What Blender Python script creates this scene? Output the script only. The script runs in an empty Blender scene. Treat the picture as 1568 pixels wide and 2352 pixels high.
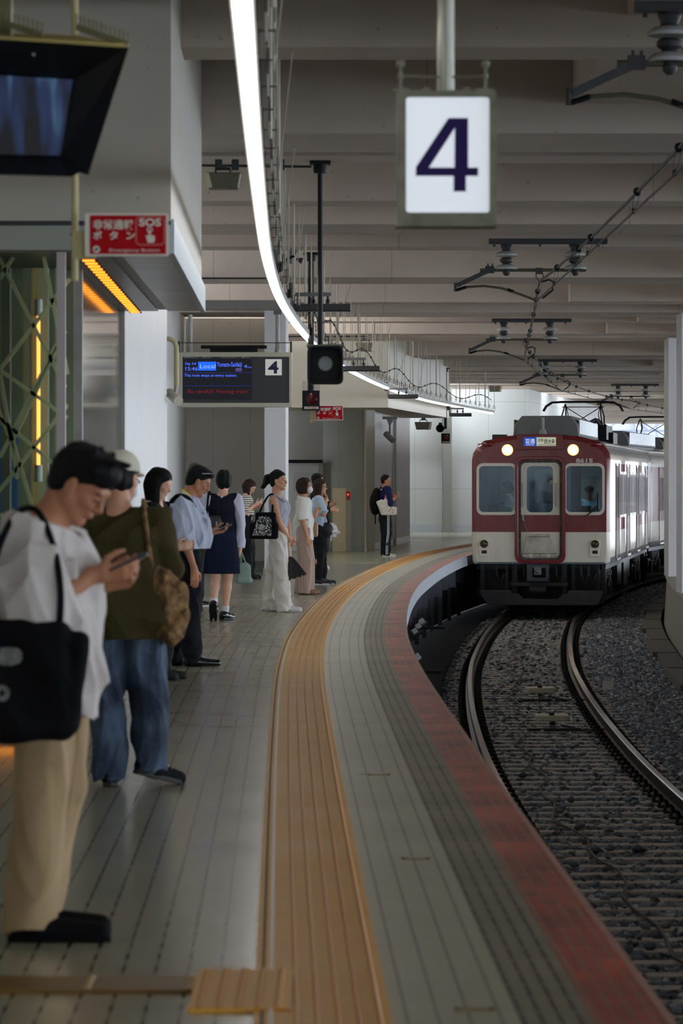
import bpy, bmesh, math, random
import numpy as np
from mathutils import Vector, Matrix, Euler
random.seed(7)
SC = bpy.context.scene
COL = SC.collection
PI = math.pi
def R(a): return math.radians(a)

# ------------------------------------------------------------ camera
F, HY, CX = 8820.0, 1106.0, 784.0          # focal length (px at 1568x2352), horizon row, centre column
cam_d = bpy.data.cameras.new('camera'); cam = bpy.data.objects.new('camera', cam_d); COL.objects.link(cam)
cam.location = (0, 0, 1.5); cam.rotation_euler = (R(90), 0, 0)
cam_d.sensor_fit = 'VERTICAL'; cam_d.sensor_height = 36; cam_d.lens = 135.0
cam_d.shift_y = -(1176 - HY) / 2352.0
cam_d.clip_start = 0.5; cam_d.clip_end = 1500
cam_d.dof.use_dof = True; cam_d.dof.focus_distance = 66; cam_d.dof.aperture_fstop = 7.5
SC.camera = cam

# ------------------------------------------------------------ world, view
SC.view_settings.view_transform = 'Standard'; SC.view_settings.look = 'None'
SC.view_settings.gamma = 1; SC.view_settings.use_curve_mapping = False
SC.view_settings.exposure = -0.42
W = bpy.data.worlds.new('world'); SC.world = W; W.use_nodes = True
nt = W.node_tree; nt.nodes.clear()
wo = nt.nodes.new('ShaderNodeOutputWorld'); bg = nt.nodes.new('ShaderNodeBackground')
tc = nt.nodes.new('ShaderNodeTexCoord'); sp = nt.nodes.new('ShaderNodeSeparateXYZ'); cr = nt.nodes.new('ShaderNodeValToRGB')
nt.links.new(tc.outputs['Generated'], sp.inputs[0]); nt.links.new(sp.outputs[2], cr.inputs[0])
cr.color_ramp.elements[0].position = 0.0; cr.color_ramp.elements[0].color = (0.80, 0.885, 1.0, 1)
cr.color_ramp.elements[1].position = 0.7; cr.color_ramp.elements[1].color = (0.86, 0.93, 1.0, 1)
nt.links.new(cr.outputs[0], bg.inputs[0]); bg.inputs[1].default_value = 13.0
nt.links.new(bg.outputs[0], wo.inputs[0])
try:
    SC.cycles.use_denoising = True
    SC.cycles.max_bounces = 7; SC.cycles.diffuse_bounces = 4; SC.cycles.glossy_bounces = 3
    SC.cycles.transmission_bounces = 5; SC.cycles.transparent_max_bounces = 8
    SC.cycles.sample_clamp_indirect = 4.0; SC.cycles.caustics_reflective = False; SC.cycles.caustics_refractive = False
except Exception: pass

def at(x, y, D):
    return Vector(((x - CX) * D / F, D, 1.5 - (y - HY) * D / F))

# ------------------------------------------------------------ platform edge curve (plan)
_EY = [-60, -30, -10, 0, 10, 20, 30, 37, 44, 50, 56.5, 66.5, 75, 83, 92, 102, 111, 125, 150, 180, 215, 260]
_EX = [2.35, 1.72, 1.30, 1.10, .935, .775, .64, .625, .74, .90, 1.14, 1.70, 2.30, 3.05, 4.2, 5.6, 7.2, 10.0, 16.0, 25.0, 38.0, 60.0]
_yy = np.linspace(-60, 260, 1281)
_xx = np.interp(_yy, _EY, _EX)
_k = np.exp(-0.5 * (np.arange(-24, 25) * .25 / 2.2) ** 2); _k /= _k.sum()
_xs = np.convolve(np.pad(_xx, 24, mode='reflect', reflect_type='odd'), _k, mode='valid')
_sl = np.gradient(_xs, _yy)
_arc = np.concatenate([[0], np.cumsum(np.hypot(np.diff(_xs), np.diff(_yy)))])
def Xe(Y): return float(np.interp(Y, _yy, _xs))
def slope(Y): return float(np.interp(Y, _yy, _sl))
def arc(Y): return float(np.interp(Y, _yy, _arc))
def off(Y, o, z=0.0):
    """point on the plan curve at distance Y, o metres towards the platform (negative: towards the track)"""
    s = slope(Y); L = math.hypot(1, s)
    return Vector((Xe(Y) - o / L, Y + o * s / L, z))
def ys(Y0, Y1, step=1.0):
    n = max(1, int(math.ceil((Y1 - Y0) / step)))
    return [Y0 + (Y1 - Y0) * i / n for i in range(n + 1)]

# ------------------------------------------------------------ materials
def S(r, g, b):
    f = lambda c: (c / 255 / 12.92) if c / 255 <= .04045 else ((c / 255 + .055) / 1.055) ** 2.4
    return (f(r), f(g), f(b), 1)
class NT:
    def __init__(s, m): s.t = m.node_tree
    def n(s, typ, **kw):
        nd = s.t.nodes.new(typ)
        for k, v in kw.items(): setattr(nd, k, v)
        return nd
    def l(s, a, b): s.t.links.new(a, b)
    def m(s, op, a, b=None, c=None, clamp=False):
        nd = s.n('ShaderNodeMath', operation=op, use_clamp=clamp)
        for i, v in enumerate((a, b, c)):
            if v is None: continue
            if isinstance(v, (int, float)): nd.inputs[i].default_value = v
            else: s.l(v, nd.inputs[i])
        return nd.outputs[0]
    def mix(s, f, a, b):
        nd = s.n('ShaderNodeMix', data_type='RGBA')
        for sock, v in ((nd.inputs[0], f), (nd.inputs[6], a), (nd.inputs[7], b)):
            if isinstance(v, (int, float)): sock.default_value = v
            elif isinstance(v, tuple): sock.default_value = v
            else: s.l(v, sock)
        return nd.outputs[2]
MATS = {}
def newmat(name):
    m = bpy.data.materials.new(name); m.use_nodes = True
    t = NT(m); b = m.node_tree.nodes['Principled BSDF']
    return m, t, b
def mat(name, col, rough=.6, metal=0.0, noise=None, bump=None, emit=None, coord='Object', trans=0, alpha=1, coat=0, spec=None, stretch=None, ior=1.45, streak=None):
    """noise=(scale, amount[, colour2]) ; bump=(scale, strength)"""
    if name in MATS: return MATS[name]
    m, t, b = newmat(name)
    b.inputs['Base Color'].default_value = col; b.inputs['Roughness'].default_value = rough; b.inputs['Metallic'].default_value = metal
    b.inputs['IOR'].default_value = ior
    if spec is not None: b.inputs['Specular IOR Level'].default_value = spec
    if coat: b.inputs['Coat Weight'].default_value = coat; b.inputs['Coat Roughness'].default_value = .08
    if trans: b.inputs['Transmission Weight'].default_value = trans
    if alpha < 1: b.inputs['Alpha'].default_value = alpha
    if emit: b.inputs['Emission Color'].default_value = emit[0]; b.inputs['Emission Strength'].default_value = emit[1]
    if noise or bump:
        tcn = t.n('ShaderNodeTexCoord'); vec = tcn.outputs[coord]
        if stretch:
            mp = t.n('ShaderNodeMapping'); mp.inputs['Scale'].default_value = stretch; t.l(vec, mp.inputs[0]); vec = mp.outputs[0]
    if noise:
        nz = t.n('ShaderNodeTexNoise'); nz.inputs['Scale'].default_value = noise[0]; nz.inputs['Detail'].default_value = 5
        t.l(vec, nz.inputs['Vector'])
        c2 = noise[2] if len(noise) > 2 else tuple(c * .55 for c in col[:3]) + (1,)
        f = t.m('MULTIPLY', t.m('SUBTRACT', nz.outputs[0], .35, clamp=True), 3.0 * noise[1], clamp=True)
        t.l(t.mix(f, col, c2), b.inputs['Base Color'])
    if bump:
        nb = t.n('ShaderNodeTexNoise'); nb.inputs['Scale'].default_value = bump[0]; nb.inputs['Detail'].default_value = 4
        t.l(vec, nb.inputs['Vector'])
        bp = t.n('ShaderNodeBump'); bp.inputs['Strength'].default_value = bump[1]; bp.inputs['Distance'].default_value = .02
        t.l(nb.outputs[0], bp.inputs['Height']); t.l(bp.outputs[0], b.inputs['Normal'])
    MATS[name] = m
    return m

# ------------------------------------------------------------ object helpers
def tag(o, label=None, cat=None, group=None, kind=None):
    if label: o['label'] = label
    if cat: o['category'] = cat
    if group: o['group'] = group
    if kind: o['kind'] = kind
    return o
def empty(name, loc=(0, 0, 0), rotz=0, label=None, cat=None, group=None, kind=None, parent=None):
    o = bpy.data.objects.new(name, None); COL.objects.link(o); o.location = loc; o.rotation_euler = (0, 0, rotz)
    o.empty_display_size = .1
    if parent: o.parent = parent
    return tag(o, label, cat, group, kind)
def frame_of(d):
    d = Vector(d).normalized(); u = Vector((0, 0, 1)) if abs(d.z) < .95 else Vector((1, 0, 0))
    s = d.cross(u).normalized(); return s, d.cross(s).normalized() * -1, d
class MB:
    def __init__(s): s.v = []; s.f = []; s.mi = []; s.uv = {}; s.cur = 0
    def add(s, vs, fs, uvs=None):
        b = len(s.v); s.v += [tuple(p) for p in vs]
        for f in fs: s.f.append(tuple(b + i for i in f)); s.mi.append(s.cur)
        if uvs is not None:
            for i, u in enumerate(uvs): s.uv[b + i] = u
        return s
    def box(s, x0, x1, y0, y1, z0, z1):
        return s.add([(x, y, z) for z in (z0, z1) for y in (y0, y1) for x in (x0, x1)],
              [(0, 2, 3, 1), (4, 5, 7, 6), (0, 1, 5, 4), (2, 6, 7, 3), (0, 4, 6, 2), (1, 3, 7, 5)])
    def cbox(s, c, d, rot=None):
        c = Vector(c); hx, hy, hz = d[0] / 2, d[1] / 2, d[2] / 2
        rm = rot if isinstance(rot, Matrix) else (Euler(rot).to_matrix() if rot else Matrix.Identity(3))
        return s.add([c + rm @ Vector((x, y, z)) for z in (-hz, hz) for y in (-hy, hy) for x in (-hx, hx)],
              [(0, 2, 3, 1), (4, 5, 7, 6), (0, 1, 5, 4), (2, 6, 7, 3), (0, 4, 6, 2), (1, 3, 7, 5)])
    def beam(s, p0, p1, w, h):
        """bar of section w (sideways) by h (up) from p0 to p1"""
        p0, p1 = Vector(p0), Vector(p1); d = p1 - p0
        q = d.to_track_quat('Y', 'Z').to_matrix()
        return s.cbox((p0 + p1) / 2, (w, d.length, h), q)
    def cyl(s, p0, p1, r0, r1=None, n=12, caps=True):
        r1 = r0 if r1 is None else r1
        return s.tube([p0, p1], [r0, r1], n, caps)
    def tube(s, pts, r, n=8, caps=True):
        pts = [Vector(p) for p in pts]; rs = r if isinstance(r, (list, tuple)) else [r] * len(pts)
        vs = []; a0, b0, _ = frame_of(pts[1] - pts[0])
        for i, p in enumerate(pts):
            d = (pts[min(i + 1, len(pts) - 1)] - pts[max(i - 1, 0)]).normalized()
            a0 = (a0 - d * a0.dot(d)).normalized(); b0 = d.cross(a0)
            for k in range(n):
                t = 2 * PI * k / n; vs.append(p + (a0 * math.cos(t) + b0 * math.sin(t)) * rs[i])
        fs = [(i * n + k, i * n + (k + 1) % n, (i + 1) * n + (k + 1) % n, (i + 1) * n + k) for i in range(len(pts) - 1) for k in range(n)]
        if caps: fs += [tuple(reversed(range(n))), tuple((len(pts) - 1) * n + k for k in range(n))]
        return s.add(vs, fs)
    def lathe(s, prof, c=(0, 0, 0), n=20, axis='z', caps=True):
        """prof: [(r, h)...]"""
        vs = []
        for r, h in prof:
            for k in range(n):
                t = 2 * PI * k / n; x, y = r * math.cos(t), r * math.sin(t)
                p = (x, y, h) if axis == 'z' else ((x, h, y) if axis == 'y' else (h, x, y))
                vs.append((p[0] + c[0], p[1] + c[1], p[2] + c[2]))
        m = len(prof)
        fs = [(i * n + k, i * n + (k + 1) % n, (i + 1) * n + (k + 1) % n, (i + 1) * n + k) for i in range(m - 1) for k in range(n)]
        if caps: fs += [tuple(reversed(range(n))), tuple((m - 1) * n + k for k in range(n))]
        return s.add(vs, fs)
    def ball(s, c, r, n=12, m=8, sc=(1, 1, 1)):
        vs = [(c[0], c[1], c[2] - r * sc[2])]
        for i in range(1, m):
            ph = PI * i / m - PI / 2
            for k in range(n):
                t = 2 * PI * k / n
                vs.append((c[0] + r * sc[0] * math.cos(ph) * math.cos(t), c[1] + r * sc[1] * math.cos(ph) * math.sin(t), c[2] + r * sc[2] * math.sin(ph)))
        vs.append((c[0], c[1], c[2] + r * sc[2])); L = len(vs) - 1
        fs = [(0, 1 + (k + 1) % n, 1 + k) for k in range(n)]
        for i in range(m - 2):
            fs += [(1 + i * n + k, 1 + i * n + (k + 1) % n, 1 + (i + 1) * n + (k + 1) % n, 1 + (i + 1) * n + k) for k in range(n)]
        fs += [(L, 1 + (m - 2) * n + k, 1 + (m - 2) * n + (k + 1) % n) for k in range(n)]
        return s.add(vs, fs)
    def prism(s, poly, z0, z1, tf=None):
        """poly in (x,y), extruded z0..z1, then tf(Vector)->Vector"""
        n = len(poly); vs = [Vector((p[0], p[1], z0)) for p in poly] + [Vector((p[0], p[1], z1)) for p in poly]
        if tf: vs = [tf(v) for v in vs]
        return s.add(vs, [tuple(reversed(range(n))), tuple(range(n, 2 * n))] + [(i, (i + 1) % n, n + (i + 1) % n, n + i) for i in range(n)])
    def plate(s, outer, holes, t, tf=None):
        """flat plate (x,y) with holes, thickness t along z"""
        bm = bmesh.new(); es = []
        for lp in [outer] + list(holes):
            vs = [bm.verts.new((p[0], p[1], 0)) for p in lp]
            es += [bm.edges.new((vs[i], vs[(i + 1) % len(vs)])) for i in range(len(vs))]
        bmesh.ops.triangle_fill(bm, edges=es, use_beauty=True, use_dissolve=False)
        bm.verts.index_update(); bm.faces.ensure_lookup_table()
        fr = [tuple(v.index for v in f.verts) for f in bm.faces]; pv = [v.co.copy() for v in bm.verts]
        n = len(pv); vs = pv + [Vector((p.x, p.y, t)) for p in pv]
        fs = fr + [tuple(reversed([i + n for i in f])) for f in fr]
        for e in bm.edges:
            if len(e.link_faces) == 1:
                a, b = e.verts[0].index, e.verts[1].index; fs.append((a, b, b + n, a + n))
        bm.free()
        if tf: vs = [tf(v) for v in vs]
        return s.add(vs, fs)
    def sweep(s, prof, Y0, Y1, step=1.0, closed=True, caps=True, uv0=0.0):
        """prof [(o,z)] swept along the platform curve"""
        Ys = ys(Y0, Y1, step); n = len(prof); vs = []; uvs = []
        for Y in Ys:
            a = arc(Y)
            for o, z in prof:
                vs.append(off(Y, o, z)); uvs.append((o + uv0, a))
        m = n if closed else n - 1
        fs = [(i * n + k, i * n + (k + 1) % n, (i + 1) * n + (k + 1) % n, (i + 1) * n + k) for i in range(len(Ys) - 1) for k in range(m)]
        if closed and caps: fs += [tuple(reversed(range(n))), tuple((len(Ys) - 1) * n + k for k in range(n))]
        return s.add(vs, fs, uvs)
    def build(s, name, mats, parent=None, smooth=False, bevel=0, shift=None, normals=True, angle=35):
        me = bpy.data.meshes.new(name)
        vs = s.v if shift is None else [(p[0] - shift[0], p[1] - shift[1], p[2] - shift[2]) for p in s.v]
        me.from_pydata(vs, [], s.f)
        if not isinstance(mats, (list, tuple)): mats = [mats]
        for m in mats: me.materials.append(m)
        if len(mats) > 1: me.polygons.foreach_set('material_index', s.mi)
        if s.uv:
            ul = me.uv_layers.new(name='UVMap'); li = np.zeros(len(me.loops), dtype=np.int32); me.loops.foreach_get('vertex_index', li)
            ua = np.zeros((len(s.v), 2), dtype=np.float32)
            for k, u in s.uv.items(): ua[k] = u
            ul.data.foreach_set('uv', ua[li].ravel())
        if normals:
            bm = bmesh.new(); bm.from_mesh(me); bmesh.ops.recalc_face_normals(bm, faces=bm.faces); bm.to_mesh(me); bm.free()
        if smooth:
            me.polygons.foreach_set('use_smooth', [True] * len(me.polygons))
            try: me.set_sharp_from_angle(angle=R(angle))
            except Exception: pass
        me.update()
        o = bpy.data.objects.new(name, me); COL.objects.link(o)
        if parent: o.parent = parent
        if bevel:
            b = o.modifiers.new('bevel', 'BEVEL'); b.width = bevel; b.segments = 2; b.limit_method = 'ANGLE'; b.angle_limit = R(40)
        return o
def rrect(x0, x1, y0, y1, r, n=5):
    out = []
    for cx, cy, a in ((x1 - r, y1 - r, 0), (x0 + r, y1 - r, 90), (x0 + r, y0 + r, 180), (x1 - r, y0 + r, 270)):
        for k in range(n + 1):
            t = R(a + 90 * k / n); out.append((cx + r * math.cos(t), cy + r * math.sin(t)))
    return out
def obj(name, mb, mats, parent=None, **k): return mb.build(name, mats, parent, **k)
def struct(name, mb, mats, **k):
    o = mb.build(name, mats, None, **k); o['kind'] = 'structure'; return o
def dup(root, loc, rotz=None, label=None):
    def cp(o, par):
        c = o.copy(); COL.objects.link(c); c.parent = par
        for ch in KIDS.get(o.name, []): cp(ch, c)
        return c
    KIDS = {}
    for o in list(COL.objects):
        if o.parent: KIDS.setdefault(o.parent.name, []).append(o)
    r = cp(root, None); r.location = loc
    if rotz is not None: r.rotation_euler = (0, 0, rotz)
    if label: r['label'] = label
    return r
def text(body, size, m, loc, parent=None, name='lettering', rot=(PI / 2, 0, 0), align='LEFT', bold=0, xs=1.0, ext=.0006, width=None):
    cu = bpy.data.curves.new(name, 'FONT'); cu.body = body; cu.size = size; cu.align_x = align; cu.align_y = 'BOTTOM_BASELINE'
    cu.offset = bold; cu.extrude = ext; cu.resolution_u = 3
    o = bpy.data.objects.new(name, cu); COL.objects.link(o)
    bpy.context.view_layer.update()
    if width:
        w = o.dimensions.x
        if w > 1e-5: xs = width / w
    dg = bpy.context.evaluated_depsgraph_get(); me = bpy.data.meshes.new_from_object(o.evaluated_get(dg))
    bpy.data.objects.remove(o); bpy.data.curves.remove(cu)
    me.materials.clear(); me.materials.append(m)
    for v in me.vertices: v.co.x *= xs
    o = bpy.data.objects.new(name, me); COL.objects.link(o); o.location = loc; o.rotation_euler = rot
    if parent: o.parent = parent
    return o

# shared materials
M_black = mat('black_paint', (.007, .007, .008, 1), .5, spec=.25)
M_dark = mat('dark_grey_metal', (.035, .036, .04, 1), .55, noise=(8, .4))
M_steel = mat('grey_metal', (.18, .18, .18, 1), .45, .4, noise=(10, .3))
M_gal = mat('galvanised_metal', (.36, .36, .35, 1), .5, .4, noise=(12, .3))
M_cream = mat('cream_paint', S(190, 180, 140), .5, noise=(6, .2))
M_white = mat('white_paint', (.72, .72, .70, 1), .45)
M_rubber = mat('rubber', (.02, .02, .02, 1), .8)
M_glass = mat('clear_glass', (.9, .95, .95, 1), .02, trans=1, ior=1.1)
# ============================================================ concrete, tiles
def concrete(name, col, rough=.8, amt=.5, lines=None, bump=.25):
    """painted or bare concrete with broad stains; lines=(axis, spacing) dark board joints in object space"""
    if name in MATS: return MATS[name]
    m, t, b = newmat(name); tcn = t.n('ShaderNodeTexCoord'); vec = tcn.outputs['Object']
    n1 = t.n('ShaderNodeTexNoise'); n1.inputs['Scale'].default_value = .9; n1.inputs['Detail'].default_value = 6; n1.inputs['Roughness'].default_value = .65
    n2 = t.n('ShaderNodeTexNoise'); n2.inputs['Scale'].default_value = 14; n2.inputs['Detail'].default_value = 4
    t.l(vec, n1.inputs['Vector']); t.l(vec, n2.inputs['Vector'])
    f = t.m('MULTIPLY', t.m('SUBTRACT', n1.outputs[0], .4, clamp=True), 2.4 * amt, clamp=True)
    c = t.mix(f, col, tuple(x * .62 for x in col[:3]) + (1,))
    sp_ = t.m('GREATER_THAN', n2.outputs[0], .72)
    c = t.mix(t.m('MULTIPLY', sp_, .45), c, tuple(x * .35 for x in col[:3]) + (1,))
    if lines:
        s3 = t.n('ShaderNodeSeparateXYZ'); t.l(vec, s3.inputs[0])
        for ax, d, w in lines:
            fr = t.m('FRACT', t.m('DIVIDE', t.m('ADD', s3.outputs[ax], 100.13), d))
            c = t.mix(t.m('MULTIPLY', t.m('LESS_THAN', fr, w / d), .45), c, tuple(x * .3 for x in col[:3]) + (1,))
    t.l(c, b.inputs['Base Color']); b.inputs['Roughness'].default_value = rough
    bp = t.n('ShaderNodeBump'); bp.inputs['Strength'].default_value = bump; bp.inputs['Distance'].default_value = .01
    t.l(n2.outputs[0], bp.inputs['Height']); t.l(bp.outputs[0], b.inputs['Normal'])
    MATS[name] = m; return m
def tiles(name, col, grout, du, lw, dash=None, dv=.3, jw=.004, rough=.3, u0=0.0, amt=.35, col2=None, joint=.5, lstr=1.0, rib=0):
    """floor tiles laid along the platform: u = metres across, v = metres along"""
    if name in MATS: return MATS[name]
    m, t, b = newmat(name); uv = t.n('ShaderNodeUVMap'); s3 = t.n('ShaderNodeSeparateXYZ'); t.l(uv.outputs[0], s3.inputs[0])
    u, v = s3.outputs[0], s3.outputs[1]
    fu = t.m('FRACT', t.m('DIVIDE', t.m('ADD', u, 50 + u0), du))
    line = t.m('LESS_THAN', fu, lw / du)
    if dash: line = t.m('MULTIPLY', line, t.m('ADD', .32, t.m('MULTIPLY', .68, t.m('LESS_THAN', t.m('FRACT', t.m('DIVIDE', t.m('ADD', v, 50), dash[0])), dash[1]))))
    fv = t.m('FRACT', t.m('DIVIDE', t.m('ADD', v, 50), dv)); jn = t.m('MULTIPLY', t.m('LESS_THAN', fv, jw / dv), joint)
    # per-tile shade
    iu = t.m('FLOOR', t.m('DIVIDE', t.m('ADD', u, 50 + u0), du)); iv = t.m('FLOOR', t.m('DIVIDE', t.m('ADD', v, 50), dv))
    cb = t.n('ShaderNodeCombineXYZ'); t.l(iu, cb.inputs[0]); t.l(iv, cb.inputs[1])
    wn = t.n('ShaderNodeTexWhiteNoise', noise_dimensions='2D'); t.l(cb.outputs[0], wn.inputs['Vector'])
    nz = t.n('ShaderNodeTexNoise'); nz.inputs['Scale'].default_value = 1.3; nz.inputs['Detail'].default_value = 7; nz.inputs['Roughness'].default_value = .7
    t.l(uv.outputs[0], nz.inputs['Vector'])
    c2 = col2 or tuple(x * .6 for x in col[:3]) + (1,)
    f = t.m('ADD', t.m('MULTIPLY', t.m('SUBTRACT', nz.outputs[0], .38, clamp=True), 3 * amt), t.m('MULTIPLY', wn.outputs[0], .3 * amt), clamp=True)
    c = t.mix(f, col, c2)
    c = t.mix(t.m('MULTIPLY', line, lstr), c, grout); c = t.mix(jn, c, grout)
    t.l(c, b.inputs['Base Color'])
    b.inputs['Specular IOR Level'].default_value = .55
    t.l(t.m('ADD', rough, t.m('MULTIPLY', nz.outputs[0], .22)), b.inputs['Roughness'])
    h = t.m('SUBTRACT', 1, t.m('MAXIMUM', line, jn))
    if rib:
        wv = t.m('SINE', t.m('MULTIPLY', v, 2 * PI / rib)); h = t.m('ADD', h, t.m('MULTIPLY', wv, .25))
    bp = t.n('ShaderNodeBump'); bp.inputs['Strength'].default_value = .35; bp.inputs['Distance'].default_value = .004
    t.l(h, bp.inputs['Height']); t.l(bp.outputs[0], b.inputs['Normal'])
    MATS[name] = m; return m
C_ceil = concrete('ceiling_concrete', S(184, 170, 156), .85, .55, lines=[(0, 3.05, .012)])
C_beam = concrete('beam_concrete', S(190, 177, 165), .85, .5, lines=[(0, 2.4, .012)])
C_panel = concrete('wall_panel_paint', S(222, 217, 206), .5, .12, lines=[(0, .62, .008)], bump=.05)
C_plank = concrete('vertical_board_paint', S(176, 168, 160), .42, .5, lines=[(1, .55, .03), (1, .37, .012)], bump=.05)
C_white = concrete('white_wall_paint', S(226, 226, 222), .5, .12, lines=[(0, 1.1, .012), (2, 2.6, .015)], bump=.03)
C_wside = concrete('white_side_panel', S(206, 206, 204), .35, .2, lines=[(1, .9, .01)], bump=.03)
C_soffit = concrete('soffit_paint', S(176, 172, 160), .45, .25, bump=.05)
C_under = concrete('soffit_underside', S(176, 168, 158), .35, .6, bump=.05)
C_pillar = concrete('pillar_paint', S(214, 216, 218), .55, .15, bump=.05)
C_raw = concrete('raw_concrete', S(140, 138, 130), .9, .6)

# ---- platform floor
G = S(72, 70, 60)
T_grey = tiles('grey_platform_tiles', S(172, 170, 148), S(26, 26, 22), .1, .012, dash=(.3, .42), dv=.3, jw=.004, rough=.10, joint=.12, amt=.22)
T_light = tiles('light_platform_tiles', S(188, 184, 160), S(40, 40, 36), .0875, .010, dash=(.1, .5), dv=.3, jw=.004, rough=.2, joint=.25, amt=.25, u0=.0075, rib=.05)
T_dark = tiles('dark_ribbed_tiles', S(146, 140, 116), S(44, 44, 46), .053, .014, dash=(.3, .8), dv=.3, jw=.008, rough=.25, amt=.5, joint=.3, col2=S(92, 90, 78))
T_red = tiles('red_edge_tiles', S(222, 82, 36), S(150, 124, 112), .052, .010, dash=(.15, .5), dv=.3, jw=.006, rough=.2, amt=1.1, col2=S(124, 46, 36), joint=.2)
T_terr = mat('speckled_terrazzo', S(150, 150, 140), .18, noise=(55, .6), coord='UV', bump=(60, .1))
C_nose = concrete('edge_nosing_concrete', S(158, 164, 172), .7, .4)
C_red_nose = mat('red_edge_nosing', S(196, 150, 138), .4, noise=(6, .5), bump=(30, .2))
mb = MB()
def band(o0, o1, mi, Y0=-42, Y1=190, z=0.0, step=1.0):
    mb.cur = mi; mb.sweep([(o0, z), (o1, z)], Y0, Y1, step, closed=False, uv0=-o0)
band(-.005, .022, 5); band(.022, .22, 3); band(.22, .43, 2); band(.43, .785, 1); band(.785, 1.17, 0)
band(1.17, 9.5, 0, -42, 51.0); band(1.17, 9.5, 4, 51.0, 70.0); band(1.17, 9.5, 0, 70.0, 190)
floor = struct('floor', mb, [T_grey, T_light, T_dark, T_red, T_terr, C_red_nose], normals=False)
for p in floor.data.polygons: pass
bm = bmesh.new(); bm.from_mesh(floor.data)
for f in bm.faces:
    f.normal_update()
    if f.normal.z < 0: f.normal_flip()
bm.to_mesh(floor.data); bm.free()
mb = MB(); mb.sweep([(.0, -.004), (.0, -.20), (.05, -.22), (.55, -.22), (.55, -.004)], -42, 190, 1.0)
struct('platform_slab', mb, C_nose)
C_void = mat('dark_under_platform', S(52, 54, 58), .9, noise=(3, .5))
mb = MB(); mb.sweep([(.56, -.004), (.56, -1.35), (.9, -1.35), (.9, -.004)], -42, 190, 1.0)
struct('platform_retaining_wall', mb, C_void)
# panels hanging under the platform lip
M_lip = mat('painted_steel_panel', S(104, 110, 120), .55, noise=(5, .4))
i = 0; Y = 36.0
while Y < 82:
    a = off(Y, .14); b = off(Y, .44); hgt = .36 + .03 * math.sin(Y)
    mb = MB(); mb.beam(Vector((a.x, a.y, -.22 - hgt / 2)), Vector((b.x, b.y, -.22 - hgt / 2)), .03, hgt)
    mb.beam(Vector((b.x, b.y, -.8)), Vector((b.x, b.y + .08, -.8)), .08, 1.1)
    o = mb.build('lip_bracket', M_lip)
    tag(o, 'grey steel bracket plate under the curved platform lip', 'bracket', 'brackets under the platform edge')
    Y += 2.3 if Y < 60 else 2.9; i += 1
def cable_tag(Y, z, n, lab):
    p = off(Y, .05, z); e = empty('cable_clip_rack', p, 0, lab, 'cable rack')
    mb = MB()
    for k in range(n): mb.cbox((.02 + .055 * k, .25 * k, .06 * k), (.075, .02, .075), (0, R(-38), 0))
    obj('white_clip', mb, M_white, e)
    mb = MB()
    mb.tube([(-.1, -.1, -.08), (0, .05, -.05), (.12, .4, .06), (.2, .7, .1)], .016, 6); mb.tube([(-.08, 0, -.12), (.05, .2, -.06), (.2, .7, .04)], .014, 6)
    mb.beam((-.05, .3, .03), (.45, .3, .03), .05, .04)
    obj('cable', mb, M_black, e)
cable_tag(43.0, -.68, 4, 'rack of black cables with white clips below the near bend of the platform')
cable_tag(54.5, -.62, 3, 'rack of black cables with white clips below the platform nearest the train')

# yellow tactile strip
C_y = S(238, 178, 60)
M_y = tiles('yellow_tactile', C_y, S(150, 108, 50), .06, .0, dv=.9, jw=.006, rough=.35, amt=.25, col2=S(214, 150, 46), joint=.6)
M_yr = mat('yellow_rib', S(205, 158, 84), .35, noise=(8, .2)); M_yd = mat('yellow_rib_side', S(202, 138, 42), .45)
ty = empty('tactile_strip', off(12, 1.0), 0, 'long yellow ribbed tactile strip curving along the platform', 'tactile paving')
sh = ty.location.copy()
mb = MB(); mb.sweep([(.785, .0), (.785, .006), (1.17, .006), (1.17, .0)], 5, 180, 1.0, uv0=-.785); mb.build('base_strip', M_y, ty, shift=sh)
for k in range(5):
    o = .81 + .058 * k
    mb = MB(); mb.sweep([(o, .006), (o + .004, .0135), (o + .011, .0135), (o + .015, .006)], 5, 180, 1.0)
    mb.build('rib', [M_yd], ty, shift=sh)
mb = MB(); mb.sweep([(1.115, .006), (1.115, .011), (1.127, .011), (1.127, .006)], 5, 180, 1.0); mb.build('white_line', mat('white_line_paint', S(232, 222, 205), .4), ty, shift=sh)
mb = MB(); mb.sweep([(1.142, .0062), (1.142, .0072), (1.15, .0072), (1.15, .0062)], 5, 180, 1.0); mb.build('dark_groove', mat('groove', S(96, 72, 40), .7), ty, shift=sh)
# ribbed tile square across the strip, and brown guide bars leading left
e = empty('tactile_tile', (-.29, 11.3, .0), 0, 'yellow tactile tile patch with lengthwise ribs at the strip edge', 'tactile paving')
mb = MB(); mb.box(-.145, .145, -.46, .42, .0, .012); obj('base_tile', mb, M_y, e)
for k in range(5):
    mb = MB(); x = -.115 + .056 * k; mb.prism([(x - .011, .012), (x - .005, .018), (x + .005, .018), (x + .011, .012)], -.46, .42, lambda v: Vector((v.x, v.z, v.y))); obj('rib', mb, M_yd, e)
M_br = mat('brown_guide_bar', S(128, 92, 30), .45, noise=(5, .4))
for k in range(3):
    e = empty('guide_bar', (-.585 - .3 * k, 11.4, 0), 0, ['brown guide bar touching the yellow tactile tile', 'brown guide bar between the other two, left of the tactile tile', 'brown guide bar at the left border of the photo'][k], 'tactile paving', 'brown guide bars leading left')
    mb = MB(); mb.box(-.147, .147, -.16, .16, 0, .012); obj('bar', mb, M_br, e)
    mb = MB()
    for q in range(4): mb.cyl((.138, -.12 + .08 * q, .012), (.138, -.12 + .08 * q, .018), .012, n=8)
    obj('end_studs', mb, mat('pale_stud', S(200, 170, 120), .5), e)
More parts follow.
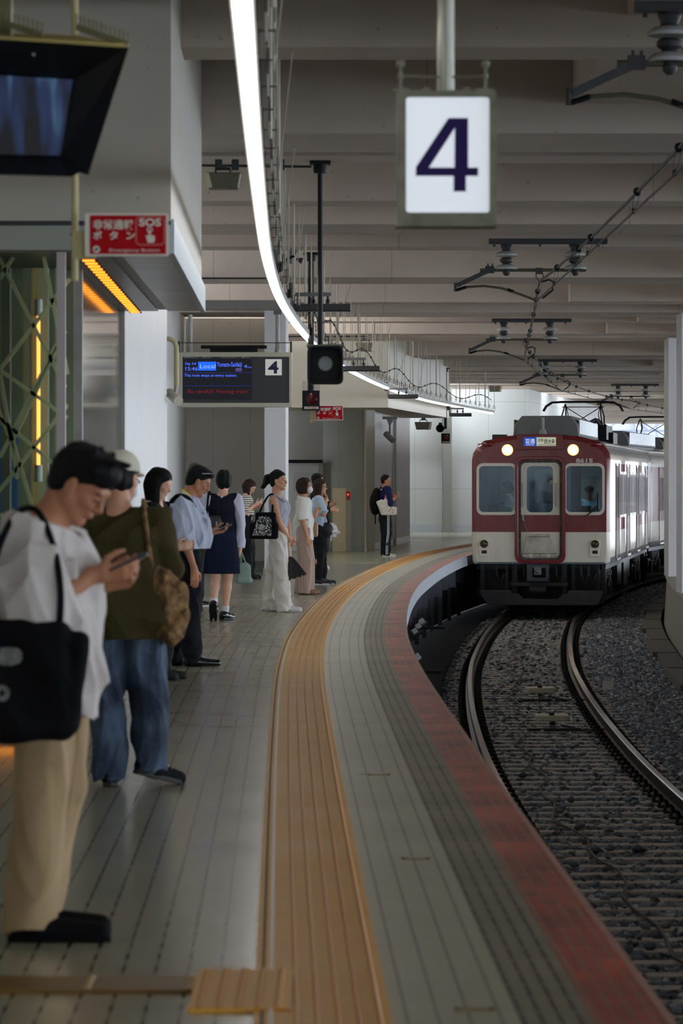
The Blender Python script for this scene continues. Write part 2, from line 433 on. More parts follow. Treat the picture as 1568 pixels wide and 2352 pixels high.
M_pl = mat('worn_brass_plate', S(150, 134, 84), .4, .4)
for x, y, lab in ((1090, 2320, 'nearest'), (955, 1973, 'second nearest'), (870, 1780, 'third nearest')):
    D = 13230 / (y - HY); p = at(x, y, D); e = empty('floor_plate', (p.x, p.y, 0), 0, lab + ' small brass plate set in the tiles beside the yellow strip', 'floor plate', 'brass plates in the tiles')
    mb = MB(); mb.box(-.055, .055, -.035, .035, 0, .003); obj('plate', mb, M_pl, e)
    mb = MB(); mb.cyl((-.05, 0, .003), (-.05, 0, .006), .009, n=8); mb.cyl((.05, 0, .003), (.05, 0, .006), .009, n=8); obj('screws', mb, M_dark, e)

# ---- ceiling
mb = MB()
ZB, ZS = 4.25, 5.6
mb = MB(); mb.box(-9, 45, -42, 196, ZS, ZS + .3); struct('ceiling', mb, C_ceil)
H = 2.75
wide = [h * H for h in (-12.1, -8.2, -4.3, -.4, 3.4, 7.2, 11.03, 14.92, 18.8, 22.7, 26.7, 30.4, 34.6, 38.5, 42.4, 46.3, 50.2, 54.1, 58.0, 62.0, 66.0)]
narrow = [h * H for h in (8.9, 11.89, 13.78, 16.46, 21.56, 24.16, 26.17, 31.4, 33.4, 36.1, 37.4, 40.2, 44.1, 48.2, 52.1, 56, 60, 64)]
def xr(Y): return Xe(Y) + 4.9
for D in wide:
    mb = MB(); mb.box(-8, xr(D) + .2, D, D + .64 * H, ZB, ZS); mb.box(-8, xr(D) + .2, D - .04, D, ZS - .45, ZS)
    struct('ceiling_beam', mb, C_beam)
steps = {21.56: 3.5, 24.16: 5.1, 26.17: 4.95, 33.4: 7.4, 36.1: 8.2}
for h in [d / H for d in narrow]:
    D = h * H; mb = MB(); mb.box(-8, xr(D) + .2, D, D + .3 * H * .9, ZB + .02, ZS)
    for q, x in steps.items():
        if abs(q - h) < .01: mb.box(x, xr(D), D - .5, D, ZB + .01, ZS)
    struct('ceiling_beam', mb, C_beam)
mb = MB(); mb.box(1.82, 2.62, 20.3, 30.2, 4.475, ZS); struct('ceiling_beam', mb, C_beam)
# right edge girder
mb = MB(); mb.sweep([(-4.55, ZB - .02), (-4.55, ZS), (-5.3, ZS), (-5.3, ZB - .02)], -42, 195, 2.0); struct('ceiling_beam', mb, C_beam)

# ---- right side pillars and parapet
for D in wide:
    mb = MB(); a = off(D + .2, -4.06); x0 = a.x; mb.box(x0, x0 + .85, D + .1, D + 1.1, -.32, ZB)
    struct('pillar', mb, C_pillar)
mb = MB(); mb.sweep([(-3.95, -1.4), (-4.02, -.36), (-3.98, -.32), (-4.9, -.32), (-4.9, -1.4)], -42, 195, 1.5); struct('wall_right', mb, concrete('parapet_concrete', S(150, 148, 138), .85, .4, lines=[(1, 2.7, .02)]))

# ---- left side: bulkheads, walls
def wall(name, p0, p1, z0, z1, th, m, th_dir=-1):
    """vertical wall between plan points, thickness th away from the track (left)"""
    p0, p1 = Vector((p0[0], p0[1], 0)), Vector((p1[0], p1[1], 0)); d = (p1 - p0).normalized(); n = Vector((-d.y, d.x, 0)) * th
    q = [p0, p1, p1 + n, p0 + n]; mb = MB()
    mb.prism([(v.x, v.y) for v in q], z0, z1); return struct(name, mb, m)
# first bulkhead
Z1 = 2.84; D1, D2 = 22.4, 30.2; X1, X2 = -.975, -1.08
mb = MB(); mb.prism([(X1 - .02, D1), (X2 - .02, D2), (-7, D2), (-7, D1)], Z1 + .17, ZS); struct('wall_left', mb, C_soffit)
mb = MB(); mb.prism([(X1 - .03, D1 + .02), (X2 - .03, D2), (-7, D2), (-7, D1 + .02)], Z1 + .012, Z1 + .17); struct('trim_1', mb, concrete('fascia_band', S(150, 156, 146), .4, .15, bump=.03))
mb = MB(); mb.prism([(X1, D1 - .01), (X2 + .01, D2 + .01), (X2 - .03, D2 + .01), (X1 - .04, D1 - .01)], Z1 - .01, Z1 + .19); struct('trim_2', mb, mat('pale_steel_fascia', S(186, 194, 198), .35, .3))
mb = MB(); mb.prism([(X1 - .035, D1 + .05), (X2 - .035, D2), (-1.36, D2), (-1.30, D1 + .05)], Z1, Z1 + .011); struct('trim_3', mb, mat('brushed_steel_soffit', S(170, 164, 154), .28, .5, noise=(3, .7, S(70, 66, 62)), stretch=(.5, 3, 1)))
mb = MB(); mb.prism([(-1.375, D1 + .05), (-1.44, D2), (-7, D2), (-7, D1 + .05)], Z1, Z1 + .011); struct('trim_4', mb, mat('dark_soffit_panel', S(120, 114, 104), .3, .3, noise=(4, .5)))
mb = MB(); mb.box(-7, X1 - .02, D1 - .012, D1 + .02, Z1 + .155, Z1 + .18); struct('trim_5', mb, M_dark)
# second bulkhead
Z2 = 3.04; E1, E2 = 80.0, 93.1
mb = MB(); mb.prism([(.97, E1), (2.6, E2), (-6, E2), (-6, E1)], Z2, ZB + .5)
struct('wall_left', mb, concrete('bulkhead_paint', S(196, 192, 180), .5, .15, bump=.03))
# walls and columns (plan)
wall('wall_left', (-1.726, 30.2), (-1.60, 35.2), 0, 4.25, .35, C_wside)
wall('wall_left', (-2.62, 35.2), (-2.62, 64.8), 0, 4.25, .3, C_wside)
wall('wall_left', (-2.62, 64.8), (-1.28, 64.8), 0, 4.25, .3, C_panel)
wall('trim_6', (-2.62, 64.75), (-1.28, 64.75), 0, .16, .1, M_gal)
mb = MB(); mb.box(-1.24, -.90, 61.8, 65.2, 0, 4.25); struct('pillar', mb, C_pillar)
mb = MB(); mb.box(-1.26, -.88, 61.77, 65.2, 0, .1); struct('trim_7', mb, M_gal)
wall('wall_left', (-1.3, 64.9), (-1.3, 83), 0, 4.25, .3, C_panel)
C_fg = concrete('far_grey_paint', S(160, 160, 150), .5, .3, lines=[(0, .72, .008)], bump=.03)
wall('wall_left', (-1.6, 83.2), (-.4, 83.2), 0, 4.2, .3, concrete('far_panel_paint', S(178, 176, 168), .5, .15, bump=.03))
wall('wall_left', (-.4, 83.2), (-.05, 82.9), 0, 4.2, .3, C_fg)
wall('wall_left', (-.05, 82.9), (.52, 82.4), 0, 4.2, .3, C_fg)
wall('trim_8', (-.05, 82.86), (.50, 82.36), 0, .14, .1, M_gal)
a0, a1 = Vector((.53, 82.3)), Vector((1.72, 96.6))
wall('wall_left', a0, a0.lerp(a1, .58), 0, 4.2, .04, C_plank); wall('wall_left', a0.lerp(a1, .60), a1, 0, 4.2, .04, C_plank)
wall('trim_9', (a0.x + .01, a0.y - .01), (a1.x + .01, a1.y - .01), 0, .15, .03, mat('foil_skirting', S(196, 184, 184), .25, .6, noise=(18, .6), bump=(30, .6)))
pm = a0.lerp(a1, .59); mb = MB(); mb.box(pm.x - .05, pm.x + .06, pm.y - .12, pm.y + .12, 0, Z2); struct('trim_10', mb, mat('pale_post', S(160, 164, 164), .4))
wall('wall_left', (1.0, 97.0), (1.0, 114), 0, 4.25, .3, C_white)
wall('wall_left', (.9, 114), (5.6, 114.6), 0, 4.25, .3, C_white)
wall('trim_11', (.9, 113.95), (5.6, 114.55), 0, .22, .1, mat('white_skirting', S(214, 216, 220), .4))
wall('wall_left', (5.6, 114.6), (9.6, 142), 0, 4.25, .3, C_white)
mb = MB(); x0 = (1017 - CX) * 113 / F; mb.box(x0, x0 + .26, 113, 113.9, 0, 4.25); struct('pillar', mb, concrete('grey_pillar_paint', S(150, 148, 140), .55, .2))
mb = MB(); mb.box(x0 - .02, x0 + .3, 112.95, 113.9, 0, .1); struct('trim_12', mb, M_gal)
# back wall of the hall far left, so no sky shows
wall('wall_left', (-7.0, -42), (-7.0, 36), 0, ZS, .3, C_panel)
wall('light_block_wall', (8.5, -42), (-7.3, -42), -1.5, ZS, .3, C_raw)  # unseen wall added behind the camera to block light from there
wall('wall_left', (-7.3, 35.5), (-1.9, 35.5), 0, ZS, .3, C_panel)
# door in far wall
mb = MB(); mb.box(-1.14, -.47, 83.1, 83.2, .0, 1.9); struct('door_1', mb, mat('white_door', S(214, 216, 216), .4))
d1 = bpy.data.objects['door_1']
mb = MB(); mb.box(-1.04, -.6, 83.085, 83.1, 1.3, 1.7); mb.box(-.53, -.50, 83.07, 83.1, .85, 1.1); obj('door_panel', mb, mat('door_panel_grey', S(200, 202, 202), .45), d1)
mb = MB(); mb.box(-1.18, -.40, 82.98, 83.12, 1.9, 1.97); struct('trim_13', mb, M_black)
mb = MB(); mb.box(-.47, -.445, 83.05, 83.2, 0, 1.92); struct('trim_14', mb, M_gal)

# ---- glass lift enclosure on the near left
M_mir = mat('bronze_mirror_glass', S(92, 84, 72), .07, .85)
wall('window_1', (-1.64, 24.2), (-1.726, 30.15), .12, Z1, .05, M_mir)
mb = MB(); mb.box(-1.70, -1.63, 24.15, 24.22, 0, Z1); mb.box(-1.78, -1.70, 30.1, 30.2, 0, Z1); struct('trim_15', mb, M_gal)
mb = MB(); mb.box(-1.662, -1.612, 22.42, 22.47, 0, Z1); struct('trim_16', mb, mat('pale_pink_post', S(178, 172, 170), .35, .2))
m, t, b = newmat('tinted_lift_glass'); b.inputs['Base Color'].default_value = (.75, .85, .78, 1); b.inputs['Transmission Weight'].default_value = 1; b.inputs['Roughness'].default_value = .02; b.inputs['IOR'].default_value = 1.12
mb = MB(); mb.box(-4.4, -1.662, 22.43, 22.44, .12, Z1); struct('window_2', mb, m)
lift = empty('lift_lattice', (-2.6, 22.8, 0), 0, 'yellow green lattice of crossing steel bars behind the glass', 'lattice')
M_lat = mat('lattice_paint', S(206, 208, 160), .45)
def lx(px, py, D=22.9): p = at(px, py, D); return (p.x + 2.6, p.y - 22.8, p.z)
segs = [(0, 640, 30, 590), (-60, 480, 150, 890), (-40, 900, 160, 640), (0, 850, 155, 960), (0, 960, 150, 1090), (30, 1010, 150, 760), (0, 1050, 130, 790),
        (0, 860, 40, 1100), (-20, 1150, 155, 930), (20, 980, 90, 1220), (0, 1180, 60, 1260), (0, 1400, 120, 1190), (100, 590, 155, 860), (-60, 1420, 60, 1250), (0, 1250, 150, 1560), (0, 1600, 150, 1330), (-100, 700, 20, 1000)]
for a in segs:
    mb = MB(); mb.beam(lx(*a[:2]), lx(*a[2:]), .022, .022); obj('lattice_bar', mb, M_lat, lift)
for x, c, w in ((15, S(90, 98, 84), .05), (62, S(130, 134, 104), .04), (82, S(190, 164, 104), .035), (100, S(176, 172, 140), .06), (133, S(150, 160, 140), .03)):
    p = at(x, 1106, 23.4); mb = MB(); mb.box(p.x + 2.6 - w / 2, p.x + 2.6 + w / 2, .55, .65, 0, 2.8); obj('upright', mb, mat('upright_%d' % x, c, .4), lift)
mb = MB(); mb.box(-4.5, -1.68, 24.1, 24.15, 0, 2.84); struct('wall_left', mb, mat('lift_back_panel', S(122, 132, 108), .35, noise=(2, .4)))
mb = MB(); mb.box(-2.25, -2.03, 24.06, 24.1, 0, 1.85); o = mb.build('blue_panel', mat('blue_lit_panel', S(60, 100, 140), .4)); tag(o, 'blue door panel behind the lattice glass', 'panel')
# emissive tube standing in for a warm glow in the lift glass
e = empty('warm_glow_tube', (-1.83, 23.2, 0.2), 0, 'glowing orange tube standing in for a warm glow inside the lift glass', 'lamp')
mb = MB(); mb.cyl((0, 0, 1.4), (0, 0, 2.3), .011, n=10); obj('tube', mb, mat('amber_glow', S(255, 170, 60), .4, emit=(S(255, 176, 84), 3.0)), e)
mb = MB(); mb.cyl((0, 0, 1.3), (0, 0, 1.4), .025, n=10); mb.cyl((0, 0, 2.3), (0, 0, 2.4), .025, n=10); obj('end_cap', mb, M_gal, e)
# floor-level orange light box at the glass base
e = empty('floor_light_box', (-2.2, 22.1, 0), 0, 'low box with glowing amber strip at the glass base', 'lamp')
mb = MB(); mb.box(-1.5, .36, -.12, .2, 0, .10); obj('housing', mb, mat('bronze_metal', S(96, 76, 50), .35, .6), e)
mb = MB(); mb.box(-1.5, .34, -.14, -.12, .04, .085); obj('glowing_strip', mb, mat('amber_strip', S(255, 160, 40), .4, emit=(S(255, 150, 30), 2.2)), e)
# row of amber louvre lamps under the bulkhead
e = empty('louvre_lamp_row', (-1.52, 22.8, Z1), 0, 'row of small amber louvre lamps under the bulkhead soffit', 'lamp')
M_amb = mat('amber_louvre', S(255, 180, 70), .4, emit=(S(255, 150, 40), 3.0))
mb = MB(); mb.box(-.035, .035, 0, .09, -.012, -.004); l0 = obj('amber_lamp', mb, M_amb, e)
mb = MB(); mb.box(-.05, .05, .12, .14, -.012, 0); l1 = obj('louvre_fin', mb, M_dark, e)
for k in range(1, 24):
    for s_ in (l0, l1):
        c = s_.copy(); COL.objects.link(c); c.location = (-.0045 * k, .32 * k, 0)
# exterior ground and far background
mb = MB(); mb.box(-60, 160, -60, 420, -1.6, -1.42); struct('ground', mb, concrete('outside_ground', S(205, 206, 208), .9, .15))
mb = MB(); mb.box(8, 60, 262, 264, -1.4, 14)
for k in range(9): mb.box(8 + 6 * k, 8.5 + 6 * k, 261.6, 262, -1.4, 14)
for k in range(4): mb.box(8, 60, 261.5, 262, 1 + 3 * k, 1.4 + 3 * k)
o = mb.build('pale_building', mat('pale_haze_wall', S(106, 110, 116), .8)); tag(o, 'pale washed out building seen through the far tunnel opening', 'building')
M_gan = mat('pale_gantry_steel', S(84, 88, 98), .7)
for k, (D, z) in enumerate(((205, 4.2), (222, 4.9), (240, 5.4))):
    e = empty('gantry', (17, D, -1.4), 0, ['nearest', 'middle', 'farthest'][k] + ' pale lattice gantry beyond the far opening', 'gantry', 'overhead line gantries')
    mb = MB()
    for zz in (z + 1.4, z + 2.2): mb.beam((-9, 0, zz), (9, 0, zz), .12, .12)
    n = 15
    for q in range(n): 
        x0, x1 = -9 + 18 * q / n, -9 + 18 * (q + 1) / n; za, zb = (z + 1.4, z + 2.2) if q % 2 else (z + 2.2, z + 1.4); mb.beam((x0, 0, za), (x1, 0, zb), .08, .08)
    obj('lattice_girder', mb, M_gan, e)
    mb = MB()
    for x in (-3, 1.2, 5): mb.beam((x, 0, 0), (x, 0, z + 1.4), .16, .16)
    obj('post', mb, M_gan, e)

# ---- unseen fill lamps added between the beams to brighten the walls
M_cl = mat('fill_lamp_glow', (1, 1, 1, 1), .5, emit=((1, .98, .95, 1), 45.0))
M_clb = mat('cool_fill_lamp_glow', (1, 1, 1, 1), .5, emit=((.80, .90, 1, 1), 150.0))
for k, (x, y, w) in enumerate(((-2.0, 55.5, 'above and behind the departure board'), (-.6, 65.3, 'in front of the far bulkhead'), (-.2, 70.4, 'just before the far bulkhead'), (-.2, 77.0, 'over the far bulkhead edge'), (2.6, 108.7, 'before the white wall'), (3.4, 112.6, 'touching the white wall'), (6.4, 119.2, 'beyond the white wall'), (7.4, 125.0, 'farthest, beyond the white wall'))):
    e = empty('added_fill_lamp', (x, y, 5.42), 0, 'added unseen fill lamp ' + w, 'lamp', 'added fill lamps between the beams')
    mb = MB(); mb.box(-.7, .7, -.18, .18, 0, .18); obj('lamp_case', mb, M_white, e)
    mb = MB(); mb.box(-.65, .65, -.14, .14, -.03, 0); obj('diffuser', mb, M_cl if x < 2 else M_clb, e)
# ============================================================ track
ZR = -1.15                      # rail top
ZBAL = -1.33
OL, ORR = -.76, -2.235          # rail centre offsets
M_rail = mat('worn_rail_steel', S(58, 50, 46), .45, .5, noise=(3, .5)); M_rtop = mat('polished_rail_head', S(150, 144, 142), .2, 1.0)
def rail(o, lab, Y0=8, Y1=185):
    mb = MB()
    pr = [(-.07, -.15), (-.07, -.14), (-.012, -.12), (-.01, -.045), (-.034, -.034), (-.034, -.006), (-.026, 0), (.026, 0), (.034, -.006), (.034, -.034), (.01, -.045), (.012, -.12), (.07, -.14), (.07, -.15)]
    mb.sweep([(o + a, ZR + b) for a, b in pr], Y0, Y1, 1.0)
    n = len(pr); segs_ = len(ys(Y0, Y1, 1.0)) - 1
    for i in range(segs_):
        mb.mi[i * n + 6] = 1; mb.mi[i * n + 5] = 1; mb.mi[i * n + 7] = 1
    ob = mb.build('rail', [M_rail, M_rtop]); tag(ob, lab, 'rail'); return ob
r1 = rail(OL, 'curved steel rail nearest the platform'); r2 = rail(ORR, 'curved steel rail farther from the platform')
# sleepers with coil clips
M_slp = concrete('sleeper_concrete', S(190, 180, 170), .85, .35)
M_clip = mat('spring_clip_steel', S(30, 28, 28), .45, .6)
g = 'concrete sleepers along the curved track'
proto = empty('sleeper', (0, 0, 0), 0, 'grey concrete sleeper crossing under both rails', 'sleeper', g)
mb = MB(); mb.prism([(-.12, 0), (.12, 0), (.09, .15), (-.09, .15)], -1.05, 1.05, lambda v: Vector((v.z, v.x, v.y - .15))); obj('sleeper_bar', mb, M_slp, proto)
def clip(x):
    mb = MB(); pts = [(x + .035 * math.sin(t * PI / 4), -.075 + .15 * t / 12, .03 + .035 * math.cos(t * PI / 4)) for t in range(13)]
    mb.tube(pts, .014, 6); mb.box(x - .05, x + .05, -.075, .075, -.005, .018); return obj('rail_clip', mb, M_clip, proto, smooth=True)
G2 = (ORR - OL) / 2
for x in (-abs(G2) - .105, -abs(G2) + .105, abs(G2) - .105, abs(G2) + .105): clip(x)
proto_parts = [o for o in COL.objects if o.parent == proto]
Y = 19.0; first = True; ns = 0
while Y < 118:
    c = off(Y, (OL + ORR) / 2, ZR - .15); rz = -math.atan(slope(Y))
    if first: proto.location = c; proto.rotation_euler = (0, 0, rz); first = False
    else:
        r = proto.copy(); COL.objects.link(r); r.location = c; r.rotation_euler = (0, 0, rz)
        for q in proto_parts:
            k = q.copy(); COL.objects.link(k); k.parent = r
    ns += 1; Y += .56
# ballast bed + stones
M_bed = mat('ballast_bed', S(62, 64, 68), .95, noise=(20, .7), bump=(25, 1.0))
mb = MB(); mb.sweep([(-.4, ZBAL - .03), (-.55, ZBAL), (-2.5, ZBAL - .0), (-3.95, ZBAL + .02), (-3.95, ZBAL - .2), (-.4, ZBAL - .2)], 8, 185, 1.0); struct('ground', mb, M_bed)
mb = MB(); mb.sweep([(.6, ZBAL - .06), (-.42, ZBAL - .03), (-.42, ZBAL - .2), (.6, ZBAL - .2)], 8, 185, 1.0); struct('ground', mb, M_bed)
rng = np.random.default_rng(3)
def stones(N):
    # base shapes: jittered octahedra-ish 8-vertex chips
    u = rng.random(N); Yp = 17 + (112 - 17) * u ** 1.15; op = -.42 - rng.random(N) * 3.25
    # thin the stones out over sleeper tops a little
    ctr = np.interp(Yp, _yy, _xs); sl = np.interp(Yp, _yy, _sl); L = np.hypot(1, sl)
    X = ctr - op / L; Yw = Yp + op * sl / L
    ph = ((Yp - 19.0) / .56) % 1.0; on = (np.minimum(ph, 1 - ph) < .2) & (np.abs(op + 1.5) < 1.05)
    keep = ~on | (rng.random(N) < .05)
    near_rail = (np.abs(op - OL) < .16) | (np.abs(op - ORR) < .16); keep &= ~near_rail
    X, Yw, on, op = X[keep], Yw[keep], on[keep], op[keep]; N = len(X)
    s = .018 + .028 * rng.random(N); z = ZBAL + .0 + .03 * rng.random(N) + np.where(on, .03, 0) - np.where(np.abs(op + 1.5) < .55, .0, 0)
    z = np.where((np.abs(op + 1.5) < 1.05) & ~on, z - .012, np.where(np.abs(op + 1.5) < 1.05, z + .0, z + .03))
    base = np.array([(1, 0, 0), (-1, 0, 0), (0, 1, 0), (0, -1, 0), (0, 0, 1), (0, 0, -1)], float)
    fc = np.array([(0, 2, 4), (2, 1, 4), (1, 3, 4), (3, 0, 4), (2, 0, 5), (1, 2, 5), (3, 1, 5), (0, 3, 5)])
    V = base[None] * (1 + .7 * (rng.random((N, 6, 1)) - .5)) + .45 * (rng.random((N, 6, 3)) - .5)
    V *= np.stack([s * (1 + .5 * rng.random(N)), s * (1 + .3 * rng.random(N)), s * .75], 1)[:, None, :]
    a = rng.random(N) * 2 * PI; b = (rng.random(N) - .5) * 1.4
    ca, sa, cb_, sb = np.cos(a)[:, None], np.sin(a)[:, None], np.cos(b)[:, None], np.sin(b)[:, None]
    x, y, zz = V[..., 0], V[..., 1], V[..., 2]
    y, zz = y * cb_ - zz * sb, y * sb + zz * cb_; x, y = x * ca - y * sa, x * sa + y * ca
    V = np.stack([x + X[:, None], y + Yw[:, None], zz + z[:, None]], 2).reshape(-1, 3)
    Fc = (fc[None] + (np.arange(N) * 6)[:, None, None]).reshape(-1, 3)
    me = bpy.data.meshes.new('ballast_stones'); me.vertices.add(len(V)); me.vertices.foreach_set('co', V.ravel().astype(np.float32))
    me.loops.add(len(Fc) * 3); me.loops.foreach_set('vertex_index', Fc.ravel().astype(np.int32))
    me.polygons.add(len(Fc)); me.polygons.foreach_set('loop_start', np.arange(0, len(Fc) * 3, 3, dtype=np.int32)); me.update(calc_edges=True)
    o = bpy.data.objects.new('ballast_stones', me); COL.objects.link(o)
    m, t, bb = newmat('grey_ballast')
    gi = t.n('ShaderNodeNewGeometry'); rp = t.n('ShaderNodeValToRGB'); t.l(gi.outputs['Random Per Island'], rp.inputs[0])
    e = rp.color_ramp.elements; e[0].color = S(66, 70, 78); e[1].color = S(190, 196, 204); e.new(.5).color = S(108, 114, 124); e.new(.85).color = S(140, 142, 146)
    t.l(rp.outputs[0], bb.inputs['Base Color']); bb.inputs['Roughness'].default_value = .6
    me.materials.append(m); tag(o, 'grey crushed stone ballast filling the track bed between the sleepers', 'ballast', kind='stuff')
stones(150000)
# cable troughs along the right wall
M_tr = concrete('trough_lid_concrete', S(104, 102, 94), .9, .4)
Y = 26.0; k = 0; n_t = 0
while Y < 100:
    d = .0 if k % 2 else .07
    mb = MB(); mb.sweep([(-3.52 - d, ZBAL - .1), (-3.52 - d, ZBAL + .16), (-3.9, ZBAL + .16), (-3.9, ZBAL - .1)], Y, Y + 4.6, 1.2)
    o = mb.build('cable_trough', M_tr); tag(o, 'grey concrete cable trough segment beside the right parapet', 'cable trough', 'cable trough segments'); Y += 4.9; k += 1
# two pale transponders with fixing bars, small white box, wire between rails
M_ivory = mat('ivory_resin', S(214, 206, 186), .5, noise=(6, .2))
for k, (x, y) in enumerate(((1240, 1571), (1267, 1633))):
    D = F * 2.6 / (y - HY); p = at(x, y, D); e = empty('transponder', (p.x, p.y, ZR - .06), 0, ['far', 'near'][k] + ' oblong ivory transponder fixed between the rails', 'transponder', 'track transponders')
    mb = MB(); mb.prism(rrect(-.19, .19, -.18, .18, .06), 0, .07); obj('housing', mb, M_ivory, e, bevel=.012)
    mb = MB(); mb.cyl((-.01, -.15, .07), (-.01, -.15, .1), .03, n=8); obj('bolt', mb, M_dark, e)
    mb = MB(); mb.beam((-.3, -.5, -.07), (.7, -.5, -.07), .05, .03); mb.beam((.1, -.2, -.04), (.35, -.62, -.07), .03, .02); mb.beam((.35, -.62, -.07), (.7, -.62, -.07), .03, .02); mb.beam((0, 0, -.03), (0, -.5, -.07), .06, .03)
    obj('bracket', mb, M_dark, e)
p = at(1396, 1587, 8820 * 2.78 / 481); e = empty('track_marker', (p.x, p.y, ZBAL + .02), 0, 'small white marker plate with grey foot by the far rail', 'marker')
mb = MB(); mb.box(-.07, .07, 0, .03, .03, .16); obj('plate', mb, M_white, e)
mb = MB(); mb.box(-.16, .08, -.08, .02, 0, .05); obj('foot', mb, M_gal, e)
p = at(1438, 1364, 8820 * 2.75 / 258); e = empty('track_marker', (p.x, p.y, ZBAL + .03), 0, 'low beige stone block on the ballast near the train', 'marker')
mb = MB(); mb.box(-.1, .1, 0, .12, -.02, .08); obj('block', mb, mat('beige_block', S(150, 142, 130), .8), e, bevel=.01)
p = at(1511, 1388, 8820 * 2.75 / 282); e = empty('plastic_bottle', (p.x, p.y, ZBAL + .06), 0, 'green plastic bottle lying on the ballast by the right wall', 'bottle')
mb = MB(); mb.tube([(-.1, 0, .0), (-.09, 0, 0), (.05, 0, .01), (.08, 0, .01), (.11, 0, .012)], [.012, .03, .03, .014, .012], 10); obj('bottle_body', mb, mat('green_plastic', S(120, 210, 150), .3), e, smooth=True)
mb = MB(); pts = []
for q in range(60):
    Y = 21.5 + q * .82; w = .10 * math.sin(q * 1.7) * .6 + .05 * math.sin(q * .61)
    pts.append(off(Y, -1.28 + w + .1 * math.sin(q * .12), ZR - .125 + .018 * abs(math.sin(q * 2.1))))
mb.tube(pts, .011, 5); o = mb.build('bond_wire', mat('dull_wire', S(84, 80, 78), .6)); tag(o, 'thin wavy bond wire lying along the middle of the track', 'cable')
# ============================================================ train
MAR, CRM = S(112, 18, 30), S(226, 221, 208)
def zpaint(name, zones, rough=.22, base=CRM, dirt=.3):
    """zones: [(z0,z1,colour)] painted bands by height above the rail"""
    m, t, b = newmat(name); tcn = t.n('ShaderNodeTexCoord'); s3 = t.n('ShaderNodeSeparateXYZ'); t.l(tcn.outputs['Object'], s3.inputs[0]); c = base
    for z0, z1, col in zones:
        f = t.m('MULTIPLY', t.m('GREATER_THAN', s3.outputs[2], z0), t.m('LESS_THAN', s3.outputs[2], z1)); c = t.mix(f, c, col)
    nz = t.n('ShaderNodeTexNoise'); nz.inputs['Scale'].default_value = 3; nz.inputs['Detail'].default_value = 6; mp = t.n('ShaderNodeMapping'); mp.inputs['Scale'].default_value = (1, 1, .35)
    t.l(tcn.outputs['Object'], mp.inputs[0]); t.l(mp.outputs[0], nz.inputs['Vector'])
    c = t.mix(t.m('MULTIPLY', t.m('SUBTRACT', nz.outputs[0], .45, clamp=True), 2 * dirt, clamp=True), c, S(120, 104, 88))
    t.l(c, b.inputs['Base Color']); b.inputs['Roughness'].default_value = rough; b.inputs['Coat Weight'].default_value = .6; b.inputs['Coat Roughness'].default_value = .12
    return m
P_front = zpaint('front_livery', [(1.633, 9, MAR)]); P_side = zpaint('side_livery', [(1.633, 3.02, MAR), (3.2, 9, S(150, 150, 150)), (.0, 1.12, S(120, 122, 126))], rough=.18)
P_door = zpaint('door_livery', [(1.633, 1.976, MAR)], rough=.3)
P_mar = mat('maroon_paint', MAR, .22, coat=.6); P_crm = mat('cream_frame_paint', CRM, .3)
M_ac = mat('roof_unit_grey', S(108, 110, 110), .6, noise=(5, .3)); M_grime = mat('grimy_gasket', S(92, 76, 72), .6, noise=(14, .9, S(40, 26, 28)))
M_under = mat('underframe_black', S(26, 27, 32), .6, noise=(6, .5)); M_plow = mat('skirt_grey', S(74, 76, 84), .55, noise=(3, .6), bump=(40, .2))
m, t, b = newmat('train_window_glass'); out = m.node_tree.nodes['Material Output']
tr = t.n('ShaderNodeBsdfTransparent'); tr.inputs[0].default_value = (.62, .72, .76, 1); gl = t.n('ShaderNodeBsdfGlossy'); gl.inputs[0].default_value = (.85, .93, 1, 1); gl.inputs[1].default_value = .03
ms = t.n('ShaderNodeMixShader'); lw_ = t.n('ShaderNodeLayerWeight'); lw_.inputs[0].default_value = .25
t.l(t.m('ADD', .07, t.m('MULTIPLY', lw_.outputs[1], .6)), ms.inputs[0]); t.l(tr.outputs[0], ms.inputs[1]); t.l(gl.outputs[0], ms.inputs[2]); t.l(ms.outputs[0], out.inputs[0])
M_win = m
M_sidewin = mat('side_window_glass', S(48, 24, 30), .08, spec=.8)
XZ = lambda y: (lambda v: Vector((v.x, y + v.z, v.y)))
half = [(1.35, .975), (1.385, 1.05), (1.40, 1.3), (1.40, 3.08), (1.375, 3.22), (1.28, 3.37), (1.08, 3.48), (.75, 3.56), (.4, 3.595), (0, 3.605)]
def outline(s=0.0):
    pts = [(x - s, max(z, .975) - (s if z > 3.1 else 0) + (s * .6 if z < 1.0 else 0)) for x, z in half]
    return pts + [(-x, z) for x, z in reversed(pts[:-1])]
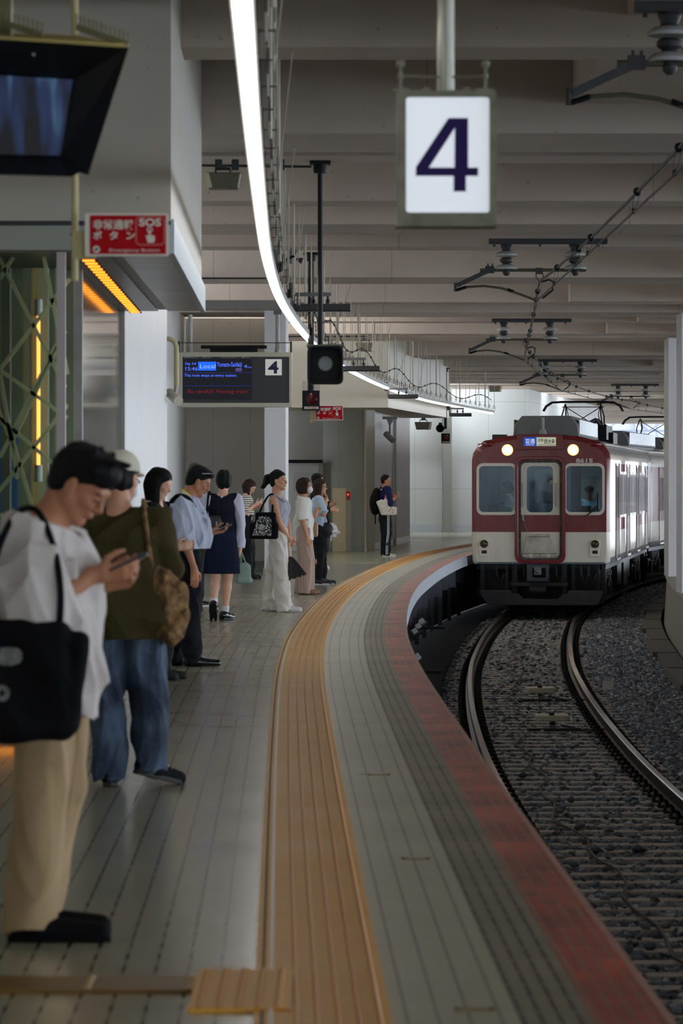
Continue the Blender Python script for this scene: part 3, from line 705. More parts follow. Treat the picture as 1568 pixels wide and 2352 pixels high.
def vent_unit(parent, y0, y1, w, z0, z1, x0=0.06, vents=True):
    mb = MB(); c = .14; sec = [(x0 - w / 2 - .04, z0), (x0 - w / 2, z0 + (z1 - z0) * .6), (x0 - w / 2 + c, z1), (x0 + w / 2 - c, z1 + .0), (x0 + w / 2, z0 + (z1 - z0) * .6), (x0 + w / 2 + .04, z0)]
    n = len(sec); vs = [(x, y, z) for y in (y0 + .06, y1) for x, z in sec] + [(x * .97, y0, z - .02) for x, z in sec]
    mb.add(vs, [tuple(range(n, 2 * n)), tuple(range(2 * n, 3 * n))] + [(i, (i + 1) % n, n + (i + 1) % n, n + i) for i in range(n)] + [(i, (i + 1) % n, 2 * n + (i + 1) % n, 2 * n + i) for i in range(n)])
    u = mb.build('roof_unit', M_ac, parent, smooth=True)
    if vents:
        mb = MB(); y = y0 + .3
        while y < y1 - .3:
            for sgn in (1, -1):
                x = x0 + sgn * (w / 2 + .012); mb.box(x - .015, x + .015, y, y + .22, z0 + .08, z0 + .26)
            y += .75
        mb.build('vent_grille', M_black, u)
        mb = MB()
        for sgn in (1, -1): mb.box(x0 + sgn * (w / 2 + .02) - .012, x0 + sgn * (w / 2 + .02) + .012, y0 + .1, y1 - .05, z0 + .0, z0 + .34)
        mb.build('side_panel', mat('weathered_roof_steel', S(186, 190, 196), .4, .3, noise=(9, .6)), u)
def pantograph(parent, y):
    e = empty('pantograph', (0, y, 0), parent=parent); mb = MB(); zt, zb = 4.55, 3.78
    mb = MB()
    for yy in (-.14, .14): mb.tube([(-.95, yy, zt - .22), (-.88, yy, zt - .10), (-.74, yy, zt - .01), (-.5, yy, zt), (.5, yy, zt), (.74, yy, zt - .01), (.88, yy, zt - .10), (.95, yy, zt - .22)], .022, 8)
    mb.box(-.55, .55, -.15, .15, zt - .01, zt + .025); obj('collector_head', mb, M_black, e)
    mb = MB()
    for s1 in (-1, 1):
        for yy in (-1, 1):
            mb.tube([(s1 * .42, .12 * yy, zt - .06), (s1 * .46, .75 * yy, (zt + zb) / 2 + .05), (s1 * .5, .18 * yy, zb)], .016, 6)
        mb.tube([(s1 * .42, 0, zt - .05), (s1 * .36, .02, zt - .3), (s1 * .47, 0, zb)], .012, 6)
    mb.tube([(-.45, 0, zt - .1), (.5, 0, zb + .08)], .012, 6); mb.tube([(.45, 0, zt - .1), (-.5, 0, zb + .08)], .012, 6); mb.tube([(-.5, 0, zt - .12), (.5, 0, zt - .12)], .012, 6)
    obj('linkage', mb, M_black, e)
    mb = MB(); mb.box(-.62, .62, -.5, .5, zb - .07, zb)
    for s1 in (-1, 1):
        for yy in (-.4, .4): mb.lathe([(.04, 3.54), (.08, 3.58), (.05, 3.61), (.08, 3.64), (.05, 3.67), (.06, 3.72)], (s1 * .5, yy, 0), 10)
    obj('base_frame', mb, M_dark, e)
def bogie(parent, y):
    e = empty('bogie', (0, y, 0), parent=parent)
    mb = MB()
    for s1 in (-1, 1):
        for yy in (-1.05, 1.05):
            mb.lathe([(.10, -.02), (.43, -.02), (.45, .05), (.36, .06), (.34, .1), (.08, .12)], (s1 * .76, yy, .43), 20, axis='x')
    for yy in (-1.05, 1.05): mb.cyl((-.75, yy, .43), (.75, yy, .43), .08, n=10)
    obj('wheel', mb, mat('wheel_steel', S(70, 66, 64), .5, .6), e, smooth=True)
    mb = MB()
    for s1 in (-1, 1):
        mb.box(s1 * 1.06 - .07, s1 * 1.06 + .07, -1.5, 1.5, .48, .66)
        for yy in (-1.05, 1.05): mb.box(s1 * 1.1 - .1, s1 * 1.1 + .1, yy - .17, yy + .17, .28, .6)
        for yy in (-.75, .75, -.25, .25): mb.lathe([(.08 + .015 * (q % 2), .5 + .03 * q) for q in range(10)], (s1 * 1.12, yy, .12), 10)
        mb.cyl((s1 * 1.2, -.5, .45), (s1 * 1.2, .5, .75), .035)
    mb.box(-1.05, 1.05, -.3, .3, .45, .7); obj('bogie_frame', mb, M_dark, e)
def side_details(root, cab):
    for sgn in (1, -1):
        xs_ = sgn * 1.402
        for k in range(4):
            y = 1.9 + 4.75 * k + .7; e = empty('door', (xs_, y, 0), parent=root)
            mb = MB(); mb.box(-.012, .012, -.65, .65, 1.12, 2.98); obj('door_leaf', mb, P_side, e)
            mb = MB()
            for a in (-.36, .36): mb.box(-.02, .02, a - .22, a + .22, 1.9, 2.75)
            obj('pane', mb, M_sidewin, e)
            mb = MB()
            for a in (-.69, .69): mb.box(-.02, .022, a - .02, a + .02, 1.07, 3.03)
            mb.box(-.03, .04, -.72, .72, 1.03, 1.07); obj('door_frame', mb, mat('door_edge_steel', S(150, 138, 134), .4, .3), e)
            if k < 3:
                mb = MB(); y2 = y + 2.37
                for a in (-.82, .82): mb.box(xs_ - .012, xs_ + .012, y2 + a - .7, y2 + a + .7, 1.95, 2.8)
                obj('window_pane', mb, M_sidewin, root)
                mb = MB()
                for a in (-.82, .82): mb.plate(rrect(y2 + a - .76, y2 + a + .76, 1.89, 2.86, .08), [rrect(y2 + a - .7, y2 + a + .7, 1.95, 2.8, .06)], .02, lambda v: Vector((xs_ - .01 + v.z, v.x, v.y)))
                obj('window_frame', mb, P_crm, root)
        mb = MB(); mb.tube([(sgn * 1.28, .1, 3.40), (sgn * 1.30, 19.9, 3.40)], .022, 6); obj('rain_gutter', mb, mat('cream_gutter', S(214, 212, 206), .4), root)
def underfloor(root):
    for k, (y0, y1, d, w) in enumerate(((6.3, 8.2, .55, 1.22), (8.6, 10.6, .62, 1.25), (11.0, 12.6, .5, 1.2))):
        mb = MB()
        for s1 in (-1, 1): mb.box(s1 * (w - .35) - .35, s1 * (w - .35) + .35, y0, y1, .95 - d, .97)
        obj('equipment_box', mb, M_under, root)
    mb = MB(); mb.box(-1.3, 1.3, .1, 19.9, .88, .985); obj('underframe', mb, M_under, root)
def car(cab, label, loc, rz):
    root = empty('train_car', loc, rz, label, 'train', 'coupled cars of the arriving train')
    secs = [(0.0, .085), (.02, .04), (.07, .0), (20.0, .0), (20.05, .05)] if cab else [(-.05, .05), (0, 0), (20.0, 0), (20.05, .05)]
    mb = MB(); vs = []
    for y, s in secs: vs += [(x, y, z) for x, z in outline(s)]
    n = len(outline()); fs = [(i * n + k, i * n + k + 1, (i + 1) * n + k + 1, (i + 1) * n + k) for i in range(len(secs) - 1) for k in range(n - 1)]
    fs.append(tuple((len(secs) - 1) * n + k for k in range(n)))
    if not cab: fs.append(tuple(range(n)))
    mb.add(vs, fs)
    mb.mi = [0] * len(mb.f)
    if cab:
        for q in range(2 * (n - 1)): mb.mi[q] = 1
    body = mb.build('body_shell', [P_side, P_front], root, smooth=True, angle=40)
    side_details(root, cab); underfloor(root)
    for y in (3.2, 16.8): bogie(root, y)
    return root
def centre(Y): return off(Y, -1.49, ZR)
def chord(Y, L=20.0):
    p = centre(Y); Y2 = Y + L
    for _ in range(6):
        q = centre(Y2); Y2 += L - (q - p).length
    q = centre(Y2); return p, q, -math.atan2(q.x - p.x, q.y - p.y), Y2
p1_, q1_, a1_, Yn = chord(77.4)
A = car(True, 'maroon and cream front car of the train facing the camera with lit headlights', p1_, a1_)
TR = Matrix.Translation(p1_) @ Matrix.Rotation(a1_, 4, 'Z')
# ---- cab front
hole_l = rrect(-1.25, -.54, 2.036, 2.96, .09); hole_r = rrect(.51, 1.23, 2.036, 2.96, .09); hole_d = rrect(-.475, .445, 1.045, 3.11, .13)
mb = MB(); mb.plate(outline(.085), [hole_l, hole_r, hole_d], .03, XZ(0)); obj('front_panel', mb, P_front, A)
for nm, fr, ho in (('left', rrect(-1.30, -.485, 1.976, 3.02, .13), hole_l), ('right', rrect(.475, 1.28, 1.976, 3.02, .13), hole_r)):
    mb = MB(); mb.plate(fr, [ho], -.018, XZ(0)); f = obj('windscreen_frame', mb, P_crm, A)
    xs_ = [p[0] for p in ho]; mb = MB(); mb.box(min(xs_), max(xs_), .012, .02, 2.03, 2.965); obj('windscreen', mb, M_win, f)
mb = MB(); mb.plate(rrect(-.525, .495, 1.0, 3.15, .16), [rrect(-.455, .425, 1.065, 3.09, .12)], -.05, XZ(0)); df = obj('end_door_frame', mb, P_mar, A, bevel=.01)
mb = MB(); mb.plate(rrect(-.465, .435, 1.05, 3.10, .13), [rrect(-.405, .375, 1.11, 3.03, .1)], -.035, XZ(.02)); obj('rubber_seal', mb, M_grime, df)
mb = MB(); mb.plate(rrect(-.41, .38, 1.10, 3.04, .05), [rrect(-.29, .24, 2.03, 2.96, .09)], .03, XZ(.03)); dr = obj('end_door', mb, P_door, A)
mb = MB(); mb.box(-.30, .25, .045, .052, 2.02, 2.97); obj('door_window', mb, M_win, dr)
mb = MB(); mb.plate(rrect(-.315, .265, 2.0, 2.985, .11), [rrect(-.29, .24, 2.03, 2.96, .09)], -.01, XZ(.03)); obj('window_ring', mb, P_crm, dr)
mb = MB(); mb.tube([(-.34, -.0, 1.98), (-.36, -.03, 1.96), (-.36, -.03, 1.88), (-.34, 0, 1.86)], .018, 8); obj('handle', mb, M_gal, dr)
for x in (.30, -.37):
    mb = MB(); mb.tube([(x, .02, 2.15), (x, -.03, 2.17), (x, -.03, 2.58), (x, .02, 2.6)], .013, 6); obj('grab_rail', mb, M_gal, dr)
mb = MB(); mb.tube([(-.36, -.01, 1.92), (-.31, -.03, 1.75), (-.26, -.02, 1.62)], .009, 6); obj('chain', mb, mat('dull_chain', S(140, 110, 100), .5, .5), dr)
mb = MB(); mb.prism([(-.37, 1.13), (.32, 1.13), (.30, 1.22), (.20, 1.58), (.18, 1.60), (-.25, 1.60), (-.28, 1.57), (-.36, 1.22)], -.03, .03, XZ(0)); st = obj('gangway_plate', mb, mat('dirty_cream_plate', S(196, 192, 180), .5, noise=(5, .5, S(120, 112, 100))), dr, bevel=.008)
mb = MB(); mb.box(-.37, .32, -.036, -.03, 1.195, 1.205); mb.box(-.25, .18, -.036, -.03, 1.535, 1.545); mb.box(-.03, -.02, -.036, -.03, 1.14, 1.19); obj('hinge_line', mb, M_dark, st)
for x in (-.2, .15):
    mb = MB(); mb.box(x - .03, x - .01, -.055, -.03, 1.12, 1.2); mb.box(x + .01, x + .03, -.055, -.03, 1.12, 1.2); mb.box(x - .03, x + .03, -.05, -.03, 1.13, 1.15); obj('hinge', mb, P_crm, st)
# sign box
mb = MB(); mb.prism(rrect(-.475, .44, 3.29, 3.6, .03), -.07, .3, XZ(0)); sb = obj('destination_box', mb, P_mar, A, bevel=.01)
mb = MB(); mb.box(-.345, -.085, -.078, -.07, 3.365, 3.54); obj('blue_panel', mb, mat('sign_blue', S(30, 84, 190), .4, emit=(S(30, 90, 210), .55)), sb)
mb = MB(); mb.box(-.085, .305, -.078, -.07, 3.365, 3.54); obj('pale_panel', mb, mat('sign_pale', S(220, 224, 196), .4, emit=(S(220, 226, 196), .45)), sb)
Wt = mat('sign_white_letter', (.85, .88, .9, 1), .5, emit=((.85, .9, 1, 1), .5)); Kt = mat('sign_black_letter', (.015, .015, .015, 1), .5)
text('普通', .1, Wt, (-.315, -.082, 3.425), sb, bold=.002, width=.195); text('LOCAL', .05, Wt, (-.30, -.082, 3.375), sb, width=.17, bold=.0008)
text('大和', .07, Kt, (-.06, -.082, 3.455), sb, width=.11, bold=.001); text('西大寺', .1, Kt, (.065, -.082, 3.42), sb, width=.215, bold=.0015); text('YAMATO-SAIDAIJI', .034, Kt, (-.05, -.082, 3.375), sb, width=.33)
text('8615', .115, mat('number_white', S(220, 214, 206), .4), (.70, -.006, 3.03), A, name='car_number', width=.34, bold=.003)
# cowl humps each side, headlights, tail lights
for s1 in (-1, 1):
    mb = MB(); mb.ball((s1 * 1.06, .1, 3.40), .14, sc=(1.15, .9, .62), n=16, m=10); obj('corner_marker', mb, P_mar, A, smooth=True)
for x in (-.675, .648):
    mb = MB(); mb.lathe([(.118, 0), (.118, -.03), (.1, -.035), (.1, 0)], (x, 0, 3.285), 24, axis='y'); h = obj('headlight', mb, M_dark, A, smooth=True)
    mb = MB(); mb.lathe([(.002, -.03), (.05, -.028), (.092, -.018), (.1, -.01)], (x, 0, 3.285), 24, axis='y'); obj('lens', mb, mat('headlight_glow', (1, .85, .6, 1), .3, emit=((1, .84, .6, 1), 40.0)), h, smooth=True)
    mb = MB(); mb.lathe([(.094, -.034), (.1, -.045), (.114, -.04), (.118, -.02)], (x, 0, 3.285), 24, axis='y', caps=False); obj('reflector_ring', mb, mat('headlight_rim_glow', (1, .4, .08, 1), .3, emit=((1, .36, .06, 1), 2.6)), h, smooth=True)
for x in (-1.14, 1.09):
    mb = MB(); mb.prism([(x - .1, 1.14), (x + .08, 1.14), (x + .11, 1.42), (x + .09, 1.46), (x + .04, 1.495), (x - .03, 1.495), (x - .08, 1.46), (x - .115, 1.40)], -.035, .0, XZ(0)); tl = obj('tail_light', mb, P_crm, A, bevel=.008)
    mb = MB(); mb.lathe([(.084, -.03), (.08, -.06), (.07, -.06), (.06, -.045), (.002, -.075)], (x - .005, 0, 1.395), 20, axis='y'); obj('lens', mb, mat('smoked_amber_lens', S(70, 60, 34), .12, spec=.8), tl, smooth=True)
    mb = MB(); mb.box(x - .055, x + .05, -.045, -.035, 1.2, 1.265); obj('lower_lens', mb, mat('dark_red_lens', S(50, 26, 34), .15), tl)
mb = MB(); mb.tube([(.88, -.03, 1.94), (1.0, -.06, 2.03), (1.14, -.05, 2.14)], .012, 6); mb.tube([(.90, -.02, 1.95), (1.13, -.05, 2.17)], .008, 6); w = obj('wiper_arm', mb, M_black, A)
mb = MB(); mb.box(1.125, 1.15, -.045, -.03, 2.06, 2.42); obj('wiper_blade', mb, M_black, w)
mb = MB(); mb.tube([(0, 0, 3.58), (0, 0, 3.7)], [.09, .06], 10); mb.tube([(.0, .0, 3.7), (0, 0, 3.94)], .03, 8); o = obj('horn_antenna', mb, mat('antenna_grey', S(140, 140, 140), .4), A); o.location = (.02, .25, 0)
mb = MB(); mb.box(-1.0, -.72, .2, .55, 3.5, 3.6); obj('roof_bracket', mb, M_dark, A)
vent_unit(A, .7, 7.6, 1.28, 3.57, 3.985); vent_unit(A, 8.2, 9.2, .9, 3.57, 4.0, vents=False); 
mb = MB(); mb.box(-.3, .9, 8.0, 10.6, 3.58, 3.9); mb.box(.5, 1.0, 9.0, 10.9, 3.5, 3.75)
for q in range(6): mb.tube([(.4 + .08 * q, 8.0 + .5 * q, 3.9), (.6, 9 + .3 * q, 4.05), (.8, 10.6, 3.7)], .03, 6)
obj('roof_equipment', mb, M_black, A)
pantograph(A, 14.6)
# below the cab: coupler, hoses, obstacle skirt
mb = MB(); mb.plate(rrect(-.27, .17, .64, .98, .02), [rrect(-.16, .11, .72, .92, .02)], -.12, XZ(-.1)); mb.box(-.24, .14, -.28, -.1, .66, .72); cp = obj('coupler_head', mb, M_plow, A)
mb = MB(); mb.box(-.12, .02, -.26, -.05, .78, .93); mb.lathe([(.02, -.3), (.05, -.26), (.06, -.1)], (-.05, 0, .85), 10, axis='y'); obj('knuckle', mb, mat('bare_casting', S(120, 120, 122), .5, .4), cp)
mb = MB(); mb.cyl((-.22, -.12, .47), (.11, -.12, .47), .085, n=16); mb.box(-.6, .55, -.08, .05, .55, .62); obj('drawbar_pin', mb, M_dark, A)
mb = MB()
for x0, x1 in ((-1.22, -1.14), (-.72, -.66), (-.58, -.48), (.42, .52), (.62, .68), (1.12, 1.18), (1.22, 1.3)): mb.box(x0, x1, -.02, .1, .3 if abs(x0) < .7 else .44, .98)
mb.box(-1.25, 1.25, .35, .45, .18, .98); obj('mounting_strut', mb, M_under, A)
mb = MB()
for x0 in (-.9, -.35, .3, .8, .95): mb.tube([(x0, .0, .95), (x0 + .02, -.08, .75), (x0 + .1, -.08, .62), (x0 + .16, 0, .8)], .022, 6)
obj('air_hose', mb, M_rubber, A)
mb = MB(); mb.prism([(-1.22, .46), (-.60, .46), (-.58, .40), (-.46, .40), (-.34, .29), (.34, .29), (.46, .40), (.54, .40), (.56, .46), (1.24, .46), (1.26, .42), (1.16, .19), (1.1, .165), (-1.06, .165), (-1.25, .42)], -.05, .02, XZ(-.05)); obj('skirt_plate', mb, M_plow, A, bevel=.01)
# cab interior
M_cab = mat('cab_wall_blue_grey', S(112, 126, 134), .6); M_cabd = mat('cab_dark', S(24, 28, 30), .6)
mb = MB(); mb.box(-1.34, 1.34, .04, 1.9, .99, 1.02); mb.box(-1.34, 1.34, .04, 1.9, 3.2, 3.22); mb.box(-1.36, -1.34, .04, 1.9, 1, 3.2); mb.box(1.34, 1.36, .04, 1.9, 1, 3.2); obj('cab_lining', mb, M_cab, A)
mb = MB(); mb.plate(rrect(-1.34, 1.34, 1.02, 3.2, .02), [rrect(-1.0, -.62, 1.75, 2.9, .04), rrect(-.26, .2, 2.2, 2.9, .08), rrect(.62, 1.14, 2.25, 2.7, .04)], .03, XZ(1.9)); obj('cab_partition', mb, M_cab, A)
mb = MB(); mb.box(-1.3, 1.3, 1.95, 6.0, .99, 1.02); mb.box(-1.3, 1.3, 1.95, 6.0, 3.2, 3.22); mb.box(-1.3, 1.3, 5.98, 6.0, 1, 3.2); mb.box(-1.32, -1.3, 1.95, 6, 1, 3.2); mb.box(1.3, 1.32, 1.95, 6, 1, 3.2); obj('saloon_lining', mb, mat('saloon_lining', S(150, 156, 150), .6), A)
mb = MB()
for k in range(3): mb.box(-.8, .8, 2.6 + 1.1 * k, 2.8 + 1.1 * k, 3.17, 3.2)
mb.box(-.6, 1.0, .5, .9, 3.17, 3.2); obj('added_fill_lamp', mb, mat('train_fill_glow', (1, 1, 1, 1), .5, emit=((.85, .95, 1, 1), 5)), A)  # unseen lamp panels added to brighten the cab and saloon
mb = MB(); mb.box(.55, 1.3, .12, .5, 1.02, 2.02); mb.box(.72, .98, .3, .42, 2.0, 2.16); mb.box(-1.3, -.6, .12, .4, 1.02, 1.6); mb.box(-1.08, -.86, .1, .3, 2.03, 2.18); obj('control_desk', mb, M_cabd, A)
mb = MB(); mb.tube([(-1.26, .12, 2.42), (-.54, .12, 2.42)], .012, 6); mb.tube([(-1.05, .3, 2.5), (-1.05, .3, 3.0)], .02, 6); mb.box(-1.12, -1.06, .5, .56, 2.0, 3.0); obj('interior_bar', mb, M_gal, A)
mb = MB(); mb.box(.6, .8, .06, .1, 2.04, 2.96); obj('sun_blind', mb, M_cabd, A)
# following cars
B = car(False, 'maroon and cream second car coupled behind the front car', *chord(Yn + .5)[0:1], chord(Yn + .5)[2])
vent_unit(B, .9, 8.0, 1.28, 3.57, 3.95); pantograph(B, 15.6)
mb = MB(); mb.box(-.45, .45, -.55, .0, 1.0, 3.3); obj('gangway_bellows', mb, mat('grey_bellows', S(60, 60, 62), .8), B)
vent_unit(B, 11.0, 13.5, 1.2, 3.57, 3.9)
Y3 = chord(Yn + .5)[3] + .5; c3 = chord(Y3); dup(B, c3[0], c3[2], 'maroon and cream third car, mostly hidden behind the far right pillar')
# ============================================================ hanging light line
M_tube = mat('fluorescent_glow', (1, 1, 1, 1), .5, emit=((1, .985, .95, 1), 9.0))
LO, LZ = 1.235, 3.25
lt = empty('light_line', off(14, LO, LZ), 0, 'long curved line of white fluorescent tubes hanging above the platform edge', 'lamp'); sh = lt.location.copy()
mb = MB(); mb.sweep([(LO - .045, LZ + .012), (LO - .045, LZ + .075), (LO + .045, LZ + .075), (LO + .045, LZ + .012)], 6, 98.5, .6); mb.build('housing', mat('lamp_housing', S(150, 150, 144), .5), lt, shift=sh)
Y = 6.2
while Y < 98:
    mb = MB(); mb.sweep([(LO - .036, LZ + .012), (LO - .03, LZ - .014), (LO, LZ - .024), (LO + .03, LZ - .014), (LO + .036, LZ + .012)], Y, min(Y + 2.37, 98.3), .6)
    mb.build('tube', M_tube, lt, shift=sh); Y += 2.4
M_rod = mat('hanger_rod', S(176, 170, 154), .5, .1)
def ceil_z(Y):
    for D in wide:
        if D - .05 < Y < D + .64 * H: return ZB
    for D in narrow:
        if D - .02 < Y < D + .27 * H: return ZB
    return ZS
Y = 15.0; k = 0
while Y < 98:
    mb = MB(); a = off(Y, LO - .11 + .03 * (k % 2)); mb.cyl((a.x, a.y, LZ + .1), (a.x, a.y, ceil_z(Y)), .0065 if k % 5 else .014, n=5)
    if k % 6 == 2: b2 = off(Y + 1.5, LO - .35); mb.cyl((a.x, a.y, LZ + .1), (b2.x, b2.y, ceil_z(b2.y)), .005, n=5)
    mb.build('hanger_rod', M_rod, lt, shift=sh); Y += 1.15; k += 1
mb = MB(); Y = 14.0; k = 0
while Y < 98:   # rail clamps on the housing
    a = off(Y, LO - .085); 
    for dx in (-.035, .035): mb.box(a.x + dx - .003, a.x + dx + .003, a.y - .01, a.y + .01, LZ + .06, LZ + .17)
    mb.box(a.x - .038, a.x + .038, a.y - .01, a.y + .01, LZ + .158, LZ + .166); mb.box(a.x - .006, a.x + .006, a.y - .01, a.y + .01, LZ + .1, LZ + .22); Y += 1.15; k += 1
o = mb.build('clamp', mat('clamp_dark', S(96, 92, 88), .5, .3), lt, shift=sh); o['kind'] = 'stuff'
mb = MB(); pts = []; Y = 43.0
while Y < 97: pts.append(off(Y, LO - .16, LZ + .28 + .10 * math.cos((Y - 30) * 2 * PI / 10.7))); Y += .5
mb.tube(pts, .009, 5)
for p in pts[::3]: mb.ball(p, .019, 6, 4)
o = mb.build('looped_cable', mat('cable_dark', S(52, 46, 44), .6)); tag(o, 'dark knotted cable looping along the hanging light line', 'cable')
# cross bars with dark edge lamps
for k, (D, yb, w) in enumerate(((41.3, 706, .62), (57.0, 846, .6), (72.0, 910, .56), (88.0, 952, .5))):
    a = off(D, LO - .02); z = 1.5 + (HY - yb) * D / F; e = empty('edge_lamp', (a.x, a.y, z), R(-3), ['largest and nearest', 'second nearest', 'third nearest', 'smallest and farthest'][k] + ' dark box lamp jutting sideways from the light line', 'lamp', 'dark box lamps along the light line')
    mb = MB(); mb.box(0, w, -.09, .09, -.035, .035); mb.box(.0, w, -.07, .07, -.045, -.035); obj('lamp_box', mb, M_dark, e, bevel=.006)
    mb = MB(); mb.box(-.08, w * .66, -.03, .03, .12, .16); mb.box(-.02, .02, -.03, .03, -.02, .2); obj('support_arm', mb, M_steel, e)
    mb = MB()
    for x in (w * .35, w * .6): mb.cyl((x, 0, .03), (x, 0, .13), .012, n=6); mb.ball((x, 0, .07), .024, 8, 6)
    obj('hanger_bolt', mb, M_dark, e)
    mb = MB(); mb.box(-.06, -.01, -.12, .0, .1, .26); mb.cyl((-.035, -.12, .2), (-.035, -.2, .22), .03, n=8); obj('junction_box', mb, M_black, e)
# ---- pole hung lamp (nearest), signal poles
def pole(D, x, ytop, ybot, r, lab, cat='pole'):
    p = at(x, ytop, D); zt = ceil_z(D) if ytop is None else p.z; zb = at(x, ybot, D).z
    e = empty(lab[0], (p.x, D, p.z), 0, lab[1], cat); mb = MB(); mb.cyl((0, 0, 0), (0, 0, zb - p.z), r, n=12); obj('pole', mb, M_black, e, smooth=True)
    mb = MB(); mb.box(-.09, .09, -.09, .09, -.015, .015); mb.lathe([(.055, -.09), (.062, -.05), (.062, -.015)], (0, 0, 0), 14); obj('ceiling_mount', mb, M_black, e); return e
e = pole(33.2, 735, 374, 800, .022, ('platform_mirror_lamp', 'black square box signal with round grey lens hanging on a black pole'), 'signal')
zc = at(747, 840, 33.2).z - e.location.z; xc = .045
mb = MB(); mb.plate(rrect(-.155, .155, -.165, .165, .05), [rrect(-.135, .135, -.145, .145, .045)], .12, lambda v: Vector((xc + v.x, -.18 + v.z, zc + v.y))); mb.prism(rrect(-.15, .15, -.16, .16, .05), -.07, .14, lambda v: Vector((xc + v.x, v.z, zc + v.y))); hb = obj('signal_box', mb, M_black, e, smooth=True, bevel=.008)
mb = MB(); mb.lathe([(.002, -.075), (.055, -.078), (.065, -.07)], (xc, 0, zc + .015), 24, axis='y'); obj('lens', mb, mat('grey_lens', S(130, 136, 136), .25), hb)
mb = MB(); mb.box(xc - .16, xc + .16, -.17, .12, zc + .155, zc + .18); obj('hood_edge', mb, mat('olive_trim', S(90, 92, 78), .6), hb, bevel=.01)
e = pole(46.4, 714, 583, 905, .038, ('emergency_signal', 'black box signal with dark red lens hanging on a pole left of the red sign'), 'signal')
def sig(e, zc, s=1.0):
    mb = MB(); mb.box(-.105 * s, .105 * s, -.08, .08, zc - .13 * s, zc + .11 * s); o = obj('signal_box', mb, M_black, e, bevel=.005)
    mb = MB(); mb.lathe([(.002, -.09), (.05 * s, -.088), (.068 * s, -.082), (.072 * s, -.07)], (.01, 0, zc + .01), 20, axis='y'); obj('lens', mb, mat('dark_red_glass', S(74, 12, 16), .12), o)
    mb = MB(); mb.box(-.08 * s, .09 * s, -.086, -.08, zc - .115 * s, zc - .085 * s); obj('label_strip', mb, M_white, o)
    text('非常通報', .03 * s, mat('label_red', S(170, 40, 30), .5), (-.06 * s, -.088, zc - .112 * s), o, width=.13 * s)
    mb = MB()
    for k in range(9): x = (-.095 + .024 * k) * s; mb.cyl((x, .05 * (k % 2), zc + .1 * s), (x, .05 * (k % 2), zc + .23 * s), .004, n=5)
    obj('bird_spikes', mb, M_steel, o)
sig(e, at(714, 918, 46.4).z - e.location.z)
e = pole(92.5, 1023, 846, 985, .035, ('emergency_signal', 'small far black box signal on a pole in front of the grey pillar'), 'signal'); sig(e, at(1023, 1006, 92.5).z - e.location.z, 1.0)
e = empty('loudspeaker', at(1010, 984, 92.3), 0, 'small black horn loudspeaker clamped beside the far signal pole', 'loudspeaker')
mb = MB(); mb.lathe([(.02, .1), (.05, .03), (.1, -.08), (.09, -.08), (.04, .0), (.002, .02)], (0, 0, 0), 16, axis='y'); obj('horn', mb, M_black, e, smooth=True)
mb = MB(); mb.box(.02, .14, .03, .22, -.02, .02); mb.box(-.03, .05, .0, .08, .05, .14); obj('clamp', mb, M_black, e)
# ---- platform number sign
D = 14.0; c = at(1025, 358, D)
e = empty('platform_number_sign', c, 0, 'large lit white box sign with a dark blue 4 hanging from a pole', 'sign')
def q(px, py): v = at(px, py, D); return v.x - c.x, v.z - c.z
x0, z1 = q(912, 208); x1, z0 = q(1140, 512)
M_frm = mat('weathered_frame', S(138, 138, 118), .6, noise=(14, .6, S(90, 92, 78)))
gx0, gz1 = q(932, 222); gx1, gz0 = q(1124, 488)
mb = MB(); mb.plate(rrect(x0, x1, z0, z1, .004), [rrect(gx0, gx1, gz0, gz1, .012)], .16, XZ(0)); mb.box(x0 - .004, x1 + .004, -.012, .17, z0 - .012, z0); obj('frame', mb, M_frm, e, bevel=.004)
m_ = mat('lit_sign_face', S(226, 230, 236), .4, emit=(S(222, 230, 240), .8), noise=(3, .1))
mb = MB(); mb.box(gx0 - .005, gx1 + .005, .02, .03, gz0 - .005, gz1 + .005); mb.box(gx0 - .005, gx1 + .005, .13, .14, gz0 - .005, gz1 + .005); fc = obj('lit_panel', mb, m_, e)
M_nv = mat('dark_blue_ink', S(44, 30, 90), .5, spec=.2)
mb = MB()
def pz(px, py): v = q(px, py); return v
four = [(1075, 270), (1075, 384), (1098, 384), (1098, 403), (1070, 403), (1070, 439), (1042, 439), (1042, 403), (955, 403), (955, 383), (1030, 270)]
hole = [(1045, 292), (985, 384), (1044, 384)]
mb.plate([pz(*p) for p in four], [[pz(*p) for p in hole]], -.003, XZ(.02)); obj('numeral', mb, M_nv, fc)
mb = MB(); mb.cyl((.0, .07, z1), (.0, .07, 2.6), .0315, n=20); p_ = obj('hanging_pole', mb, mat('pale_pole', S(170, 170, 158), .3, .3), e, smooth=True)
mb = MB()
for s1 in (-1, 1):
    x = s1 * .155 - .012; mb.cyl((x, .02, z1), (x, .02, z1 + .115), .006, n=6); mb.ball((x, .02, z1 + .1), .016, 8, 5); mb.ball((x, .02, z1 + .055), .012, 8, 5); mb.cyl((x, .02, z1 + .055), (0, .06, z1 + .055), .004, n=6)
    mb.box(x - .03, x + .03, 0, .04, z1, z1 + .008); mb.box(s1 * .075 - .012, s1 * .075 + .012, .0, .04, z1, z1 + .012)
obj('stay_rod', mb, M_frm, e)
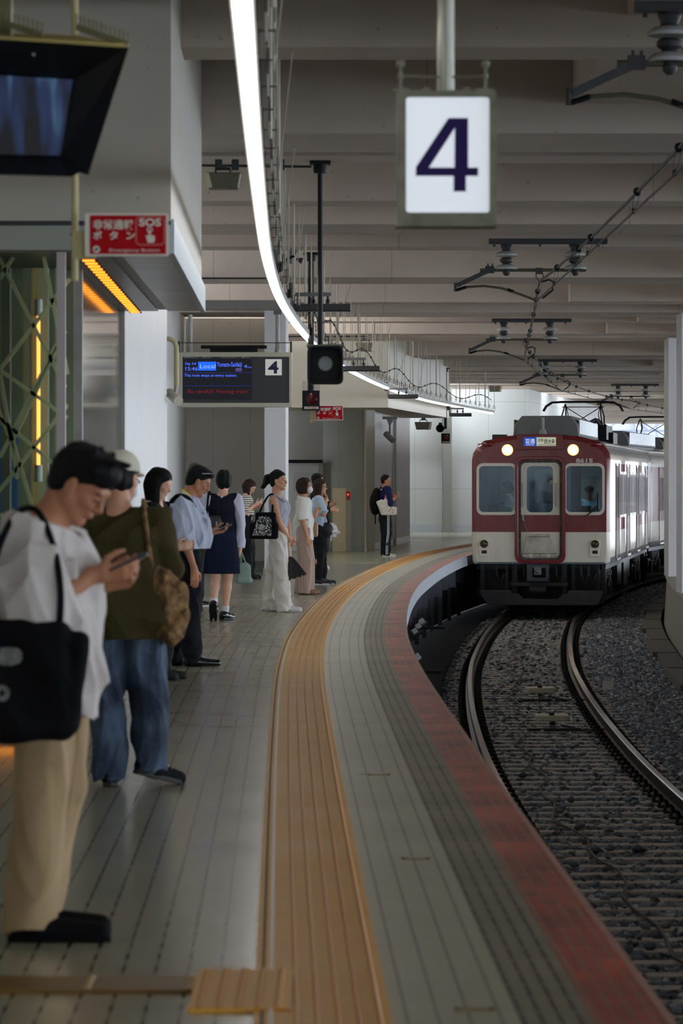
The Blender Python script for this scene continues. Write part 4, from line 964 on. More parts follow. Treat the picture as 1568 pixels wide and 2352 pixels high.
# ---- departure board
D = 50.7; c = at(538, 871, D); e = empty('departure_board', c, 0, 'dark electronic departure board with blue text and a white 4 panel', 'sign')
x0, z1 = at(407, 809, D).x - c.x, at(0, 809, D).z - c.z; x1, z0 = at(670, 0, D).x - c.x, at(0, 935, D).z - c.z
M_bf = mat('board_frame', S(178, 176, 160), .4, .2)
mb = MB(); mb.plate(rrect(x0, x1, z0, z1, .01), [rrect(x0 + .07, x1 - .035, z0 + .055, z1 - .06, .004)], .25, XZ(-.01)); mb.box(x0 + .01, x1 - .01, .1, .24, z0 + .01, z1 - .01); obj('frame', mb, M_bf, e, bevel=.006)
mb = MB(); mb.box(x0 + .06, x1 - .03, .01, .03, z0 + .05, z1 - .055); pn = obj('dark_panel', mb, mat('board_panel', S(52, 52, 56), .4), e)
def bz(px, py): v = at(px, py, D); return v.x - c.x, v.z - c.z
sx0, sz1 = bz(420, 824); sx1, sz0 = bz(578, 917)
mb = MB(); mb.box(sx0, sx1, .0, .012, sz0, sz1); scr = obj('screen', mb, mat('led_screen', S(12, 12, 20), .35, emit=((.002, .002, .006, 1), 1)), e)
BL = mat('led_blue', S(80, 110, 255), .4, emit=(S(84, 118, 255), 1.3)); RD = mat('led_red', S(120, 24, 30), .4, emit=(S(150, 26, 34), .5)); GT = mat('print_grey', S(170, 170, 170), .5)
def btext(s, px0, px1, py, size, m, par): a = bz(px0, py); return text(s, size, m, (a[0], -.003, a[1]), par, width=(px1 - px0) * D / F)
btext('Dep. 3rd', 425, 449, 838, .05, BL, scr); btext('15:46', 423, 451, 851, .07, BL, scr); btext('Yamato-Saidaiji', 498, 555, 842, .085, BL, scr); btext('4', 560, 567, 845, .06, BL, scr); btext('Cars', 568, 577, 845, .03, BL, scr)
btext('This train stops at every station.', 423, 544, 865, .05, BL, scr); btext('Be careful! Moving train!', 430, 569, 903, .07, RD, scr)
a = bz(455, 831); b_ = bz(496, 851); mb = MB(); mb.box(a[0], b_[0], -.006, .0, b_[1], a[1]); lb = obj('blue_block', mb, mat('led_blue_block', S(20, 90, 255), .4, emit=(S(20, 92, 255), 1.3)), scr)
aa = bz(458, 846); text('Local', .08, mat('led_pale_blue', S(130, 170, 255), .4, emit=(S(140, 175, 255), 1.2)), (aa[0], -.009, aa[1]), lb, width=35 * D / F)
a = bz(541, 846); b_ = bz(555, 853); mb = MB(); mb.box(a[0], b_[0], -.006, .0, b_[1], a[1]); lb = obj('violet_block', mb, mat('led_violet', S(110, 90, 160), .4, emit=(S(110, 90, 170), .5)), scr)
aa = bz(542, 852); text('B26', .03, mat('led_dim', S(40, 40, 110), .4), (aa[0], -.009, aa[1]), lb, width=12 * D / F)
for py in (856, 885.5): a = bz(421, py); b_ = bz(578, py + .8); mb = MB(); mb.box(a[0], b_[0], -.003, .0, b_[1], a[1]); obj('divider', mb, mat('led_line', S(40, 60, 170), .4, emit=(S(40, 60, 170), .4)), scr)
for s_, p0, p1 in (('発車時刻 Dep.Time', 422, 455), ('種別 Sort', 465, 486), ('行先 Destination', 507, 542), ('両数 Cars', 554, 574)):
    a = bz(p0, 822.5); text(s_, .022, GT, (a[0], .007, a[1]), pn, width=(p1 - p0) * D / F)
a = bz(609, 825); b_ = bz(647, 862); mb = MB(); mb.prism(rrect(a[0], b_[0], b_[1], a[1], .008), 0, .012, XZ(0)); n4 = obj('number_plate', mb, mat('plate_white', S(226, 226, 220), .4, emit=(S(226, 226, 220), .22)), e)
a = bz(616, 857); text('4', .22, mat('navy_print', S(20, 22, 70), .5), (a[0], -.003, a[1]), n4, bold=.006, width=24 * D / F)
mb = MB()
for px in (436, 637): a = bz(px, 809); b_ = bz(px, 722); mb.cyl((a[0], .1, a[1]), (a[0], .1, b_[1]), .029, n=12); mb.cyl((a[0], .1, a[1]), (a[0], .1, a[1] + .07), .036, n=12)
obj('hanging_pole', mb, M_gal, e)
a = bz(637, 722); b_ = bz(637, 690); mb = MB(); mb.box(a[0] - .052, a[0] + .052, .04, .16, a[1], b_[1] + .01); obj('pole_bracket', mb, M_steel, e)
a = bz(461, 800); b_ = bz(612, 793); mb = MB(); mb.box(a[0], b_[0], .02, .2, a[1], b_[1]); mb.box(a[0] + .12, b_[0] - .12, .05, .15, z1, a[1]); obj('top_box', mb, M_black, e)
mb = MB(); a = bz(410, 787); b_ = bz(668, 787); mb.cyl((a[0], .05, a[1]), (b_[0], .05, b_[1]), .006, n=6)
for X in (a[0], b_[0]): mb.box(X - .012, X + .012, .03, .07, z1, a[1] + .02)
obj('top_wire', mb, M_dark, e)
# support girder for the board
mb = MB(); a = at(467, 712, 50.9); b_ = at(660, 691, 50.9); mb.box(-3.2, b_.x, 50.7, 51.0, a.z, b_.z); o = mb.build('support_girder', mat('girder_grey', S(120, 120, 118), .5)); tag(o, 'grey horizontal girder carrying the departure board poles', 'girder')
# ---- SOS signs
M_sr = mat('sign_red', S(172, 12, 24), .6, spec=.15); M_sw = mat('sign_white', S(224, 220, 210), .45); M_sk = mat('sign_ink', (.01, .01, .01, 1), .5)
def sos(D, x0p, x1p, y0p, y1p, lab, side=.1, polex=None, py0=0, py1=640, pr=.0):
    a = at(x0p, y1p, D); b_ = at(x1p, y0p, D); w, h = b_.x - a.x, b_.z - a.z; e = empty('emergency_button_sign', a, 0, lab, 'sign')
    mb = MB(); mb.prism(rrect(0, w, 0, h, .006), 0, .02, XZ(0)); bk = obj('sign_board', mb, M_sw, e)
    mb = MB(); r0 = side * w; mb.box(r0, w - .025 * w, -.002, 0, .045 * h, .955 * h); rd = obj('red_field', mb, M_sr, bk)
    W_ = w - .025 * w - r0; tx = lambda f: r0 + f * W_
    text('非常通報', .235 * h, M_sw, (tx(.04), -.004, .645 * h), rd, width=.53 * W_, bold=.001); 
    for ch, f in (('ボ', .04), ('タ', .25), ('ン', .465)): text(ch, .215 * h, M_sw, (tx(f), -.004, .40 * h), rd, width=.115 * W_, bold=.001)
    text('Emergency Button', .105 * h, M_sw, (tx(.25), -.004, .10 * h), rd, width=.66 * W_)
    mb = MB(); mb.plate(rrect(tx(.6), tx(.985), .25 * h, .93 * h, .02), [rrect(tx(.615), tx(.97), .275 * h, .905 * h, .014)], -.002, XZ(-.002)); obj('outline', mb, mat('sign_pink', S(206, 120, 110), .5), rd)
    text('SOS', .24 * h, M_sw, (tx(.645), -.004, .705 * h), rd, width=.29 * W_, bold=.0015)
    hx, hz, u = tx(.79), .31 * h, .0052 * h / .1725 * .34 * 10 / 2
    u = .34 * h / 10; P = [(-1.6, 0), (2.6, 0), (3.2, 1.6), (3.2, 4.6), (2.6, 5), (.5, 5), (.5, 8), (.1, 9), (-.6, 9), (-1, 8), (-1, 4.6), (-2.2, 5.2), (-2.9, 4.8), (-2.2, 2.5)]
    mb = MB(); mb.prism([(hx + x * u, hz + z * u) for x, z in P], -.004, -.002, XZ(0)); mb.plate([(hx - .2 * u + 2 * u * math.cos(t * PI / 8), hz + 9 * u + 2 * u * math.sin(t * PI / 8)) for t in range(16)], [[(hx - .2 * u + 1.3 * u * math.cos(t * PI / 8), hz + 9 * u + 1.3 * u * math.sin(t * PI / 8)) for t in range(16)]], -.002, XZ(-.002)); obj('hand_symbol', mb, M_sw, rd)
    mb = MB(); mb.lathe([(.002, -.005), (.085 * h, -.005), (.085 * h, -.002)], (tx(.085), 0, .155 * h), 20, axis='y'); rb = obj('round_badge', mb, M_sw, rd)
    mb = MB(); mb.cbox((tx(.085), -.006, .155 * h), (.1 * h, .002, .045 * h), (0, R(-28), 0)); obj('arrow', mb, M_sk, rb)
    mb = MB(); pa = at(polex, py0, D + .03); pb = at(polex, py1, D + .03); X = pa.x - a.x; r = pr or .0145
    mb.cyl((X, .05, pa.z - a.z), (X, .05, pb.z - a.z), r, n=12); mb.box(X - .01, .04, .02, .05, -.01, h * .6 ); obj('pole', mb, mat('cream_pole', S(176, 166, 120), .5), e, smooth=True, angle=30)
    mb = MB()
    for z in (.08 * h, .5 * h): mb.plate([(X + .02 * math.cos(t), .05 + .02 * math.sin(t)) for t in [k * PI / 6 for k in range(12)]], [[(X + .0148 * math.cos(t), .05 + .0148 * math.sin(t)) for t in [k * PI / 6 for k in range(12)]]], .008, lambda v: Vector((v.x, v.y, v.z + z))); mb.box(X + .015, X + .04, .03, .05, z, z + .008); mb.ball((X + .055, .012, z + .01), .005, 6, 4); 
    obj('clamp', mb, M_dark, e)
sos(15.8, 195, 386, 490, 588, 'nearest red SOS emergency button sign on a cream pole', .06, 171, -60, 645)
sos(46.4, 724, 788, 931, 965, 'distant smaller red SOS emergency button sign right of the signal box', .02, 714, 880, 970)
# ---- near monitor
D = 13.6; e = empty('platform_monitor', at(150, 240, D), 0, 'large black hooded monitor showing a bluish platform camera picture', 'monitor'); c = e.location
def mq(px, py, d=0.0): v = at(px, py, D); return Vector((v.x - c.x, d, v.z - c.z))
M_mon = mat('monitor_black', (.006, .006, .007, 1), .5)
cor = [(-230, 50), (305, 112), (210, 408), (150, 400), (-230, 398)]
sc_c = [(-230, 150), (168, 182), (140, 358), (-230, 350)]
mb = MB(); fr = [mq(x, y, -.14) for x, y in cor[:3]] + [mq(x, y, -.0) for x, y in cor[3:]]
o5 = [(-230, 84), (300, 118), (208, 408), (190, 402), (170, 412), (-230, 402)]
# hood rim, slanting back to the screen plane
mb = MB(); hole = [(-215, 150), (170, 180), (138, 360), (-215, 352)]
n5 = [mq(x, y, -.12) for x, y in o5]; hb_ = [mq(x, y, .02) for x, y in hole]
vs = n5 + hb_
idx = [(0, 1, 7, 6), (1, 2, 8, 7), (2, 3, 8), (3, 4, 8), (4, 5, 9, 8), (5, 0, 6, 9)]
mb.add(vs, idx); bkp = [mq(x - 70, 240 + (y - 240) * .8, .30) for x, y in o5]; mb.add(n5 + bkp, [(i, (i + 1) % 6, 6 + (i + 1) % 6, 6 + i) for i in range(6)] + [(11, 10, 9, 8, 7, 6)])
hd = obj('hood', mb, M_mon, e, normals=True)
m, t, b = newmat('camera_picture'); tcn = t.n('ShaderNodeTexCoord'); mp = t.n('ShaderNodeMapping'); t.l(tcn.outputs['Object'], mp.inputs[0]); mp.inputs['Rotation'].default_value = (0, R(-28), 0); mp.inputs['Scale'].default_value = (9, 1, 1.6)
nz = t.n('ShaderNodeTexNoise'); nz.inputs['Scale'].default_value = 1.6; nz.inputs['Detail'].default_value = 2; t.l(mp.outputs[0], nz.inputs['Vector'])
s3 = t.n('ShaderNodeSeparateXYZ'); t.l(tcn.outputs['Object'], s3.inputs[0])
rp = t.n('ShaderNodeValToRGB'); f_ = t.m('ADD', nz.outputs[0], t.m('MULTIPLY', t.m('SUBTRACT', s3.outputs[2], .0), .9)); t.l(f_, rp.inputs[0])
ee = rp.color_ramp.elements; ee[0].position = .42; ee[0].color = S(14, 18, 26); ee[1].position = .78; ee[1].color = S(110, 160, 190); x_ = ee.new(.58); x_.color = S(34, 52, 92)
b.inputs['Base Color'].default_value = (.01, .01, .01, 1); t.l(rp.outputs[0], b.inputs['Emission Color']); b.inputs['Emission Strength'].default_value = .9
mb = MB(); sv = [mq(x, y, .015) for x, y in ((-215, 160), (166, 182), (138, 356), (-215, 350))]; mb.add(sv + [v + Vector((0, .01, 0)) for v in sv], [(0, 1, 2, 3), (7, 6, 5, 4), (0, 4, 5, 1), (1, 5, 6, 2), (2, 6, 7, 3), (3, 7, 4, 0)]); obj('screen', mb, m, e)
mb = MB(); tp = [mq(-230, 50, -.0), mq(165, 62, -.0), mq(285, 104, -.12), mq(285, 118, -.12), mq(-230, 86, -.12)]
mb.add([mq(-230, 46, .3), mq(160, 58, .3), mq(290, 108, -.1), mq(-230, 78, -.1), mq(-230, 60, .3), mq(160, 72, .3), mq(298, 118, -.1), mq(-230, 88, -.1)], [(0, 1, 2, 3), (7, 6, 5, 4), (0, 4, 5, 1), (1, 5, 6, 2), (2, 6, 7, 3), (3, 7, 4, 0)]); obj('top_cover', mb, mat('mustard_cover', S(176, 160, 96), .5), e)
for (x0, y0, x1, y1, n_) in ((15, 58, 100, 84, 9), (178, 66, 235, 86, 7), (235, 86, 296, 106, 7)):
    mb = MB(); mb.beam(mq(x0, y0, -.05), mq(x1, y1, -.05), .03, .02)
    for k in range(n_):
        a = mq(x0 + (x1 - x0) * k / (n_ - 1), y0 + (y1 - y0) * k / (n_ - 1), -.05)
        for dy in (-.02, .02): mb.cyl(a, a + Vector((0, dy, .045)), .0022, n=4)
    obj('bird_spikes', mb, mat('spike_olive', S(90, 84, 50), .5), e)
mb = MB(); a = mq(-10, 70, .1); mb.box(a.x - .03, a.x + .05, .05, .15, a.z - .05, a.z + .35); obj('bracket', mb, mat('olive_bracket', S(110, 104, 70), .6), e)
mb = MB(); a = mq(83, 134, -.12); mb.ball(a, .006, 8, 6); obj('screw', mb, M_gal, e)
# ---- CCTV cameras and ceiling lamps
e = empty('security_camera', at(372, 770, 35.4), 0, 'cream security camera on a bent arm beside the departure board', 'camera'); c = e.location
def cq(px, py, d=0.0): v = at(px, py, 35.4); return Vector((v.x - c.x, d, v.z - c.z))
mb = MB(); a = cq(352, 752); b_ = cq(374, 798); mb.box(a.x, a.x + .03, -.02, .16, b_.z, a.z); mb.box(b_.x - .02, b_.x, -.02, .1, b_.z, a.z); mb.box(a.x, b_.x, .06, .1, b_.z + .03, b_.z + .05); mb.box(a.x, b_.x, .06, .1, a.z - .05, a.z - .03); obj('wall_bracket', mb, M_cream, e)
mb = MB(); mb.tube([cq(372, 778), cq(388, 778), cq(400, 784), cq(405, 796), cq(405, 886)], .024, 10); obj('bent_arm', mb, M_cream, e, smooth=True)
mb = MB(); mb.cyl(cq(405, 886), cq(402, 905), .02, n=8); mb.beam(cq(380, 900, -.02), cq(414, 925, -.02), .03, .02); obj('camera_mount', mb, M_gal, e)
mb = MB(); mb.cyl(cq(388, 902, .08), cq(411, 922, -.14), .046, .046, 16); cb_ = obj('camera_body', mb, mat('pale_camera', S(196, 194, 178), .4), e, smooth=True)
mb = MB(); mb.tube([cq(386, 900, .1), cq(380, 894, .05), cq(381, 906, .0), cq(390, 910, -.02)], .008, 6); mb.tube([cq(367, 738), cq(370, 752), cq(366, 768)], .012, 6); obj('cable', mb, M_black, e)
mb = MB(); a = cq(361, 724); b_ = cq(382, 740); mb.box(a.x, b_.x, 0, .08, b_.z, a.z); obj('junction_box', mb, M_gal, e)
e = empty('security_camera', at(895, 960, 84), 0, 'small grey security camera hanging under the far bulkhead', 'camera'); c = e.location
mb = MB(); mb.box(-.16, .16, -.08, .08, -.03, .03); mb.prism([(-.07, -.03), (.07, -.03), (.02, -.16), (-.02, -.16)], -.04, .04, XZ(0)); mb.cyl((0, 0, -.15), (0, 0, -.36), .02, n=8); obj('ceiling_mount', mb, M_steel, e)
mb = MB(); mb.cyl((-.09, .05, -.34), (.07, -.12, -.50), .065, n=12); obj('camera_body', mb, M_gal, e, smooth=True)
def box_lamp(px, py, D, w, lab, flip=1):
    e = empty('wall_lamp', at(px, py, D), 0, lab, 'lamp', 'wedge lamps under the ceiling'); s = w
    mb = MB(); mb.prism([(-.5 * s, .22 * s), (.5 * s, .22 * s), (.42 * s, -.22 * s), (-.40 * s, -.22 * s)], -.12, .12, XZ(0)); obj('lamp_case', mb, mat('olive_case', S(96, 92, 78), .5, noise=(6, .3)), e, bevel=.01)
    mb = MB(); mb.prism([(flip * .5 * s, .2 * s), (flip * .38 * s, .2 * s), (flip * .28 * s, -.2 * s), (flip * .42 * s, -.22 * s)], -.13, -.11, XZ(0)); obj('pale_end', mb, mat('pale_lamp_end', S(190, 184, 160), .4), e)
    mb = MB(); mb.tube([(-.2 * s, 0, .22 * s), (-.2 * s, 0, .34 * s), (.2 * s, 0, .34 * s), (.2 * s, 0, .22 * s)], .014, 6); mb.box(-.12 * s, .12 * s, -.03, .03, .34 * s, .46 * s); obj('bracket', mb, M_dark, e)
box_lamp(512, 416, 32.0, .30, 'olive wedge lamp under the ceiling left of the light line, nearest', -1)
box_lamp(839, 797, 71.0, .37, 'olive wedge lamp hanging right of the hooded signal, middle distance', 1)
box_lamp(972, 978, 88.0, .40, 'olive wedge lamp under the right end of the far bulkhead', 1)
box_lamp(1137, 893, 112.0, .40, 'small olive wedge lamp under the ceiling in front of the white wall', 1)
box_lamp(676, 686, 60.5, .34, 'olive wedge lamp partly behind the light line hangers', 1)
# conduit pipes on beams
mb = MB(); a = at(463, 380, 32.4); b_ = at(715, 383, 32.4); mb.cyl(a, b_, .012, n=6)
for px in (502, 540, 645): v = at(px, 380, 32.4); mb.box(v.x - .03, v.x + .03, v.y - .03, v.y + .03, v.z - .04, v.z + .05)
o = mb.build('conduit_pipe', M_dark); tag(o, 'thin dark conduit along the beam left of the black hanging pole', 'pipe')
mb = MB(); mb.cyl(at(463, 639.5, 51.8), at(610, 639.5, 51.8), .01, n=6); o = mb.build('conduit_pipe', M_dark); tag(o, 'thin dark conduit on the ceiling above the departure board', 'pipe')
mb = MB(); mb.cyl(at(658, 773, 72.2), at(845, 773, 72.2), .012, n=6); o = mb.build('conduit_pipe', M_dark); tag(o, 'thin dark conduit leading to the middle wedge lamp', 'pipe')
# small sensor cameras clamped by the light line
e = empty('sensor_camera', at(638, 595, 37.5), 0, 'grey twin sensor box with black arm above the light line', 'camera')
mb = MB(); mb.box(-.05, .045, -.06, .06, -.04, .09); obj('sensor_case', mb, M_steel, e, bevel=.006)
mb = MB(); mb.ball((0, 0, -.08), .055, 12, 8); mb.tube([(-.08, 0, -.02), (.02, 0, -.03), (.16, 0, .03)], .014, 6); obj('black_arm', mb, M_black, e, smooth=True)
e = empty('sensor_camera', at(669, 588, 38.5), 0, 'tilted grey sensor box with small horn right of the twin sensor', 'camera')
mb = MB(); mb.cbox((0, 0, 0), (.07, .08, .15), (0, R(24), 0)); obj('sensor_case', mb, M_steel, e)
mb = MB(); mb.cyl((.05, 0, -.03), (.11, 0, -.05), .012, .035, 10); obj('horn', mb, M_dark, e)
# cream cabinet and alarm
x0 = at(763, 0, 82.2).x; x1 = at(794, 0, 82.2).x; e = empty('equipment_cabinet', ((x0 + x1) / 2, 82.2, 0), 0, 'tall narrow cream equipment cabinet in front of the far wall', 'cabinet'); w = (x1 - x0) / 2
mb = MB(); mb.box(-w, w, -.1, .2, 0, 1.36); obj('cabinet_body', mb, mat('cabinet_cream', S(196, 184, 150), .5), e, bevel=.01)
mb = MB(); mb.box(-w + .02, w - .02, -.112, -.1, .18, 1.33); obj('door', mb, mat('cabinet_door_cream', S(200, 188, 154), .5), e)
e = empty('fire_alarm_box', (at(799, 0, 82.2).x, 82.15, 1.25), 0, 'narrow grey hydrant box with a small glowing red lamp beside the cream cabinet', 'alarm')
mb = MB(); mb.box(-.05, .07, -.05, .2, -1.25, .1); obj('box_case', mb, mat('alarm_grey', S(150, 146, 134), .5), e)
mb = MB(); mb.box(-.035, .05, -.06, -.05, -.14, .04); obj('red_plate', mb, mat('alarm_red', S(150, 20, 24), .4), e)
mb = MB(); mb.ball((.0, -.065, -.03), .018, 8, 6); obj('red_lamp', mb, mat('alarm_lamp', S(255, 30, 20), .4, emit=((1, .05, .03, 1), 4)), e)
# ============================================================ overhead line
M_w = mat('wire_dark', S(34, 31, 28), .5, .4); M_ins = mat('insulator_glaze', S(186, 190, 190), .25); M_pipe = mat('olive_pipe', S(92, 90, 76), .5, .3)
def tc(Y): return off(Y, -1.49)
Ds = [22.0, 43.5, 64.8, 86.3, 108, 129.5]
nms = ['cut off by the top right corner', 'largest fully visible', 'second', 'third', 'fourth', 'farthest small']
att = []
for k, D in enumerate(Ds):
    c = tc(D); zt = ZB if k else ZB; e = empty('wire_bracket', (c.x, D, zt), 0, nms[k] + ' overhead wire bracket with twin insulators under the ceiling', 'bracket', 'overhead wire brackets')
    mb = MB(); mb.box(-.56, .78, -.05, .05, -.06, 0)
    for x in (-.5, -.36, .02, .36, .68): mb.cyl((x, 0, -.06), (x, 0, -.09), .015, n=6)
    obj('top_beam', mb, M_dark, e)
    for x in (-.36, .42):
        mb = MB(); mb.lathe([(.06, -.06), (.07, -.08), (.05, -.13), (.06, -.15)], (x, 0, 0), 14); 
        mb.lathe([(.05, -.21), (.075, -.23), (.075, -.26), (.045, -.28), (.05, -.30)], (x, 0, 0), 14); mb.lathe([(.03, -.33), (.045, -.37), (.04, -.40), (.02, -.42)], (x, 0, 0), 12); cp = obj('insulator', mb, M_dark, e, smooth=True)
        for z in (-.15, -.30):
            mb = MB(); mb.lathe([(.05, z + .01), (.09, z), (.122, z - .025), (.128, z - .045), (.11, z - .05), (.05, z - .04)], (x, 0, 0), 22); obj('disc', mb, M_ins, cp, smooth=True)
    mb = MB(); mb.cyl((-.66, 0, -.355), (.54, 0, -.355), .02, n=10); obj('cross_tube', mb, M_pipe, e, smooth=True)
    mb = MB(); mb.beam((-.56, 0, -.36), (-.92, -.05, -.53), .04, .05); mb.box(-.60, -.50, -.03, .03, -.39, -.31); mb.cyl((-.94, -.05, -.5), (-.94, -.05, -.6), .02, n=6)
    for x in (-.57, -.52): mb.cyl((x, 0, -.31), (x, 0, -.28), .01, n=6)
    obj('drop_arm', mb, M_dark, e)
    mb = MB(); pts = [(-.93, -.05, -.585), (-.82, -.04, -.55), (-.62, -.03, -.535), (-.42, -.02, -.56), (-.2, 0, -.63), (-.02, 0, -.70)]; mb.tube(pts, .014, 8); obj('steady_arm', mb, M_pipe, e, smooth=True)
    mb = MB(); mb.tube([pts[0], pts[1]], .02, 6); obj('arm_sleeve', mb, M_black, e); mb = MB(); mb.tube([(-.35, -.02, -.575), (-.28, 0, -.60)], .02, 6); obj('arm_sleeve', mb, M_black, e)
    mb = MB(); mb.box(-.03, .05, -.03, .03, -.40, -.33)
    for x in (-.02, .045): mb.tube([(x, 0, -.38), (x * 1.3, 0, -.43), (.012, 0, -.485)], .007, 6)
    obj('hook', mb, M_dark, e)
    att.append((c.x, D))
mes, con = [], []
for k in range(len(Ds) - 1):
    (xa, Da), (xb, Db) = att[k], att[k + 1]
    for j in range(12):
        f = j / 12; D = Da + (Db - Da) * f; x = xa + (xb - xa) * f; sag = .12 * 4 * f * (1 - f)
        mes.append(Vector((x + .012, D, ZB - .485 + .0 - sag * .6))); con.append(Vector((x - .02, D, ZB - .705)))
pre = Vector((att[0][0] + .05, 5, ZB - .5)); mes = [pre] + mes; con = [Vector((pre.x, 5, ZB - .70))] + con
x_, D_ = att[-1]; mes += [Vector((x_, D_, ZB - .485)), Vector((28, 190, ZB - .3))]; con += [Vector((x_, D_, ZB - .705)), Vector((28, 190, ZB - .6))]
mb = MB(); mb.tube(mes, .012, 6); o = mb.build('messenger_wire', M_w); tag(o, 'upper messenger wire of the overhead line with dark balls', 'wire'); mw = o
mb = MB(); mb.tube(con, .0085, 6); o = mb.build('contact_wire', M_w); tag(o, 'lower contact wire of the overhead line above the track', 'wire')
for i in range(1, len(mes) - 2):
    if (i - 1) % 3 in (1,) or (i - 1) % 3 == 2 and i % 2:
        mb = MB(); mb.ball(mes[i], .034, 12, 8); obj('wire_ball', mb, M_black, mw, smooth=True)
        mb = MB()
        for s1 in (-.012, .012): mb.tube([mes[i] + Vector((s1, 0, 0)), (mes[i] + con[i]) / 2 + Vector((s1 * 1.6, 0, 0)), con[i]], .0022, 4)
        mb.box(con[i].x - .012, con[i].x + .012, con[i].y - .02, con[i].y + .02, con[i].z - .01, con[i].z + .03); obj('dropper', mb, M_w, mw)
for k in (1, 2, 3, 4):
    x, D = att[k]; mb = MB(); mb.tube([(x + .01, D - .6, ZB - .52), (x + .08, D - .7, ZB - .50), (x + .13, D - .8, ZB - .53), (x + .12, D - .8, ZB - .62), (x + .02, D - .6, ZB - .70)], .011, 6); obj('jumper_cable', mb, M_black, mw)
# ============================================================ implicit modelling for figures, bags and hair
def rotm(pitch=0, yaw=0, roll=0):
    """x forward, y left, z up; pitch>0 looks down, yaw>0 turns left, roll>0 tilts right"""
    return (Matrix.Rotation(yaw, 3, 'Z') @ Matrix.Rotation(pitch, 3, 'Y') @ Matrix.Rotation(roll, 3, 'X'))
def rc(a, b, ra, rb=None, sq=None, rot=None, cuts=(), k=None):
    return dict(t='rc', a=Vector(a), b=Vector(b), ra=ra, rb=ra if rb is None else rb, sq=sq, rot=rot, cuts=cuts, k=k)
def el(c, r, rot=None, cuts=(), k=None, neg=False):
    return dict(t='el', c=Vector(c), r=r if isinstance(r, (tuple, list)) else (r, r, r), rot=rot, cuts=cuts, k=k, neg=neg)
def bx(c, h, r=.01, rot=None, cuts=(), k=None):
    return dict(t='bx', c=Vector(c), h=h, r=r, rot=rot, cuts=cuts, k=k)
def _bounds(p):
    if p['t'] == 'rc':
        s = max(p['sq']) if p['sq'] else 1; R0 = max(p['ra'], p['rb']) * s
        return [min(p['a'][i], p['b'][i]) - R0 for i in range(3)], [max(p['a'][i], p['b'][i]) + R0 for i in range(3)]
    m = max(p['r']) if p['t'] == 'el' else math.sqrt(sum(x * x for x in p['h'])) + p['r']
    return [p['c'][i] - m for i in range(3)], [p['c'][i] + m for i in range(3)]
def _eval(p, X, Y, Z):
    if p['t'] == 'rc':
        a, b = p['a'], p['b']; qx, qy, qz = X - a.x, Y - a.y, Z - a.z; d = b - a; sc = 1.0
        if p['rot'] is not None or p['sq']:
            M = p['rot'].transposed() if p['rot'] is not None else Matrix.Identity(3)
            nx = M[0][0] * qx + M[0][1] * qy + M[0][2] * qz; ny = M[1][0] * qx + M[1][1] * qy + M[1][2] * qz; nz_ = M[2][0] * qx + M[2][1] * qy + M[2][2] * qz
            qx, qy, qz = nx, ny, nz_; d = M @ d
            if p['sq']:
                s = p['sq']; qx, qy, qz = qx / s[0], qy / s[1], qz / s[2]; d = Vector((d.x / s[0], d.y / s[1], d.z / s[2])); sc = min(s)
        L2 = max(d.length_squared, 1e-9); h = np.clip((qx * d.x + qy * d.y + qz * d.z) / L2, 0, 1)
        dist = (np.sqrt((qx - d.x * h) ** 2 + (qy - d.y * h) ** 2 + (qz - d.z * h) ** 2) - (p['ra'] + (p['rb'] - p['ra']) * h)) * sc
    else:
        c = p['c']; qx, qy, qz = X - c.x, Y - c.y, Z - c.z
        if p['rot'] is not None:
            M = p['rot'].transposed(); nx = M[0][0] * qx + M[0][1] * qy + M[0][2] * qz; ny = M[1][0] * qx + M[1][1] * qy + M[1][2] * qz; nz_ = M[2][0] * qx + M[2][1] * qy + M[2][2] * qz
            qx, qy, qz = nx, ny, nz_
        if p['t'] == 'el':
            r = p['r']; k0 = np.sqrt((qx / r[0]) ** 2 + (qy / r[1]) ** 2 + (qz / r[2]) ** 2) + 1e-6
            k1 = np.sqrt((qx / r[0] ** 2) ** 2 + (qy / r[1] ** 2) ** 2 + (qz / r[2] ** 2) ** 2) + 1e-6
            dist = k0 * (k0 - 1) / k1
        else:
            h = p['h']; ax, ay, az = np.abs(qx) - h[0] + p['r'], np.abs(qy) - h[1] + p['r'], np.abs(qz) - h[2] + p['r']
            dist = np.sqrt(np.maximum(ax, 0) ** 2 + np.maximum(ay, 0) ** 2 + np.maximum(az, 0) ** 2) + np.minimum(np.maximum(ax, np.maximum(ay, az)), 0) - p['r']
    for pt, n in p['cuts']:
        n = Vector(n).normalized(); dist = np.maximum(dist, (X - pt[0]) * n.x + (Y - pt[1]) * n.y + (Z - pt[2]) * n.z)
    return dist
